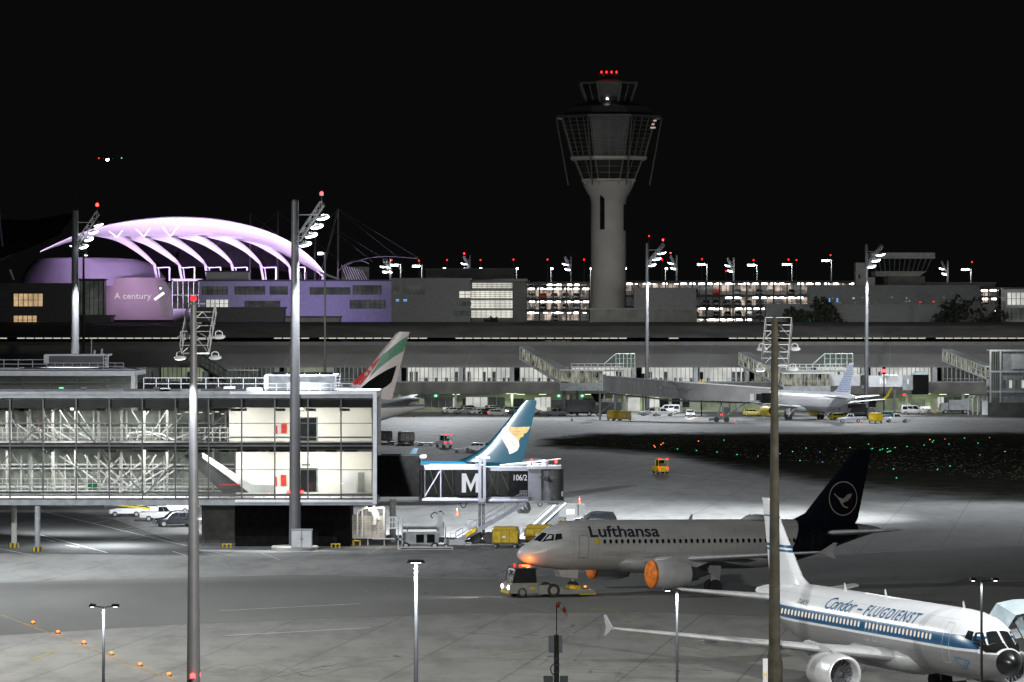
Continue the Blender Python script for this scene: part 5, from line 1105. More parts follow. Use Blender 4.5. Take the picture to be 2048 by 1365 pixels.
# right end glazed tower
p=WP(1980,700,9.55); r=root('corner_tower',(p.x,p.y,0),0,'tall glazed corner tower with white frame at the right edge before the terminal','building'); z=p.z; b=MB()
for zz_ in (0,-4.4,-8.6): b.box(-.1,9,-.2,5,z+zz_-.35,z+zz_)
for x in (-.1,2.0,): b.box(x,x+.35,-.25,.1,3,z)
b.build('frame',M['lgrey'],r); b=MB()
for x in (.6,1.1,1.6): b.box(x,x+.08,-.1,0,4,z)
b.build('glazing_bars',M['grey'],r); MB().box(.2,2,2,2.1,z-12,z-.3).build('lit_room',M['dimroom'],r); MB().box(2.3,9,.3,5,3,z-.4).build('wall',M['grey'],r)
MB().box(4.6,9,-.3,.3,z-4,z-1).build('canopy_box',M['lgrey'],r); MB().box(0,9,.2,4,0,3).build('base',M['dconc'],r)
b=MB()
for i in range(8): b.box(2.6+i*.85,2.68+i*.85,.15,.3,z-8.5,z-4.8)
b.build('window_bars',M['lgrey'],r)
for i in range(5): MB().box(2.8+i*1.3,3.3+i*1.3,.2,.29,z-8,z-6.4).build('window',M['whiteroom'] if i%2 else M['dimroom'],r)
# ================= control tower =================
def tower():
    s=8.2; c=WP(1217,620,s); r=root('control_tower',(c.x,c.y,0),0,'very tall concrete control tower with flared dark glazed head and red lights on top','tower')
    z=lambda y:H-(y-HZ)/s; h=lambda px:px/s
    n=40
    MB().lathe([(0,h(35)),(z(405),h(35)),(z(395),h(37)),(z(385),h(43)),(z(372),h(50)),(z(364),h(52)),(z(362),h(40))],n,'z').build('shaft',pm('tower_concrete',(.30,.29,.28),.85,0,.12,.15),r,True)
    for dx,y0,y1 in ((-13,378,460),(31,410,462)): 
        a=math.asin(max(-1,min(1,dx/35))); x=h(35.2)*math.sin(a); y=-h(35.2)*math.cos(a); MB().box(x-.55,x+.55,y-.3,y+.6,z(y1),z(y0)).build('service_slot',M['black'],r)
    b=MB()
    for k in range(8):
        p=2*math.pi*(k+.5)/8; cs,sn=math.cos(p),math.sin(p)
        b.bar((h(36)*cs,h(36)*sn,z(385)),(h(55)*cs,h(55)*sn,z(362)),.5)
    b.build('flare_strut',M['grey'],r)
    def oct_(rad,zz,k=8): return [(h(rad)*math.cos(2*math.pi*(i+.5)/k),h(rad)*math.sin(2*math.pi*(i+.5)/k),zz) for i in range(k)]
    MB().ring([oct_(58,z(363)),oct_(58,z(359))]).ring([oct_(76,z(322)),oct_(82,z(319)),oct_(82,z(315)),oct_(78,z(313))]).build('gallery_ring',pm('ring_concrete',(.34,.33,.31),.8,0,.1,.3),r)
    tg=pm('tower_glass',(.02,.022,.02),.12,0,.3,.3)
    MB().ring([oct_(55,z(359)),oct_(71,z(322))]).build('lower_cab_glass',tg,r)
    MB().ring([oct_(77,z(313)),oct_(100,z(236))]).build('main_glass',tg,r)
    b=MB()
    for k in range(8):
        for rr0,y0,rr1,y1,nn,hh in ((77,313,100,236,4,9),(55,359,71,322,2,3)):
            A0,A1=oct_(rr0+1,z(y0)),oct_(rr1+1,z(y1)); p0,p1,q0,q1=map(Vector,(A0[k],A0[(k+1)%8],A1[k],A1[(k+1)%8]))
            for j in range(nn): b.bar(p0+(p1-p0)*j/nn,q0+(q1-q0)*j/nn,.16 if j else .3)
            for j in range(1,hh): 
                t=j/hh; b.bar(p0+(q0-p0)*t,p1+(q1-p1)*t,.11)
    b.build('glazing_bars',pm('tower_bars',(.10,.10,.095),.6),r)
    b=MB()
    for k in range(8):
        A0,A1=oct_(88,z(372)),oct_(114,z(238)); 
        if k in (4,5,6,7): b.bar(A0[k],A1[k],.28)
    b.ring([oct_(112,z(238)),oct_(112,z(233))]).build('outer_frame',M['dgrey'],r)
    MB().ring([oct_(100,z(236)),oct_(84,z(215)),oct_(50,z(207))]).build('upper_deck',M['dgrey'],r)
    MB().ring([oct_(46,z(207)),oct_(60,z(168))]).build('cab_glass',tg,r)
    b=MB(); A0,A1=oct_(46.8,z(207)),oct_(60.8,z(168))
    for k in range(8): b.bar(A0[k],A1[k],.45); b.bar(A1[k],A1[(k+1)%8],.4); m0=(Vector(A0[k])+Vector(A0[(k+1)%8]))/2; m1=(Vector(A1[k])+Vector(A1[(k+1)%8]))/2; b.bar(m0,m1,.2)
    b.build('cab_frame',M['dconc'],r)
    MB().ring([oct_(62,z(168)),oct_(62,z(165)),oct_(20,z(160))]).build('cab_roof',M['dgrey'],r)
    b=MB(); b.tube((0,0,z(162)),(0,0,z(150)),.8).box(-2.6,2.6,-.5,.5,z(151),z(148)); b.build('antenna_mount',M['dgrey'],r)
    for px in (1203,1213,1223,1233): MB().lathe([(0,.15),(.25,.24),(.5,.15)],10,'z',((px-1217)/s,-.6,z(147)),True).build('beacon_lamp',M['redl'],r)
    MB().box(-.7,-.2,-h(50)-.2,-h(50),z(202),z(199)).build('cab_lamp',M['lampg'],r)
    for dx,dy in ((88,243),(84,250),(86,257)): MB().box(h(dx)-.8,h(dx)+.8,-h(40),-h(40)+.2,z(dy+2),z(dy-1)).build('lit_window',em('pink_window_%d'%dy,(1,.75,.7),.5),r)
tower()
# small apron tower
s=8.0; p=WP(1790,575,s); r=root('apron_tower',(p.x,p.y,0),0,'small apron tower with flared glazed cab on the right skyline','tower'); k=lambda px:(px-1790)/s; z=lambda y:H-(y-HZ)/s
MB().box(k(1776),k(1850),0,12,0,z(553)).build('shaft',M['dconc'],r)
MB().ring([[(k(1752),-1,z(553)),(k(1838),-1,z(553)),(k(1838),12,z(553)),(k(1752),12,z(553))],[(k(1750),-2,z(543)),(k(1852),-2,z(543)),(k(1852),13,z(543)),(k(1750),13,z(543))]]).build('lower_band',M['conc'],r)
MB().ring([[(k(1752),-1,z(543)),(k(1850),-1,z(543)),(k(1850),12,z(543)),(k(1752),12,z(543))],[(k(1746),-2,z(518)),(k(1862),-2,z(518)),(k(1862),13,z(518)),(k(1746),13,z(518))]]).build('cab_glass',M['dglass'],r)
b=MB()
for i in range(12): b.bar((k(1752+i*9),-1.1,z(543)),(k(1746+i*10.5),-2.1,z(518)),.22)
b.build('cab_bars',M['dconc'],r)
MB().box(k(1740),k(1868),-2.5,13,z(518),z(506)).build('cab_roof',M['conc'],r)
MB().box(k(1712),k(1731),0,5,0,z(526)).build('stair_shaft',M['conc'],r); MB().box(k(1717),k(1720),-.1,0,z(558),z(550)).build('window',M['black'],r); MB().box(k(1731),k(1750),0,5,0,z(555)).build('link',M['conc'],r)
# ================= car parks =================
def carpark(name,x0,x1,floors,s,label,skip=lambda i,x:False,bay=27,depth=16,tubes=True,cars=.5,louver=None,basez=0):
    p=WP(x0,650,s); r=root(name,(p.x,p.y,0),0,label,'building'); W=(x1-x0)/s; zf=[H-(y-HZ)/s for y in floors]
    b=MB()
    for zt in zf: b.box(0,W,-.2,depth,zt-.55,zt)
    b.box(0,W,0,depth,0,zf[-1]-2.9).build('floor_slabs',M['dconc'],r)
    MB().box(0,W,depth,depth+.3,0,zf[0]).build('back_wall',M['lgrey'],r)
    b=MB()
    for i in range(int((x1-x0)/bay)+1): x=i*bay/s; b.box(x-.2,x+.2,-.35,-.21,zf[-1]-2.9,zf[0]); b.box(x+bay/2/s-.06,x+bay/2/s+.06,-.3,-.22,zf[-1]-2.9,zf[0])
    for zt in zf[1:]: b.box(0,W,-.3,-.25,zt+.85,zt+.93)
    for zt in zf[1:]: b.box(0,W,-.3,-.25,zt+.45,zt+.5)
    b.build('facade_frame',M['dgrey'],r)
    tb=MB(); rr=random.Random(int(x0)); 
    for i,zt in enumerate(zf):
        x=rr.uniform(3,8)
        while x<(x1-x0)-12:
            if not skip(i,x0+x) and rr.random()<.86: tb.box(x/s,(x+rr.choice((9,11,12)))/s,1.2,1.5,zt-.98,zt-.57)
            x+=18
        x=rr.uniform(3,8)
        while x<(x1-x0)-12:
            if not skip(i,x0+x) and rr.random()<.6: tb.box(x/s,(x+8)/s,9,9.2,zt-.85,zt-.7)
            x+=16
    if tubes: tb.build('tube_lights',M['tube'],r)
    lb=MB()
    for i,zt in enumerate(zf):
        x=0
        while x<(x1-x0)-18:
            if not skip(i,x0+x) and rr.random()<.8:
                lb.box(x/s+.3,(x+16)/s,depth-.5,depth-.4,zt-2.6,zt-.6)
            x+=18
    if lb.v: lb.build('glow_back_wall',room_em('carpark_back_%d'%int(x0),(.85,.68,.55),(.08,.07,.06),.9,.45),r)  # light on the back wall put into glowing panels
    return r,zf,p,W
cp1=carpark('car_park',1052,1180,(564,572,598,620,642,664),8.0,'brightly lit open car park left of the control tower shaft')
cp2=carpark('car_park',1250,1730,(562,590,612,634,656),7.8,'long open car park with rows of tube lights right of the control tower',skip=lambda i,x:(i>1 and (x<1390 or x>1530)) or (i==1 and (x<1440 or x>1610)) or (i>2 and x>1500))
cp3=carpark('car_park',1960,2012,(575,592,617,642),8.2,'lit open steel car park deck near the right edge',bay=17)
# office block with glowing louvres
s=8.4; p=WP(940,650,s); r=root('office_block',(p.x,p.y,0),0,'office block with glowing horizontal louvre bands left of the car park','building'); k=lambda px:(px-940)/s; z=lambda y:H-(y-HZ)/s
MB().box(k(940),k(1052),3,25,0,z(560)).build('wall',M['dconc'],r); MB().box(k(985),k(1055),-.5,26,z(562),z(558)).box(k(935),k(1055),-.4,26,z(563),z(560)).build('roof',M['dgrey'],r)
for y0,y1,x0,x1 in ((566,577,944,1025),(582,597,940,1025),(601,617,940,1025),(621,636,942,1025)):
    w=MB().box(k(x0),k(x1),2.5,2.6,z(y1),z(y0)).build('window_band',room_em('louvre_light_%d'%y0,(1,.97,.85),(.55,.55,.48),1.0 if y0>570 else .75,.18),r)
    b=MB(); n=int((y1-y0)/3.2)
    for j in range(n+1): zz_=z(y1)+(z(y0)-z(y1))*j/n; b.box(k(x0),k(x1),1.6,2.0,zz_-.07,zz_+.05)
    for x in range(x0,x1,10): b.box(k(x)-.06,k(x)+.06,1.5,1.6,z(y1),z(y0))
    b.build('louvre',M['lgrey'],w)
b=MB()
for j in range(4):
    for i in range(5): b.box(k(1029+i*5),k(1032+i*5),2.4,2.6,z(596+j*20),z(582+j*20))
b.build('stair_window',room_em('stair_light',(1,.8,.65),(.5,.35,.3),.8,.4),r)
MB().box(k(1026),k(1052),1.5,3,0,z(566)).build('stair_tower',M['dconc'],r)
b=MB(); 
for i in range(7): b.box(k(1027+i*4),k(1028+i*4),1.3,1.5,z(650),z(566))
for i in range(10): b.box(k(1026),k(1052),1.3,1.5,z(570+i*8.5),z(569+i*8.5))
b.build('stair_grid',M['dgrey'],r); MB().box(k(1027),k(1051),2,2.1,z(573),z(571)).box(k(1028),k(1050),2.0,2.2,z(650),z(580)).build('stair_glass',M['garroom'],r)
M['greenlit']=room_em('green_room',(.05,.5,.22),(.02,.18,.08),.6,.4)
def block(name,x0,x1,y0,y1,s,label,mat='dconc',d=15,wins=(),cat='building'):
    p=WP((x0+x1)/2,650,s); r=root(name,(p.x,p.y,0),0,label,cat); W=(x1-x0)/s/2; z=lambda y:H-(y-HZ)/s
    MB().box(-W,W,0,d,0,z(y0)).build('wall',M[mat],r); MB().box(-W-.3,W+.3,-.3,d+.3,z(y0),z(y0)+.4).build('roof_edge',M['dgrey'],r)
    cx=(x0+x1)/2
    for a,b_,c,d_,m in wins:
        w=MB().box((a-cx)/s,(b_-cx)/s,-.08,-.02,z(d_),z(c)).build('window',M[m],r); f=MB(); n=max(1,int((b_-a)/9))
        for i in range(n+1): x=(a+(b_-a)*i/n-cx)/s; f.box(x-.08,x+.08,-.2,-.08,z(d_),z(c))
        f.box((a-cx)/s,(b_-cx)/s,-.2,-.08,z((c+d_)/2)-.05,z((c+d_)/2)+.05); f.build('window_frame',M['dgrey'],w)
    return r
block('plain_block',852,1029,540,640,7.6,'windowless grey upper block behind the louvred office','dconc',20,((853,888,561,565,'tube'),))
block('office_wing',783,940,560,640,8.6,'dark office wing with two small blue screens between the lilac building and the louvred office','dgrey',20,((786,850,572,590,'dimroom'),(791,799,599,603,'bluel'),(806,815,599,603,'bluel'),(918,942,583,596,'garroom'),(905,942,604,612,'dimroom'),(908,942,622,632,'dimroom')))
block('low_roof_block',1180,1394,620,660,8.52,'low plain grey roof block in front of the control tower foot','dconc',10)
block('dark_block',1268,1392,579,660,8.36,'unlit dark block hiding part of the car park right of the tower','dgrey',6)
block('dark_block',1618,1960,574,640,8.3,'long unlit dark block below the small apron tower','dgrey',6,((1657,1661,597,604,'bluel'),(1672,1677,597,604,'bluel')))
block('long_low_block',1532,1990,612,660,8.45,'long low dark block along the terminal roof right of centre','dgrey',6,((1603,1640,637,649,'greenlit'),))
block('louvred_hall',2012,2200,579,650,8.3,'white louvred hall at the right edge','lgrey',10,((2014,2150,586,610,'whiteroom'),(2014,2150,616,640,'dimroom')))
block('flat_roof_hall',1845,1990,568,640,8.0,'flat roofed hall with one lit strip at its top, right skyline','dconc',10,((1850,1935,572,577,'warmroom'),))
block('dark_house',-60,143,570,652,8.45,'dark office house at the left edge with two lit warm windows','dgrey',14,((27,86,588,613,'warmroom'),(27,74,632,649,'warmroom')))
block('plain_block',385,568,618,660,8.45,'low windowless dark block in front of the lilac building','dgrey',8)
block('low_roof_block',170,222,634,660,8.45,'small dark roof block in front of the projection wall','dgrey',8)
block('low_roof_block',570,680,636,660,8.45,'low pale roof shed at the foot of the lilac building','conc',6)
# ================= lilac lit forum =================
s=8.0
r=block('lilac_building',398,785,563,640,s,'three storey building bathed in lilac light under the big tent roof','lgrey',18,
   ((405,455,573,590,'dimroom'),(470,530,573,590,'dimroom'),(540,575,573,590,'dimroom'),(412,457,600,616,'whiteroom'),(490,560,602,616,'dimroom'),(620,700,575,590,'dimroom'),(706,762,571,590,'dimroom'),(700,770,600,618,'dimroom')))
block('roof_unit',412,497,545,563,7.9,'white roof unit box on the lilac building','white',5)
block('glazed_stair_block',346,400,561,635,7.7,'dark gridded glass stair block left of the lilac building','dgrey',6,((345,398,563,618,'dimroom'),))
block('glazed_hall',150,208,561,635,7.9,'dark gridded glass hall left of the curved projection wall','dgrey',6,((152,206,563,630,'dimroom'),))
# curved projection hall
c=WP(255,635,7.5); r=root('projection_hall',(c.x,c.y,0),0,'big curved hall with faint projected writing A century on its wall','building'); s=7.5; k=lambda px:(px-255)/s; z=lambda y:H-(y-HZ)/s
rg2=[]
for y,x0,x1 in ((640,192,372),(600,203,352),(562,213,330),(556,212,332)):
    rg2.append([(k(x0)+(k(x1)-k(x0))*(1-math.cos(a))/2,-6*math.sin(a),z(y)) for a in [math.pi*i/16 for i in range(17)]])
MB().ring(rg2,True).build('curved_wall',pm('projection_wall',(.11,.09,.09),.8,0,.15,.08),r,True)
rg3=[[(k(x0)+(k(x1)-k(x0))*(1-math.cos(a))/2,16-22*math.sin(a),z(y)) for a in [math.pi*i/20 for i in range(21)]] for y,x0,x1 in ((572,28,322),(552,33,318),(530,45,300),(518,62,265),(516,90,230))]
MB().ring(rg3,True).build('domed_roof',pm('dome_roof',(.10,.09,.12),.7,0,.15,.1),r,True)
decal('projected_writing',text_polys('A century',75/s*1.0,16/s,0,.01),lambda u,v:(k(232)+u,-6*math.sin(math.acos(max(-1,min(1,1-2*(k(232)+u-k(204))/(k(350)-k(204))))))-.35,z(602)+v),em('projected_light',(.9,.75,.85),.75),r,.8)  # projected light built as glowing letters on the wall
b=MB()
for i in range(14): b.bar((k(318+i*3.2),-7.5,z(566)),(k(330+i*2.6),-7,z(632)),.12)
b.build('light_rods',em('rod_glow',(.75,.7,.8),.28),r)
b=MB(); b.bar((k(314),-8,z(600)),(k(333),-8,z(586)),.7); b.build('lit_sign',em('lit_sign',(.95,.93,1),1.3),r)
MB().lathe([(0,.05),(.2,.3),(.4,.05)],10,'z',(k(326),-8,z(579))).build('spot_lamp',M['lampg'],r)
# ---- tent roof ----
tn=root('tent_roof',(0,0,0),0,'huge arched lilac lit membrane tent roof on curved ribs, at the left','tent roof')
def tp(px,py,s_): return WP(px,py,s_)
T=[(80,503),(120,484),(165,465),(230,447),(300,437),(355,434),(420,437),(480,447),(535,463),(585,487),(625,518),(648,545)]
Bm=[(80,504),(120,490),(165,476),(205,470),(255,472),(310,471),(362,470),(415,470),(470,476),(530,492),(590,520),(646,550)]
sm=lambda L_:spline(L_,5)
TT,BB=sm(T),sm(Bm); n=len(TT); rows=[]
for j in range(7):
    t=j/6; row=[]
    for i in range(n):
        a=tp(*TT[i],7.72); b_=tp(*BB[i],7.40); p=a+(b_-a)*t; p.z+=1.6*math.sin(math.pi*t)*math.sin(math.pi*i/(n-1))*.6; row.append(p)
    rows.append(row)
def thick_sheet(rows,d):
    bm_=MB(); nn=len(rows[0]); 
    lo=[[p-Vector((0,0,d)) for p in r_] for r_ in rows]
    bm_.ring(rows,False,close=False); bm_.ring(lo,False,close=False)
    bm_.ring([rows[0],lo[0]],False,close=False); bm_.ring([rows[-1],lo[-1]],False,close=False)
    for e_ in (0,nn-1): bm_.ring([[r_[e_] for r_ in rows],[r_[e_] for r_ in lo]],False,close=False)
    return bm_
thick_sheet(rows,.2).build('membrane',M['fabric'],tn,True)
RIBS=[[(186,470),(230,480),(268,500),(300,524),(311,534)],[(236,474),(285,486),(325,508),(352,526),(361,536)],[(290,474),(335,484),(375,504),(403,524),(413,536)],[(345,472),(390,482),(430,502),(458,524),(466,536)],[(400,471),(445,481),(485,500),(515,524),(524,536)],[(460,475),(505,487),(545,508),(574,530),(582,544)],[(530,492),(580,510),(615,528),(642,550),(648,562)]]
for i,rb in enumerate(RIBS):
    sl=spline(rb,5); m=len(sl); rows_=[[],[],[]]
    for j,(x,y) in enumerate(sl):
        t=j/(m-1); wd=max(.5,4.0*(1-t)**1.0); a=tp(x,y,7.38+.1*t)
        rows_[0].append(a+Vector((.2,wd*1.0,wd*.75))); rows_[1].append(a+Vector((.1,wd*.4,wd*.55))); rows_[2].append(a)
    rb_=thick_sheet(rows_,.25).build('rib_membrane',M['fabric'],tn,True)
    x,y=rb[-1]; ft=[tp(x-3,y-6,7.47),tp(x+3,y+26 if i<5 else y+40,7.5)]; b=MB()
    b.bar(ft[0],ft[1],.55); b.bar(ft[0]+Vector((1.1,.5,-1)),ft[1]+Vector((.7,.5,0)),.3)
    if i<6: q=tp(x+28,535,7.5); b.bar(q,tp(x+28,562,7.5),.35); b.bar(tp(x+2,536,7.5),q,.25)
    b.build('rib_foot',M['wsteel'],tn)
nr=[[tp(x,y,7.2) for x,y in spline([(250,474),(330,474),(415,473),(470,478),(530,494),(590,522),(640,550)],4)],[tp(x,y,7.15) for x,y in spline([(322,530),(365,532),(415,534),(470,534),(530,536),(590,548),(642,560)],4)]]
thick_sheet(nr,.1).build('inner_net',pm('dark_net',(.035,.03,.04),.95,0,.3,.2,.1),tn)
b=MB(); 
P=[(218,463),(234,475),(245,461)],[(272,458),(288,474),(300,457)],[(325,455),(341,473),(370,436)]
for L_ in P: b.path([tp(x,y,7.6) for x,y in L_],.16,6)
b.build('ridge_strut',M['fabric'],tn)
b=MB()
for x0,y0,x1,y1 in ((648,575,656,628),(656,628,677,628),(677,628,677,580),(655,580,700,612),(700,612,720,636),(600,545,612,600),(612,545,612,628),(596,628,615,628),(596,565,596,628),(680,560,640,545)): b.bar(tp(x0,y0,7.9),tp(x1,y1,7.9),.5)
b.build('side_frame',M['wsteel'],tn)
# dark side tents, masts and cables
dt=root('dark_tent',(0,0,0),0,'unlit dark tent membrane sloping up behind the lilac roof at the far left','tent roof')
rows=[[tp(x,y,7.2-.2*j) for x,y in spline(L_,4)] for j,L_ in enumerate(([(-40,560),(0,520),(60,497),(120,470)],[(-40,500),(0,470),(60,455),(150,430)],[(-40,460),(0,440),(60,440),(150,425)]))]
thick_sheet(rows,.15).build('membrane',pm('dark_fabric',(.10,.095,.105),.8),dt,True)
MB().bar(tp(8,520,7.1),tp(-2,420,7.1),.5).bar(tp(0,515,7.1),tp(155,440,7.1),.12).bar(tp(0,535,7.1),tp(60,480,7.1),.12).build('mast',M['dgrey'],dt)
b=MB(); b.bar(tp(20,540,7.9),tp(28,560,7.9),.4); b.build('foot',M['wsteel'],dt)
for i,(x0,y0,x1,y1,lab) in enumerate(((500,425,500,520,'thin dark tent mast behind the lilac roof, left of the tall lit mast'),(555,422,552,480,'thin dark tent mast just left of the tall lit mast head'),(676,418,676,640,'tall dark tent mast with cables right of the tall lit mast'),(630,430,630,540,'thin faint tent mast between the lit mast and the curved lamp post'))):
    p=tp(x0,640,7.3); q=root('tent_mast',(p.x,p.y,0),0,lab,'mast'); hh=tp(x0,y0,7.3).z; MB().tube((0,0,0),(0,0,hh),.35,.22,8).build('pole',M['dgrey'] if i!=2 else M['grey'],q)
    b=MB(); 
    for dx,dz in ((-9,-9),(16,-13)): b.bar((0,0,hh-.3),(dx,0,hh+dz),.09)
    if i==2:
        b.bar((0,0,hh),(22,0,hh-13.5),.09); b.bar((0,0,hh-6),(18,0,hh-17),.09); b.bar((0,0,hh),(-10,-1,2+10),.14); b.bar((0,0,hh),(-3.5,0,hh-14),.45)
    b.build('cable',M['dgrey'],q)
gc=root('glass_canopy',(0,0,0),0,'curved glass canopy with slanting ribs behind the slim curved lamp post','canopy')
b=MB()
for i in range(9): b.bar(tp(683+i*5,530+i*1.2,7.3),tp(695+i*5,562,7.3),.2)
P=[tp(x,y,7.3) for x,y in spline([(676,545),(690,530),(720,522),(738,528)],4)]; b.path(P,.15); b.build('canopy_rib',M['grey'],gc)
P=[[tp(x,y,7.2) for x,y in spline([(690,528),(720,514),(770,508),(836,514)],4)],[tp(x,y,7.3) for x,y in spline([(690,532),(720,520),(770,513),(836,517)],4)]]
thick_sheet(P,.15).build('canopy_roof',M['grey'],gc)
MB().box(tp(683,562,7.3).x,tp(738,562,7.3).x,F/7.3+1,F/7.3+1.2,tp(0,562,7.3).z,tp(0,534,7.3).z).build('canopy_glass',M['dimroom'],gc)
# ---- trees on the far side ----
def tree(px,py,s,rad,ht,label,seed,nm='tree',grp=None):
    rr=random.Random(seed); p=WP(px,py,s); r=root(nm,(p.x,p.y,0),0,label,'tree',grp); zb=ht
    b=MB().tube((0,0,0),(0,0,zb*.75),.28,.12,8)
    for i in range(6): a=rr.uniform(0,6.28); b.tube((0,0,zb*(.35+.06*i)),(rad*.6*math.cos(a),rad*.6*math.sin(a),zb*(.6+.06*i)),.1,.03,5)
    b.build('trunk',M['bark'],r)
    b=MB(); cl=[(rr.gauss(0,.45)*rad,rr.gauss(0,.4)*rad,zb*.72+rr.gauss(0,.22)*zb*.6,rr.uniform(.25,.5)*rad) for _ in range(12)]
    for i in range(900):
        c=cl[i%12]; d=Vector((rr.gauss(0,1),rr.gauss(0,1),rr.gauss(0,.8))).normalized()*c[3]*rr.uniform(.6,1.05); q=Vector(c[:3])+d; sz=rr.uniform(.3,.75)
        u=Vector((rr.uniform(-1,1),rr.uniform(-1,1),rr.uniform(-1,1))).normalized()*sz; v=u.orthogonal().normalized()*sz*.7
        b.add([q-u,q+v,q+u,q-v],[(0,1,2,3)])
    b.build('crown',M['foliage'],r)
rl_=random.Random(21); db=[o for o in COL.objects if o.get('label','').startswith('long unlit dark block')][0]
mspk=[em('speck_white',(.9,.85,.8),.55),em('speck_red',(1,.1,.06),.6),em('speck_blue',(.3,.45,1),.5),em('speck_dim',(.5,.6,.5),.2)]
for i in range(34):
    px=rl_.uniform(1665,1890); y=rl_.choice((597,604,610,613,616,618))+rl_.uniform(-2,2); w_=rl_.uniform(.12,.3); x=(px-1789)/8.3; z_=H-(y-HZ)/8.3
    MB().box(x-w_,x+w_,-.12,-.05,z_-w_*.6,z_+w_*.6).build('light_speck',rl_.choice(mspk[:1]+mspk[3:]*3+mspk[1:2]),db)  # random light specks added on the block front
for i,(px,rad,ht,l) in enumerate(((860,4.5,20,'dark tree left of the glowing louvres'),(905,4,20,'dark tree in front of the left end of the glowing louvres'),(985,4,19.5,'low dark tree under the glowing louvre bands'),(1590,6,24,'broad dark tree right of the car park lights'),(1660,6,23.5,'dark tree left of the pole by the apron tower'),(1915,7,24.5,'big dark tree left of the lit steel car park'),(1975,5,21.5,'small dark tree in front of the lit steel car park'),(255,3,18.5,'small bare tree before the projection wall'),(345,3.5,18.5,'small dark tree at the foot of the rods'),(730,4,18.5,'dark shrub row tree at the foot of the lilac building'))):
    tree(px,650,8.5,rad,ht,l,i)
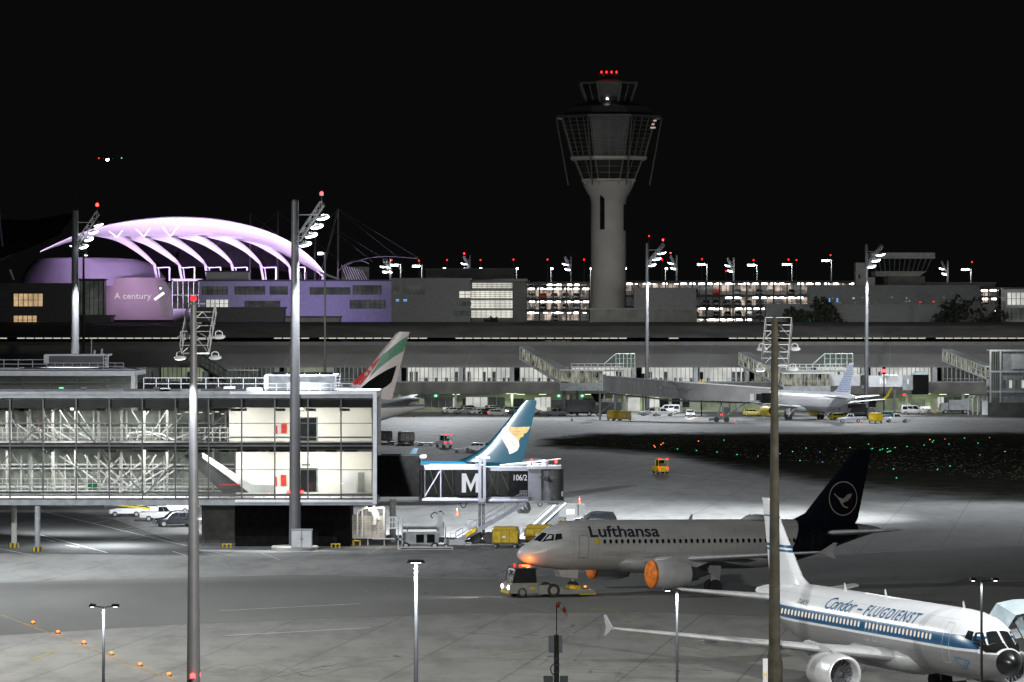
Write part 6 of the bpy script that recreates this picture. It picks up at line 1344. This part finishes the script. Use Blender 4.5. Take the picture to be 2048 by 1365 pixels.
# ================= vehicles and ground equipment (local: front towards +x) =================
def wheels(r,xs,w_,rad=.32,t=.2,mat=None):
    for x in xs:
        for sg in (-1,1):
            o=MB().lathe([(-t/2,rad*.55),(-t/2,rad*.95),(-t/2+.03,rad),(t/2-.03,rad),(t/2,rad*.95),(t/2,rad*.55)],16,'y',(x,sg*w_,rad)).build('wheel',M['rubber'],r,True)
            MB().lathe([(-t*.4,rad*.05),(-t*.4,rad*.58),(t*.4,rad*.58),(t*.4,rad*.05)],10,'y',(x,sg*w_,rad),True).build('rim',M['hub'],o)
def car(kind,mat,tail='off',head='off',name='parked_car'):
    r=root(name,(0,0,0)); r['category']='pickup' if kind=='pickup' else 'van' if kind=='van' else 'car'
    K={'hatch':[(-2.05,.35,.75,.75),(-2.0,.3,.95,1.0),(-1.75,.28,.98,1.42),(-.2,.28,.95,1.5),(.45,.28,.93,1.45),(1.15,.28,.9,.95),(1.95,.3,.75,.78),(2.1,.35,.6,.62)],
       'suv':[(-2.3,.4,.8,.82),(-2.25,.32,1.05,1.1),(-1.95,.3,1.05,1.62),(-.2,.3,1.02,1.7),(.5,.3,1.0,1.62),(1.15,.3,.98,1.04),(2.1,.32,.85,.88),(2.3,.4,.65,.68)],
       'pickup':[(-2.6,.45,.95,.96),(-2.55,.42,1.0,1.02),(-.75,.4,1.0,1.03),(-.7,.4,1.05,1.7),(.35,.4,1.05,1.72),(.95,.4,1.02,1.08),(2.3,.42,.9,.95),(2.55,.5,.7,.75)],
       'van':[(-2.4,.4,1.0,1.8),(-2.35,.32,1.1,1.95),(-1,.3,1.1,1.98),(.9,.3,1.08,1.9),(1.6,.3,1.05,1.1),(2.25,.32,.85,.88),(2.4,.4,.7,.72)]}[kind]
    rings=[]
    for x,zb_,zh,zr in K:
        w1=.9 if abs(x)<2 else .84; wr=w1-.18 if zr-zh>.2 else w1-.08
        rings.append([(x,-w1*.93,zb_),(x,-w1,zb_+.2),(x,-w1*.97,zh),(x,-wr,zr),(x,-wr*.5,zr+.03),(x,wr*.5,zr+.03),(x,wr,zr),(x,w1*.97,zh),(x,w1,zb_+.2),(x,w1*.93,zb_)])
    body=MB().ring(rings).build('body',mat,r,True)
    # glazing, proud of the body
    ci=[i for i,k_ in enumerate(K) if k_[3]-k_[2]>.3]; a,b_=ci[0],ci[-1]
    for sg in (-1,1):
        pts=[]
        x0,x1=K[a][0],K[b_][0]; zh=K[a][2]; zr=K[a+1][3]
        P=[(x0+.12,zh+.05),(x1+(K[b_+1][0]-x1)*.72,K[b_][2]+.05),(x1-.02,K[b_][3]-.09),(x0+.18,K[a][3]-.09)]
        def my(x,z_): t=(z_-zh)/(K[a+1][3]-zh); return sg*(.873-.15*t+.012)
        n0=3 if kind!='pickup' else 2
        for j in range(n0):
            t0,t1=j/n0+.015,(j+1)/n0-.015
            q=[(P[0][0]+(P[1][0]-P[0][0])*t0,P[0][1]+(P[1][1]-P[0][1])*t0),(P[0][0]+(P[1][0]-P[0][0])*t1,P[0][1]+(P[1][1]-P[0][1])*t1),(P[3][0]+(P[2][0]-P[3][0])*t1,P[3][1]+(P[2][1]-P[3][1])*t1),(P[3][0]+(P[2][0]-P[3][0])*t0,P[3][1]+(P[2][1]-P[3][1])*t0)]
            MB().add([(x,my(x,z_),z_) for x,z_ in q],[(0,1,2,3)]).build('side_window',M['dglass'],r)
    i=b_; A,B_=K[i],K[i+1]; MB().add([(A[0]+.06,-.6,A[3]-.02),(A[0]+.06,.6,A[3]-.02),(B_[0]-.03,.72,B_[3]+.07),(B_[0]-.03,-.72,B_[3]+.07)],[(0,1,2,3)]).build('windscreen',M['dglass'],r)
    A,B_=K[a],K[a-1]; MB().add([(A[0]-.05,-.6,A[3]-.04),(A[0]-.05,.6,A[3]-.04),(B_[0]-.03,.68,B_[3]+.04),(B_[0]-.03,-.68,B_[3]+.04)],[(0,1,2,3)]).build('rear_window',M['dglass'],r)
    xf=K[-1][0]; xr=K[0][0]
    for sg in (-1,1):
        MB().box(xf-.2,xf+.02,sg*.62-.16,sg*.62+.16,.56,.74).build('headlight',M['head'] if head=='on' else M['lgrey'],r)
        MB().box(xr-.03,xr+.12,sg*.68-.12,sg*.68+.12,.72,1.0).build('taillight',M['redl'] if tail=='on' else M['red'],r)
        MB().box(.75 if kind!='van' else 1.3,.95 if kind!='van' else 1.5,sg*.95-.08,sg*.95+.08,1.0,1.12).build('mirror',mat,r)
    MB().box(xf-.1,xf+.04,-.85,.85,.3,.5).build('bumper',M['dgrey'],r); MB().box(xf-.02,xf+.045,-.26,.26,.38,.48).build('number_plate',M['white'],r)
    wheels(r,(-xf*.63 if kind!='pickup' else -1.6,xf*.64),.83,.33 if kind!='suv' else .37)
    if kind=='pickup': MB().box(-2.5,-.8,-.75,.75,.95,1.045).build('load_bed',M['dgrey'],r)
    return Proto(r)
vw=pm('car_white',(.5,.5,.5),.35,0,.05); vs_=pm('car_silver',(.28,.29,.31),.35,.3,.05); vb=pm('car_black',(.012,.013,.016),.25,0,.1); vy=pm('car_yellow',(.5,.42,.02),.4,0,.05); vteal=pm('car_teal',(.03,.10,.10),.4)
P_={'hw':car('hatch',vw),'hs':car('hatch',vs_),'hb':car('hatch',vb),'sw':car('suv',vw),'sb':car('suv',vb),'hwt':car('hatch',vw,'on'),'hsh':car('hatch',vs_,'off','on'),'pw':car('pickup',vw),'ps':car('pickup',vs_),'vw':car('van',vw),'hy':car('hatch',vy),'hyh':car('hatch',vy,'off','on'),'ht':car('hatch',vteal,'on'),'hwh':car('hatch',vw,'off','on','driving_car')}
def put(k_,px,py,rz,label,group=None):
    g=GP(px,py); return P_[k_].put(g,rz,label,group)
row=[('hw',903,828,200,'white car at the left end of the row of cars before the terminal'),('hs',928,829,205,'silver car, second from the left in the terminal row'),('hw',958,830,200,'white estate car, third from the left in the terminal row'),('hs',940,824,20,'silver car partly hidden behind the third car of the terminal row'),('hb',975,830,185,'dark car between the white cars in the terminal row'),('hw',1012,827,200,'white car behind the one with the red tail light'),('sw',1062,829,15,'white car beside the blue-green fin, right of the row'),('hs',988,824,30,'silver car at the back of the terminal row')]
for a in row: put(*a[:5],'cars parked before the terminal')
put('hwt',995,833,5,'white car with a glowing red tail light before the terminal')
put('hsh',1032,828,200,'silver car with bright headlights left of the blue-green fin')
put('ps',1112,833,160,'silver pickup right of the blue-green fin before the terminal')
put('ps',1302,832,195,'silver pickup behind the yellow containers, left one'); put('pw',1325,833,10,'white pickup right of the yellow containers'); put('vw',1337,828,180,'white van behind the pickups right of the yellow containers')
put('hwh',1380,834,-90,'white car driving towards the camera with both headlights on')
put('hyh',1505,832,0,'yellow car with a glaring headlight beside the yellow engine')
put('pw',1793,845,5,'grey-white pickup near the right end of the far stand'); put('ht',1768,838,175,'teal car with red tail light behind the yellow container'); put('vw',1825,829,0,'white van far right before the terminal door')
put('ps',1700,845,180,'silver pickup under the tail of the dotted airliner'); put('hy',1678,841,20,'yellow car behind the pickup under the dotted airliner tail'); put('hw',1845,826,180,'white car right of the white van at the terminal')
put('pw',328,1043,0,'white pickup under the glass finger'); put('sb',352,1054,195,'black SUV just left of the near mast under the glass finger')
put('sb',1190,1055,180,'dark SUV partly hidden behind the nose of the navy tailed airliner')
put('hw',955,904,150,'white car with headlights in front of the blue-green fin').name='service_car'
g=GP(948,905); MB().lathe([(0,.02),(.1,.25),(.2,.02)],10,'z').build('headlight',M['head'],[c for c in COL.objects if c.get('label','').startswith('white car with headlights in front')][0],False,(-.6,-2.0,.55))
# cars in the car parks
cars_in=[]; rr=random.Random(9)
mini={}
for nm_,mt in (('dark',vb),('white',vw),('silver',vs_),('red',M['red'])):
    b=MB().ring([[(x,-.85,.3),(x,-.85,zh),(x,-.65,zr),(x,.65,zr),(x,.85,zh),(x,.85,.3)] for x,zh,zr in ((-2,.8,.85),(-1.8,.95,1.4),(.4,.95,1.45),(1.1,.9,.95),(2.05,.65,.7))])
    for x in (-1.3,1.3): b.lathe([(-.9,.32),(.9,.32)],10,'y',(x,0,.32),True)
    mini[nm_]=b.build('parked_car',[mt],None,True); 
first={k_:True for k_ in mini}
for (r_,zf,p,W),floors,lab,skipf in ((cp1,(1,2,3,4),'left of the tower',None),(cp2,(1,2,3,4),'right of the tower',lambda i,x:(i>1 and (x<1390 or x>1530))),(cp3,(1,2,3),'at the right edge',None)):
    for i in floors:
        x=1.6
        while x<W-1.5:
            px=1024+(p.x+x)*F/p.y
            if not(skipf and skipf(i,px)) and rr.random()<.62 and zf[i]>H-(652-HZ)/8:
                k_=rr.choice(('dark','dark','white','silver','red' if rr.random()<.4 else 'dark')); o=mini[k_]
                if not first[k_]: o=o.copy(); COL.objects.link(o)
                first[k_]=False
                o.location=(p.x+x,p.y+2.6,zf[i]+.0); o.rotation_euler.z=R(90+rr.choice((0,180))+rr.uniform(-2,2))
                tag(o,'%s car parked nose-in on a deck of the car park %s'%(k_,lab),'car','%s cars in the car park %s'%(k_,lab))
            x+=2.75
for k_,o in mini.items():
    if first[k_]: bpy.data.objects.remove(o)
# tugs with red lights
def tug(matn,lights=True):
    r=root('baggage_tug',(0,0,0)); r['category']='tug'; m=M[matn]
    MB().prism([(-1.4,.35),(1.5,.35),(1.55,.95),(.35,1.05),(.2,1.1),(-1.4,1.1)],'y',-.75,.75).build('body',m,r)
    b=MB()
    for x in (-1.3,.1):
        for y in (-.7,.65): b.box(x,x+.08,y,y+.06,1.1,1.95)
    b.build('cab_frame',m,r); MB().box(-1.35,.3,-.75,.75,1.95,2.05).build('cab_roof',m,r)
    MB().add([(.3,-.62,1.12),(.3,.62,1.12),(.16,.6,1.93),(.16,-.6,1.93)],[(0,1,2,3)]).build('windscreen',M['dglass'],r)
    MB().box(-.9,-.4,-.5,.5,1.1,1.5).build('seat',M['dgrey'],r)
    for sg in (-1,1):
        MB().box(-1.46,-1.4,sg*.55-.13,sg*.55+.13,.75,.95).build('taillight',M['redl'],r)
        MB().box(-1.42,-1.3,sg*.55-.13,sg*.55+.13,2.05,2.2).build('roof_lamp',M['redl'],r)
        MB().box(1.54,1.6,sg*.5-.12,sg*.5+.12,.65,.85).build('headlight',M['head'],r)
    wheels(r,(-.95,1.05),.68,.3,.2); return Proto(r)
Tw,Ty=tug('lgrey'),tug('dyellow')
Tw.put(GP(888,895),120,'pale baggage tug with four red lights, left of the blue-green fin').scale=(1.0,)*3; Ty.put(GP(1321,948),105,'yellow baggage tug with four red rear lights alone on the apron')
# container dollies
def dolly(full,matn='dyellow'):
    r=root('container_dolly',(0,0,0)); r['category']='container dolly'
    b=MB().box(-1.35,1.35,-.8,.8,.38,.5).bar((1.35,0,.44),(2.0,0,.3),.07); b.build('deck',M['dgrey'],r); wheels(r,(-.95,.95),.68,.2,.14)
    if full:
        MB().prism([(-1.25,.52),(1.25,.52),(1.25,1.75),(1.05,1.98),(-1.05,1.98),(-1.25,1.75)],'y',-.78,.78).build('container_body',M[matn],r)
        b=MB()
        for x in (-1.27,-.42,.42,1.22): b.box(x,x+.06,-.81,-.78,.52,1.8)
        b.box(-1.27,1.27,-.82,-.78,1.72,1.8).box(-1.27,1.27,-.82,-.78,.52,.6).box(-1.28,-1.25,-.78,.78,1.68,1.76).box(-1.28,-1.25,-.1,-.04,.6,1.7); b.build('container_frame',pm('frame_'+matn,(.3,.19,.01),.5),r)
        MB().box(-.25,.1,-.84,-.81,1.0,1.18).build('label_plate',M['white'],r)
        MB().prism([(-1.3,1.98),(1.3,1.98),(1.1,2.08),(-1.1,2.08)],'y',-.82,.82).build('lid',M[matn],r)
    return Proto(r)
DY=dolly(True); DE=dolly(False); DP=dolly(True,'lgrey')
for px,py,rz,l in ((1012,1096,-8,'yellow baggage container with white plate, leftmost behind the airliner nose'),(1078,1092,-8,'yellow baggage container half hidden by the airliner nose, middle one'),(1140,1084,-8,'yellow baggage container mostly hidden behind the cockpit, rightmost one'),
   (1227,842,-60,'left of the two yellow containers on the far apron'),(1250,843,-8,'right of the two yellow containers on the far apron'),(1751,847,-60,'yellow container right of the dotted airliner tail')):
    DY.put(GP(px,py),rz,l,'yellow baggage containers')
DP.put(GP(812,888),20,'pale container on a dolly in the dark train right of the glass finger'); DP.put(GP(768,886),15,'grey container at the left end of the dolly train beside the glass finger')
for px,py,rz,l in ((118,1020,0,'empty low dolly under the glass finger, leftmost'),(172,1018,0,'empty low dolly under the glass finger, second from the left'),(240,1021,0,'empty low dolly under the glass finger near the belt loader'),(795,890,15,'empty dolly between the pale containers'),(850,892,10,'empty dolly behind the pale tug'),(925,905,10,'empty dolly ahead of the white headlit car'),(832,891,10,'empty dolly right of the pale container')): DE.put(GP(px,py),rz,l)
# belt loaders under the finger
def belt(matn):
    r=root('belt_loader',(0,0,0)); r['category']='belt loader'; MB().prism([(-1.8,.4),(1.8,.4),(1.8,.8),(.9,1.0),(-1.8,.95)],'y',-.8,.8).build('chassis',M['white'],r)
    MB().prism([(-2.8,.75),(2.9,1.5),(2.9,1.75),(-2.8,1.0)],'y',-.45,.45).build('belt_frame',M[matn],r); MB().prism([(-2.75,1.01),(2.85,1.76),(2.85,1.79),(-2.75,1.04)],'y',-.35,.35).build('belt',M['rubber'],r)
    b=MB(); 
    for y in (-.5,.5): b.bar((-2.6,y,1.35),(2.7,y,2.05),.05); [b.bar((x,y,1.03+(x+2.6)*.13),(x,y,1.37+(x+2.6)*.13),.04) for x in (-2.5,-.8,.9,2.6)]
    b.build('handrail',M[matn],r); MB().box(-.4,.3,-.78,-.5,.95,1.5).build('operator_seat',M['dgrey'],r); wheels(r,(-1.2,1.2),.75,.32,.2); return Proto(r)
B_=belt('yellow'); B_.put(GP(300,1030),0,'yellow belt loader behind the white pickup under the glass finger'); B_.put(GP(350,1027),180,'second yellow belt loader partly hidden by the near left mast'); B_.put(GP(2038,828),180,'yellow belt loader at the right edge before the terminal')
B_.put(GP(250,1034),190,'belt loader with raised frame left of the white pickup under the finger')
# cargo loader
g=GP(843,1098); r=root('cargo_loader',(g.x,g.y,0),0,'grey cargo loader with railed platform and flat deck beside the supply unit','loader')
MB().box(-1.9,1.7,-.9,1.3,.5,1.6).build('chassis',M['grey'],r); MB().box(-1.9,1.5,-1.1,1.5,1.95,2.15).build('upper_platform',M['dgrey'],r)
for x in (-.5,.55): MB().box(x,x+.75,-.94,-.9,.65,1.45).build('side_opening',M['black'],r)
MB().prism([(-2.0,.28),(3.1,.28),(3.1,.02),(-2.2,.02)],'y',-1.9,-.95).build('front_deck',M['lgrey'],r); MB().box(-2.0,3.0,-1.92,-1.88,.08,.2).build('deck_edge',M['dgrey'],r)
b=MB()
for x in (-2.3,-1.9): b.box(x,x+.12,-1.2,-1.0,0,3.1)
b.box(-2.3,-1.8,-1.2,-1.0,.9,1.1).build('mast',M['lgrey'],r)
b=MB(); rail(b,-3.1,-2.3,-1.1,2.1,1.0,3,.06); rail(b,-3.1,-2.3,.2,2.1,1.0,3,.06); b.box(-3.1,-2.2,-1.15,.25,2.0,2.1); b.build('platform_railing',M['white'],r)
b=MB().box(1.5,2.2,-.8,.4,1.2,2.6).box(1.6,2.1,-.9,-.8,2.2,3.6); b.build('control_box',M['lgrey'],r)
MB().path([(1.6,-.9,3.5),(1.2,-.9,3.6),(.9,-.9,3.3),(1.1,-.9,3.0)],.06).path([(2.2,-.8,3.4),(1.9,-.8,3.75),(1.6,-.8,3.5)],.06).build('hose',M['dgrey'],r)
for x in (2.3,-1.4): MB().box(x,x+.12,-.8,-.6,.1,2.2).build('guide_post',M['steel'],r)
wheels(r,(-1.5,1.3),1.15,.35,.3); wheels(r,(2.4,),.9,.28,.2)
MB().box(2.2,4.2,-.5,.3,.4,.9).build('side_cart',M['lgrey'],r)
# towing tractor pushing the airliner
g=GP(1090,1193); r=root('tow_tractor',(g.x,g.y,0),R(197),'low white and yellow tow tractor with lit beacons under the airliner nose','tractor'); M['tractor']=pm('tractor_white',(.24,.24,.22),.4,0,.1)
MB().prism([(.9,.35),(3.35,.35),(3.4,.95),(3.05,1.2),(.95,1.2)],'y',-1.2,1.2).build('front_body',M['tractor'],r)
MB().prism([(-3.9,.25),(.9,.25),(.9,1.0),(-.4,.95),(-1.4,.62),(-3.9,.55)],'y',-1.25,1.25).build('rear_body',M['tractor'],r)
MB().box(-3.9,.6,-1.29,-1.25,.22,.42).box(-4.0,-2.6,-1.25,1.25,.15,.3).build('lower_trim',M['yellow'],r)
b=MB().ring([[(1.05,y,1.2),(3.1,y,1.2),(2.8,y,2.35),(1.15,y,2.35)] for y in (-1.05,1.05)]); b.build('cab',M['dglass'],r)
b=MB()
for y in (-1.08,1.0):
    for p,q in (((1.05,1.2),(1.15,2.35)),((3.1,1.2),(2.8,2.35)),((2.0,1.2),(2.0,2.35))): b.bar((p[0],y,p[1]),(q[0],y,q[1]),.09)
b.box(1.0,2.9,-1.12,1.12,2.35,2.45).build('cab_frame',M['dgrey'],r)
for y in (-.9,0,.8): MB().lathe([(0,.1),(.15,.09),(.18,.02)],10,'z',(2.6-abs(y)*.3,y,2.46),True).build('beacon_lamp',M['redl'],r)
MB().box(1.2,1.9,-1.0,-.2,2.46,2.54).build('roof_light_bar',M['orl'],r)
for y in (-.85,.85): MB().lathe([(0,.17),(.06,.15)],12,'x',(3.38,y,.85),True).build('headlight',M['head'],r)
for y in (-1.2,1.2): MB().bar((3.2,y,1.9),(3.35,y*1.05,2.3),.1).build('mirror',M['dgrey'],r)
MB().box(1.2,1.7,1.2,1.23,.65,.85).box(3.4,3.45,-1.1,1.1,.35,.55).build('name_plate',M['yellow'],r)
MB().lathe([(0,.1),(.12,.1)],8,'z',(-3.1,1.1,.75),True).build('amber_lamp',M['orl'],r); MB().lathe([(0,.07),(.12,.07)],8,'z',(-3.5,1.1,.45),True).build('amber_lamp',M['orl'],r)
MB().box(-2.7,-2.2,-1.2,1.2,.4,.85).build('lifting_cradle',M['dyellow'],r); wheels(r,(-.35,),1.1,.55,.35); wheels(r,(2.3,),1.05,.42,.3)
# dark truck before terminal, cones, misc
def cone(px,py,l,sc_=1,grp=None):
    g=GP(px,py); r=root('traffic_cone',(g.x,g.y,0),0,l,'traffic cone',grp); r.scale=(sc_,)*3
    MB().box(-.22,.22,-.22,.22,0,.05).build('base',M['concr'],r); MB().lathe([(.05,.18),(.85,.04),(.87,.01)],14,'z').build('cone_body',M['concr'],r,True)
    for a_,b_ in ((.28,.42),(.56,.68)): MB().lathe([(a_,.184-.165*a_),(b_,.184-.165*b_)],14,'z').build('band',M['conew'],r,True)
cone(914,1031,'orange cone with white bands on the bright apron beside the stairs',1.1); cone(1159,1008,'cone seen above the passenger stairs platform',1.0); cone(1470,847,'small dark cone on the far apron below the far jet bridge'); cone(1722,849,'small cone right of the dotted airliner tail gear'); cone(1144,843,'tiny cone in front of the dark trucks'); cone(827,835,'tiny cone before the terminal on the left'); cone(1870,828,'small cone near the terminal door at the right')
def truck(px,py,rz,l,w_,h_,matn='dgrey'):
    g=GP(px,py); r=root('service_truck',(g.x,g.y,0),R(rz),l,'truck'); L_=w_
    MB().box(-L_/2,L_/2-1.8,-1.1,1.1,.8,h_).build('box_body',M[matn],r); MB().prism([(L_/2-1.7,.6),(L_/2,.6),(L_/2,1.4),(L_/2-.3,2.3),(L_/2-1.7,2.4)],'y',-1.05,1.05).build('cab',M[matn],r)
    MB().box(L_/2-.02,L_/2+.01,-.9,.9,1.4,2.1).build('windscreen',M['dglass'],r); MB().box(-L_/2,L_/2-.3,-1.0,1.0,.5,.8).build('chassis',M['black'],r); wheels(r,(-L_/2+1.2,L_/2-1.1),1.0,.45,.3)
    MB().box(-L_/2+.1,L_/2-2,-1.14,-1.1,1.2,1.3).build('side_rail',M['lgrey'],r)
truck(1150,832,180,'dark box truck under the gangway right of the blue-green fin',8.5,3.4); truck(1128,829,0,'dark smaller truck just right of the blue-green fin',5.5,3.0); truck(1215,833,180,'dark service truck behind the yellow containers',6,3.0); truck(1690,836,180,'dark service truck behind the dotted airliner gear',6,3.2); truck(1910,828,180,'grey generator truck by the pipes at the right end',6.5,3.0,'grey'); truck(738,832,0,'dark service truck behind the striped tail',7,3)
truck(1722,838,0,'dark catering truck right of the dotted airliner tail cone',5.5,3.1)
# pipe rack at right
g=GP(1955,830); r=root('pipe_rack',(g.x,g.y,0),0,'tall pipe rack with bent pipes before the terminal at the right','machinery'); b=MB()
for i in range(5): b.path([(-2+i*1.0,0,0),(-2+i*1.0,0,3.6),(-1.6+i*1.0,0,4.0),(3,0,4.0)],.13,6)
b.build('pipes',M['lgrey'],r); MB().box(1.0,3.0,-.3,.3,0,3).build('cabinet',M['white'],r)
g=GP(1190,828); r=root('steel_frame',(g.x,g.y,0),0,'pale steel stair frame beside the dark service truck','stairs'); b=MB()
for x in (0,2,4):
    for y in (0,2): b.bar((x,y,0),(x,y,4.4),.16)
for z_ in (1.5,3,4.4): b.box(-.1,4.1,-.1,2.1,z_-.1,z_)
for x in (0,2): b.bar((x,0,0),(x+2,0,3),.1)
b.build('frame',M['lgrey'],r)
# a worker in the lit doorway
g=GP(1307,829); r=root('person',(g.x,g.y,0),0,'dark standing person in the lit doorway behind the pickups','person')
me=bpy.data.meshes.new('body'); V=[(0,0,.95),(0,0,1.2),(0,0,1.42),(0,0,1.55),(0,0,1.68),(.1,0,.88),(.12,0,.48),(.12,-.02,.06),(-.1,0,.88),(-.13,0,.48),(-.14,-.02,.06),(.2,0,1.42),(.26,0,1.12),(.27,-.05,.88),(-.2,0,1.42),(-.26,0,1.12),(-.25,-.08,.88)]
me.from_pydata(V,[(0,1),(1,2),(2,3),(3,4),(0,5),(5,6),(6,7),(0,8),(8,9),(9,10),(2,11),(11,12),(12,13),(2,14),(14,15),(15,16)],[]); o=bpy.data.objects.new('body',me); COL.objects.link(o); o.parent=r
o.modifiers.new('skin','SKIN'); rad=[.16,.15,.16,.06,.11,.1,.075,.05,.1,.075,.05,.06,.05,.035,.06,.05,.035]
for v_,q in zip(me.skin_vertices[0].data,rad): v_.radius=(q,q)
me.skin_vertices[0].data[0].use_root=True; o.modifiers.new('sub','SUBSURF').render_levels=2; me.materials.append(M['dgrey'])
# corrugated canopy of the near gate at the right edge
nb=Vector((nose_co.x,nose_co.y,0)); r=root('boarding_canopy',(nb.x+1.5,nb.y+3.9,0),0,'pale blue folding boarding canopy pressed against the retro airliner door','canopy')
ngon=13; base=[]; tip=(.9,.2,2.4)
prof=[(-1.9,5.4),(-1.5,6.15),(-.6,6.4),(.6,6.5),(2.0,6.45),(3.6,6.3)]
top_=[Vector((x-.3,3.2-.5*i,z_)) for i,(x,z_) in enumerate(prof)]
b=MB(); b.ring([[p for p in top_],[p+Vector((.9,-2.2,-.55)) for p in top_]],False,close=False); 
cr=b.build('canopy_roof',M['paleblue'],r,True)
pt=Vector((.55,-1.1,2.1)); arc=[Vector((-1.0+i*.45,1.2-.33*i,5.75+ .12*math.sin(i*.5)-(.5 if i==0 else .12 if i==1 else 0))) for i in range(11)]
b=MB()
for i in range(10):
    a,c=arc[i],arc[i+1]; pa=pt+Vector((.07*i,0,0)); pc_=pt+Vector((.07*(i+1),0,0)); m_=(a+c)/2+Vector((0,.22,0)); pm_=(pa+pc_)/2
    b.add([a,m_,pm_,pa],[(0,1,2,3)]); b.add([m_,c,pc_,pm_],[(0,1,2,3)])
b.build('bellows_folds',M['paleblue'],r)
b=MB()
for i in range(11): b.bar(arc[i]+Vector((0,-.04,0)),pt+Vector((.07*i,-.05,0)),.045); b.bar(arc[i]+Vector((-.1,-.04,.1)),arc[i],.05); b.bar(arc[i]+Vector((.1,-.04,.1)),arc[i],.05)
b.build('fold_ribs',M['dgrey'],r)
MB().box(1.6,6,.2,4,2.0,5.6).build('cab_wall',M['lgrey'],r); MB().box(2.5,3,1,1.5,0,2).build('leg',M['grey'],r); MB().bar((.7,-1.1,2.2),(.9,-1.1,.9),.08).build('strut',M['lgrey'],r)
# ---- give every loose run of pieces its own part (legs, posts) ----
def split_loose(o):
    me=o.data; bm=bmesh.new(); bm.from_mesh(me); seen=set(); groups=[]
    for v in bm.verts:
        if v in seen: continue
        st=[v]; seen.add(v); g=[]
        while st:
            q=st.pop(); g.append(q.index)
            for e in q.link_edges:
                w2=e.other_vert(q)
                if w2 not in seen: seen.add(w2); st.append(w2)
        groups.append(set(g))
    bm.free()
    if len(groups)<2 or len(groups)>100: return
    for g in groups:
        b=bmesh.new(); b.from_mesh(me); b.verts.ensure_lookup_table(); bmesh.ops.delete(b,geom=[v for v in b.verts if v.index not in g],context='VERTS')
        m2_=bpy.data.meshes.new(me.name); b.to_mesh(m2_); b.free()
        for mm in me.materials: m2_.materials.append(mm)
        c=bpy.data.objects.new(o.name.split('.')[0],m2_); COL.objects.link(c); c.parent=o.parent; c.location=o.location
    bpy.data.objects.remove(o)
for o in list(COL.objects):
    if o.type=='MESH' and o.parent and o.name.split('.')[0] in ('leg','tower_leg','pillar','corner_post','column_row','roof_hatch','roof_fan_unit','rail_post','support_leg','soffit_lights','outer_tunnel_frame','lower_trim','roof_seams','furniture','tube_lights','glow_back_wall'):
        for a_,b_ in (('column_row','column'),('roof_seams','roof_seam'),('tube_lights','tube_light'),('soffit_lights','soffit_light')):
            if o.name.startswith(a_): o.name=b_
        split_loose(o)
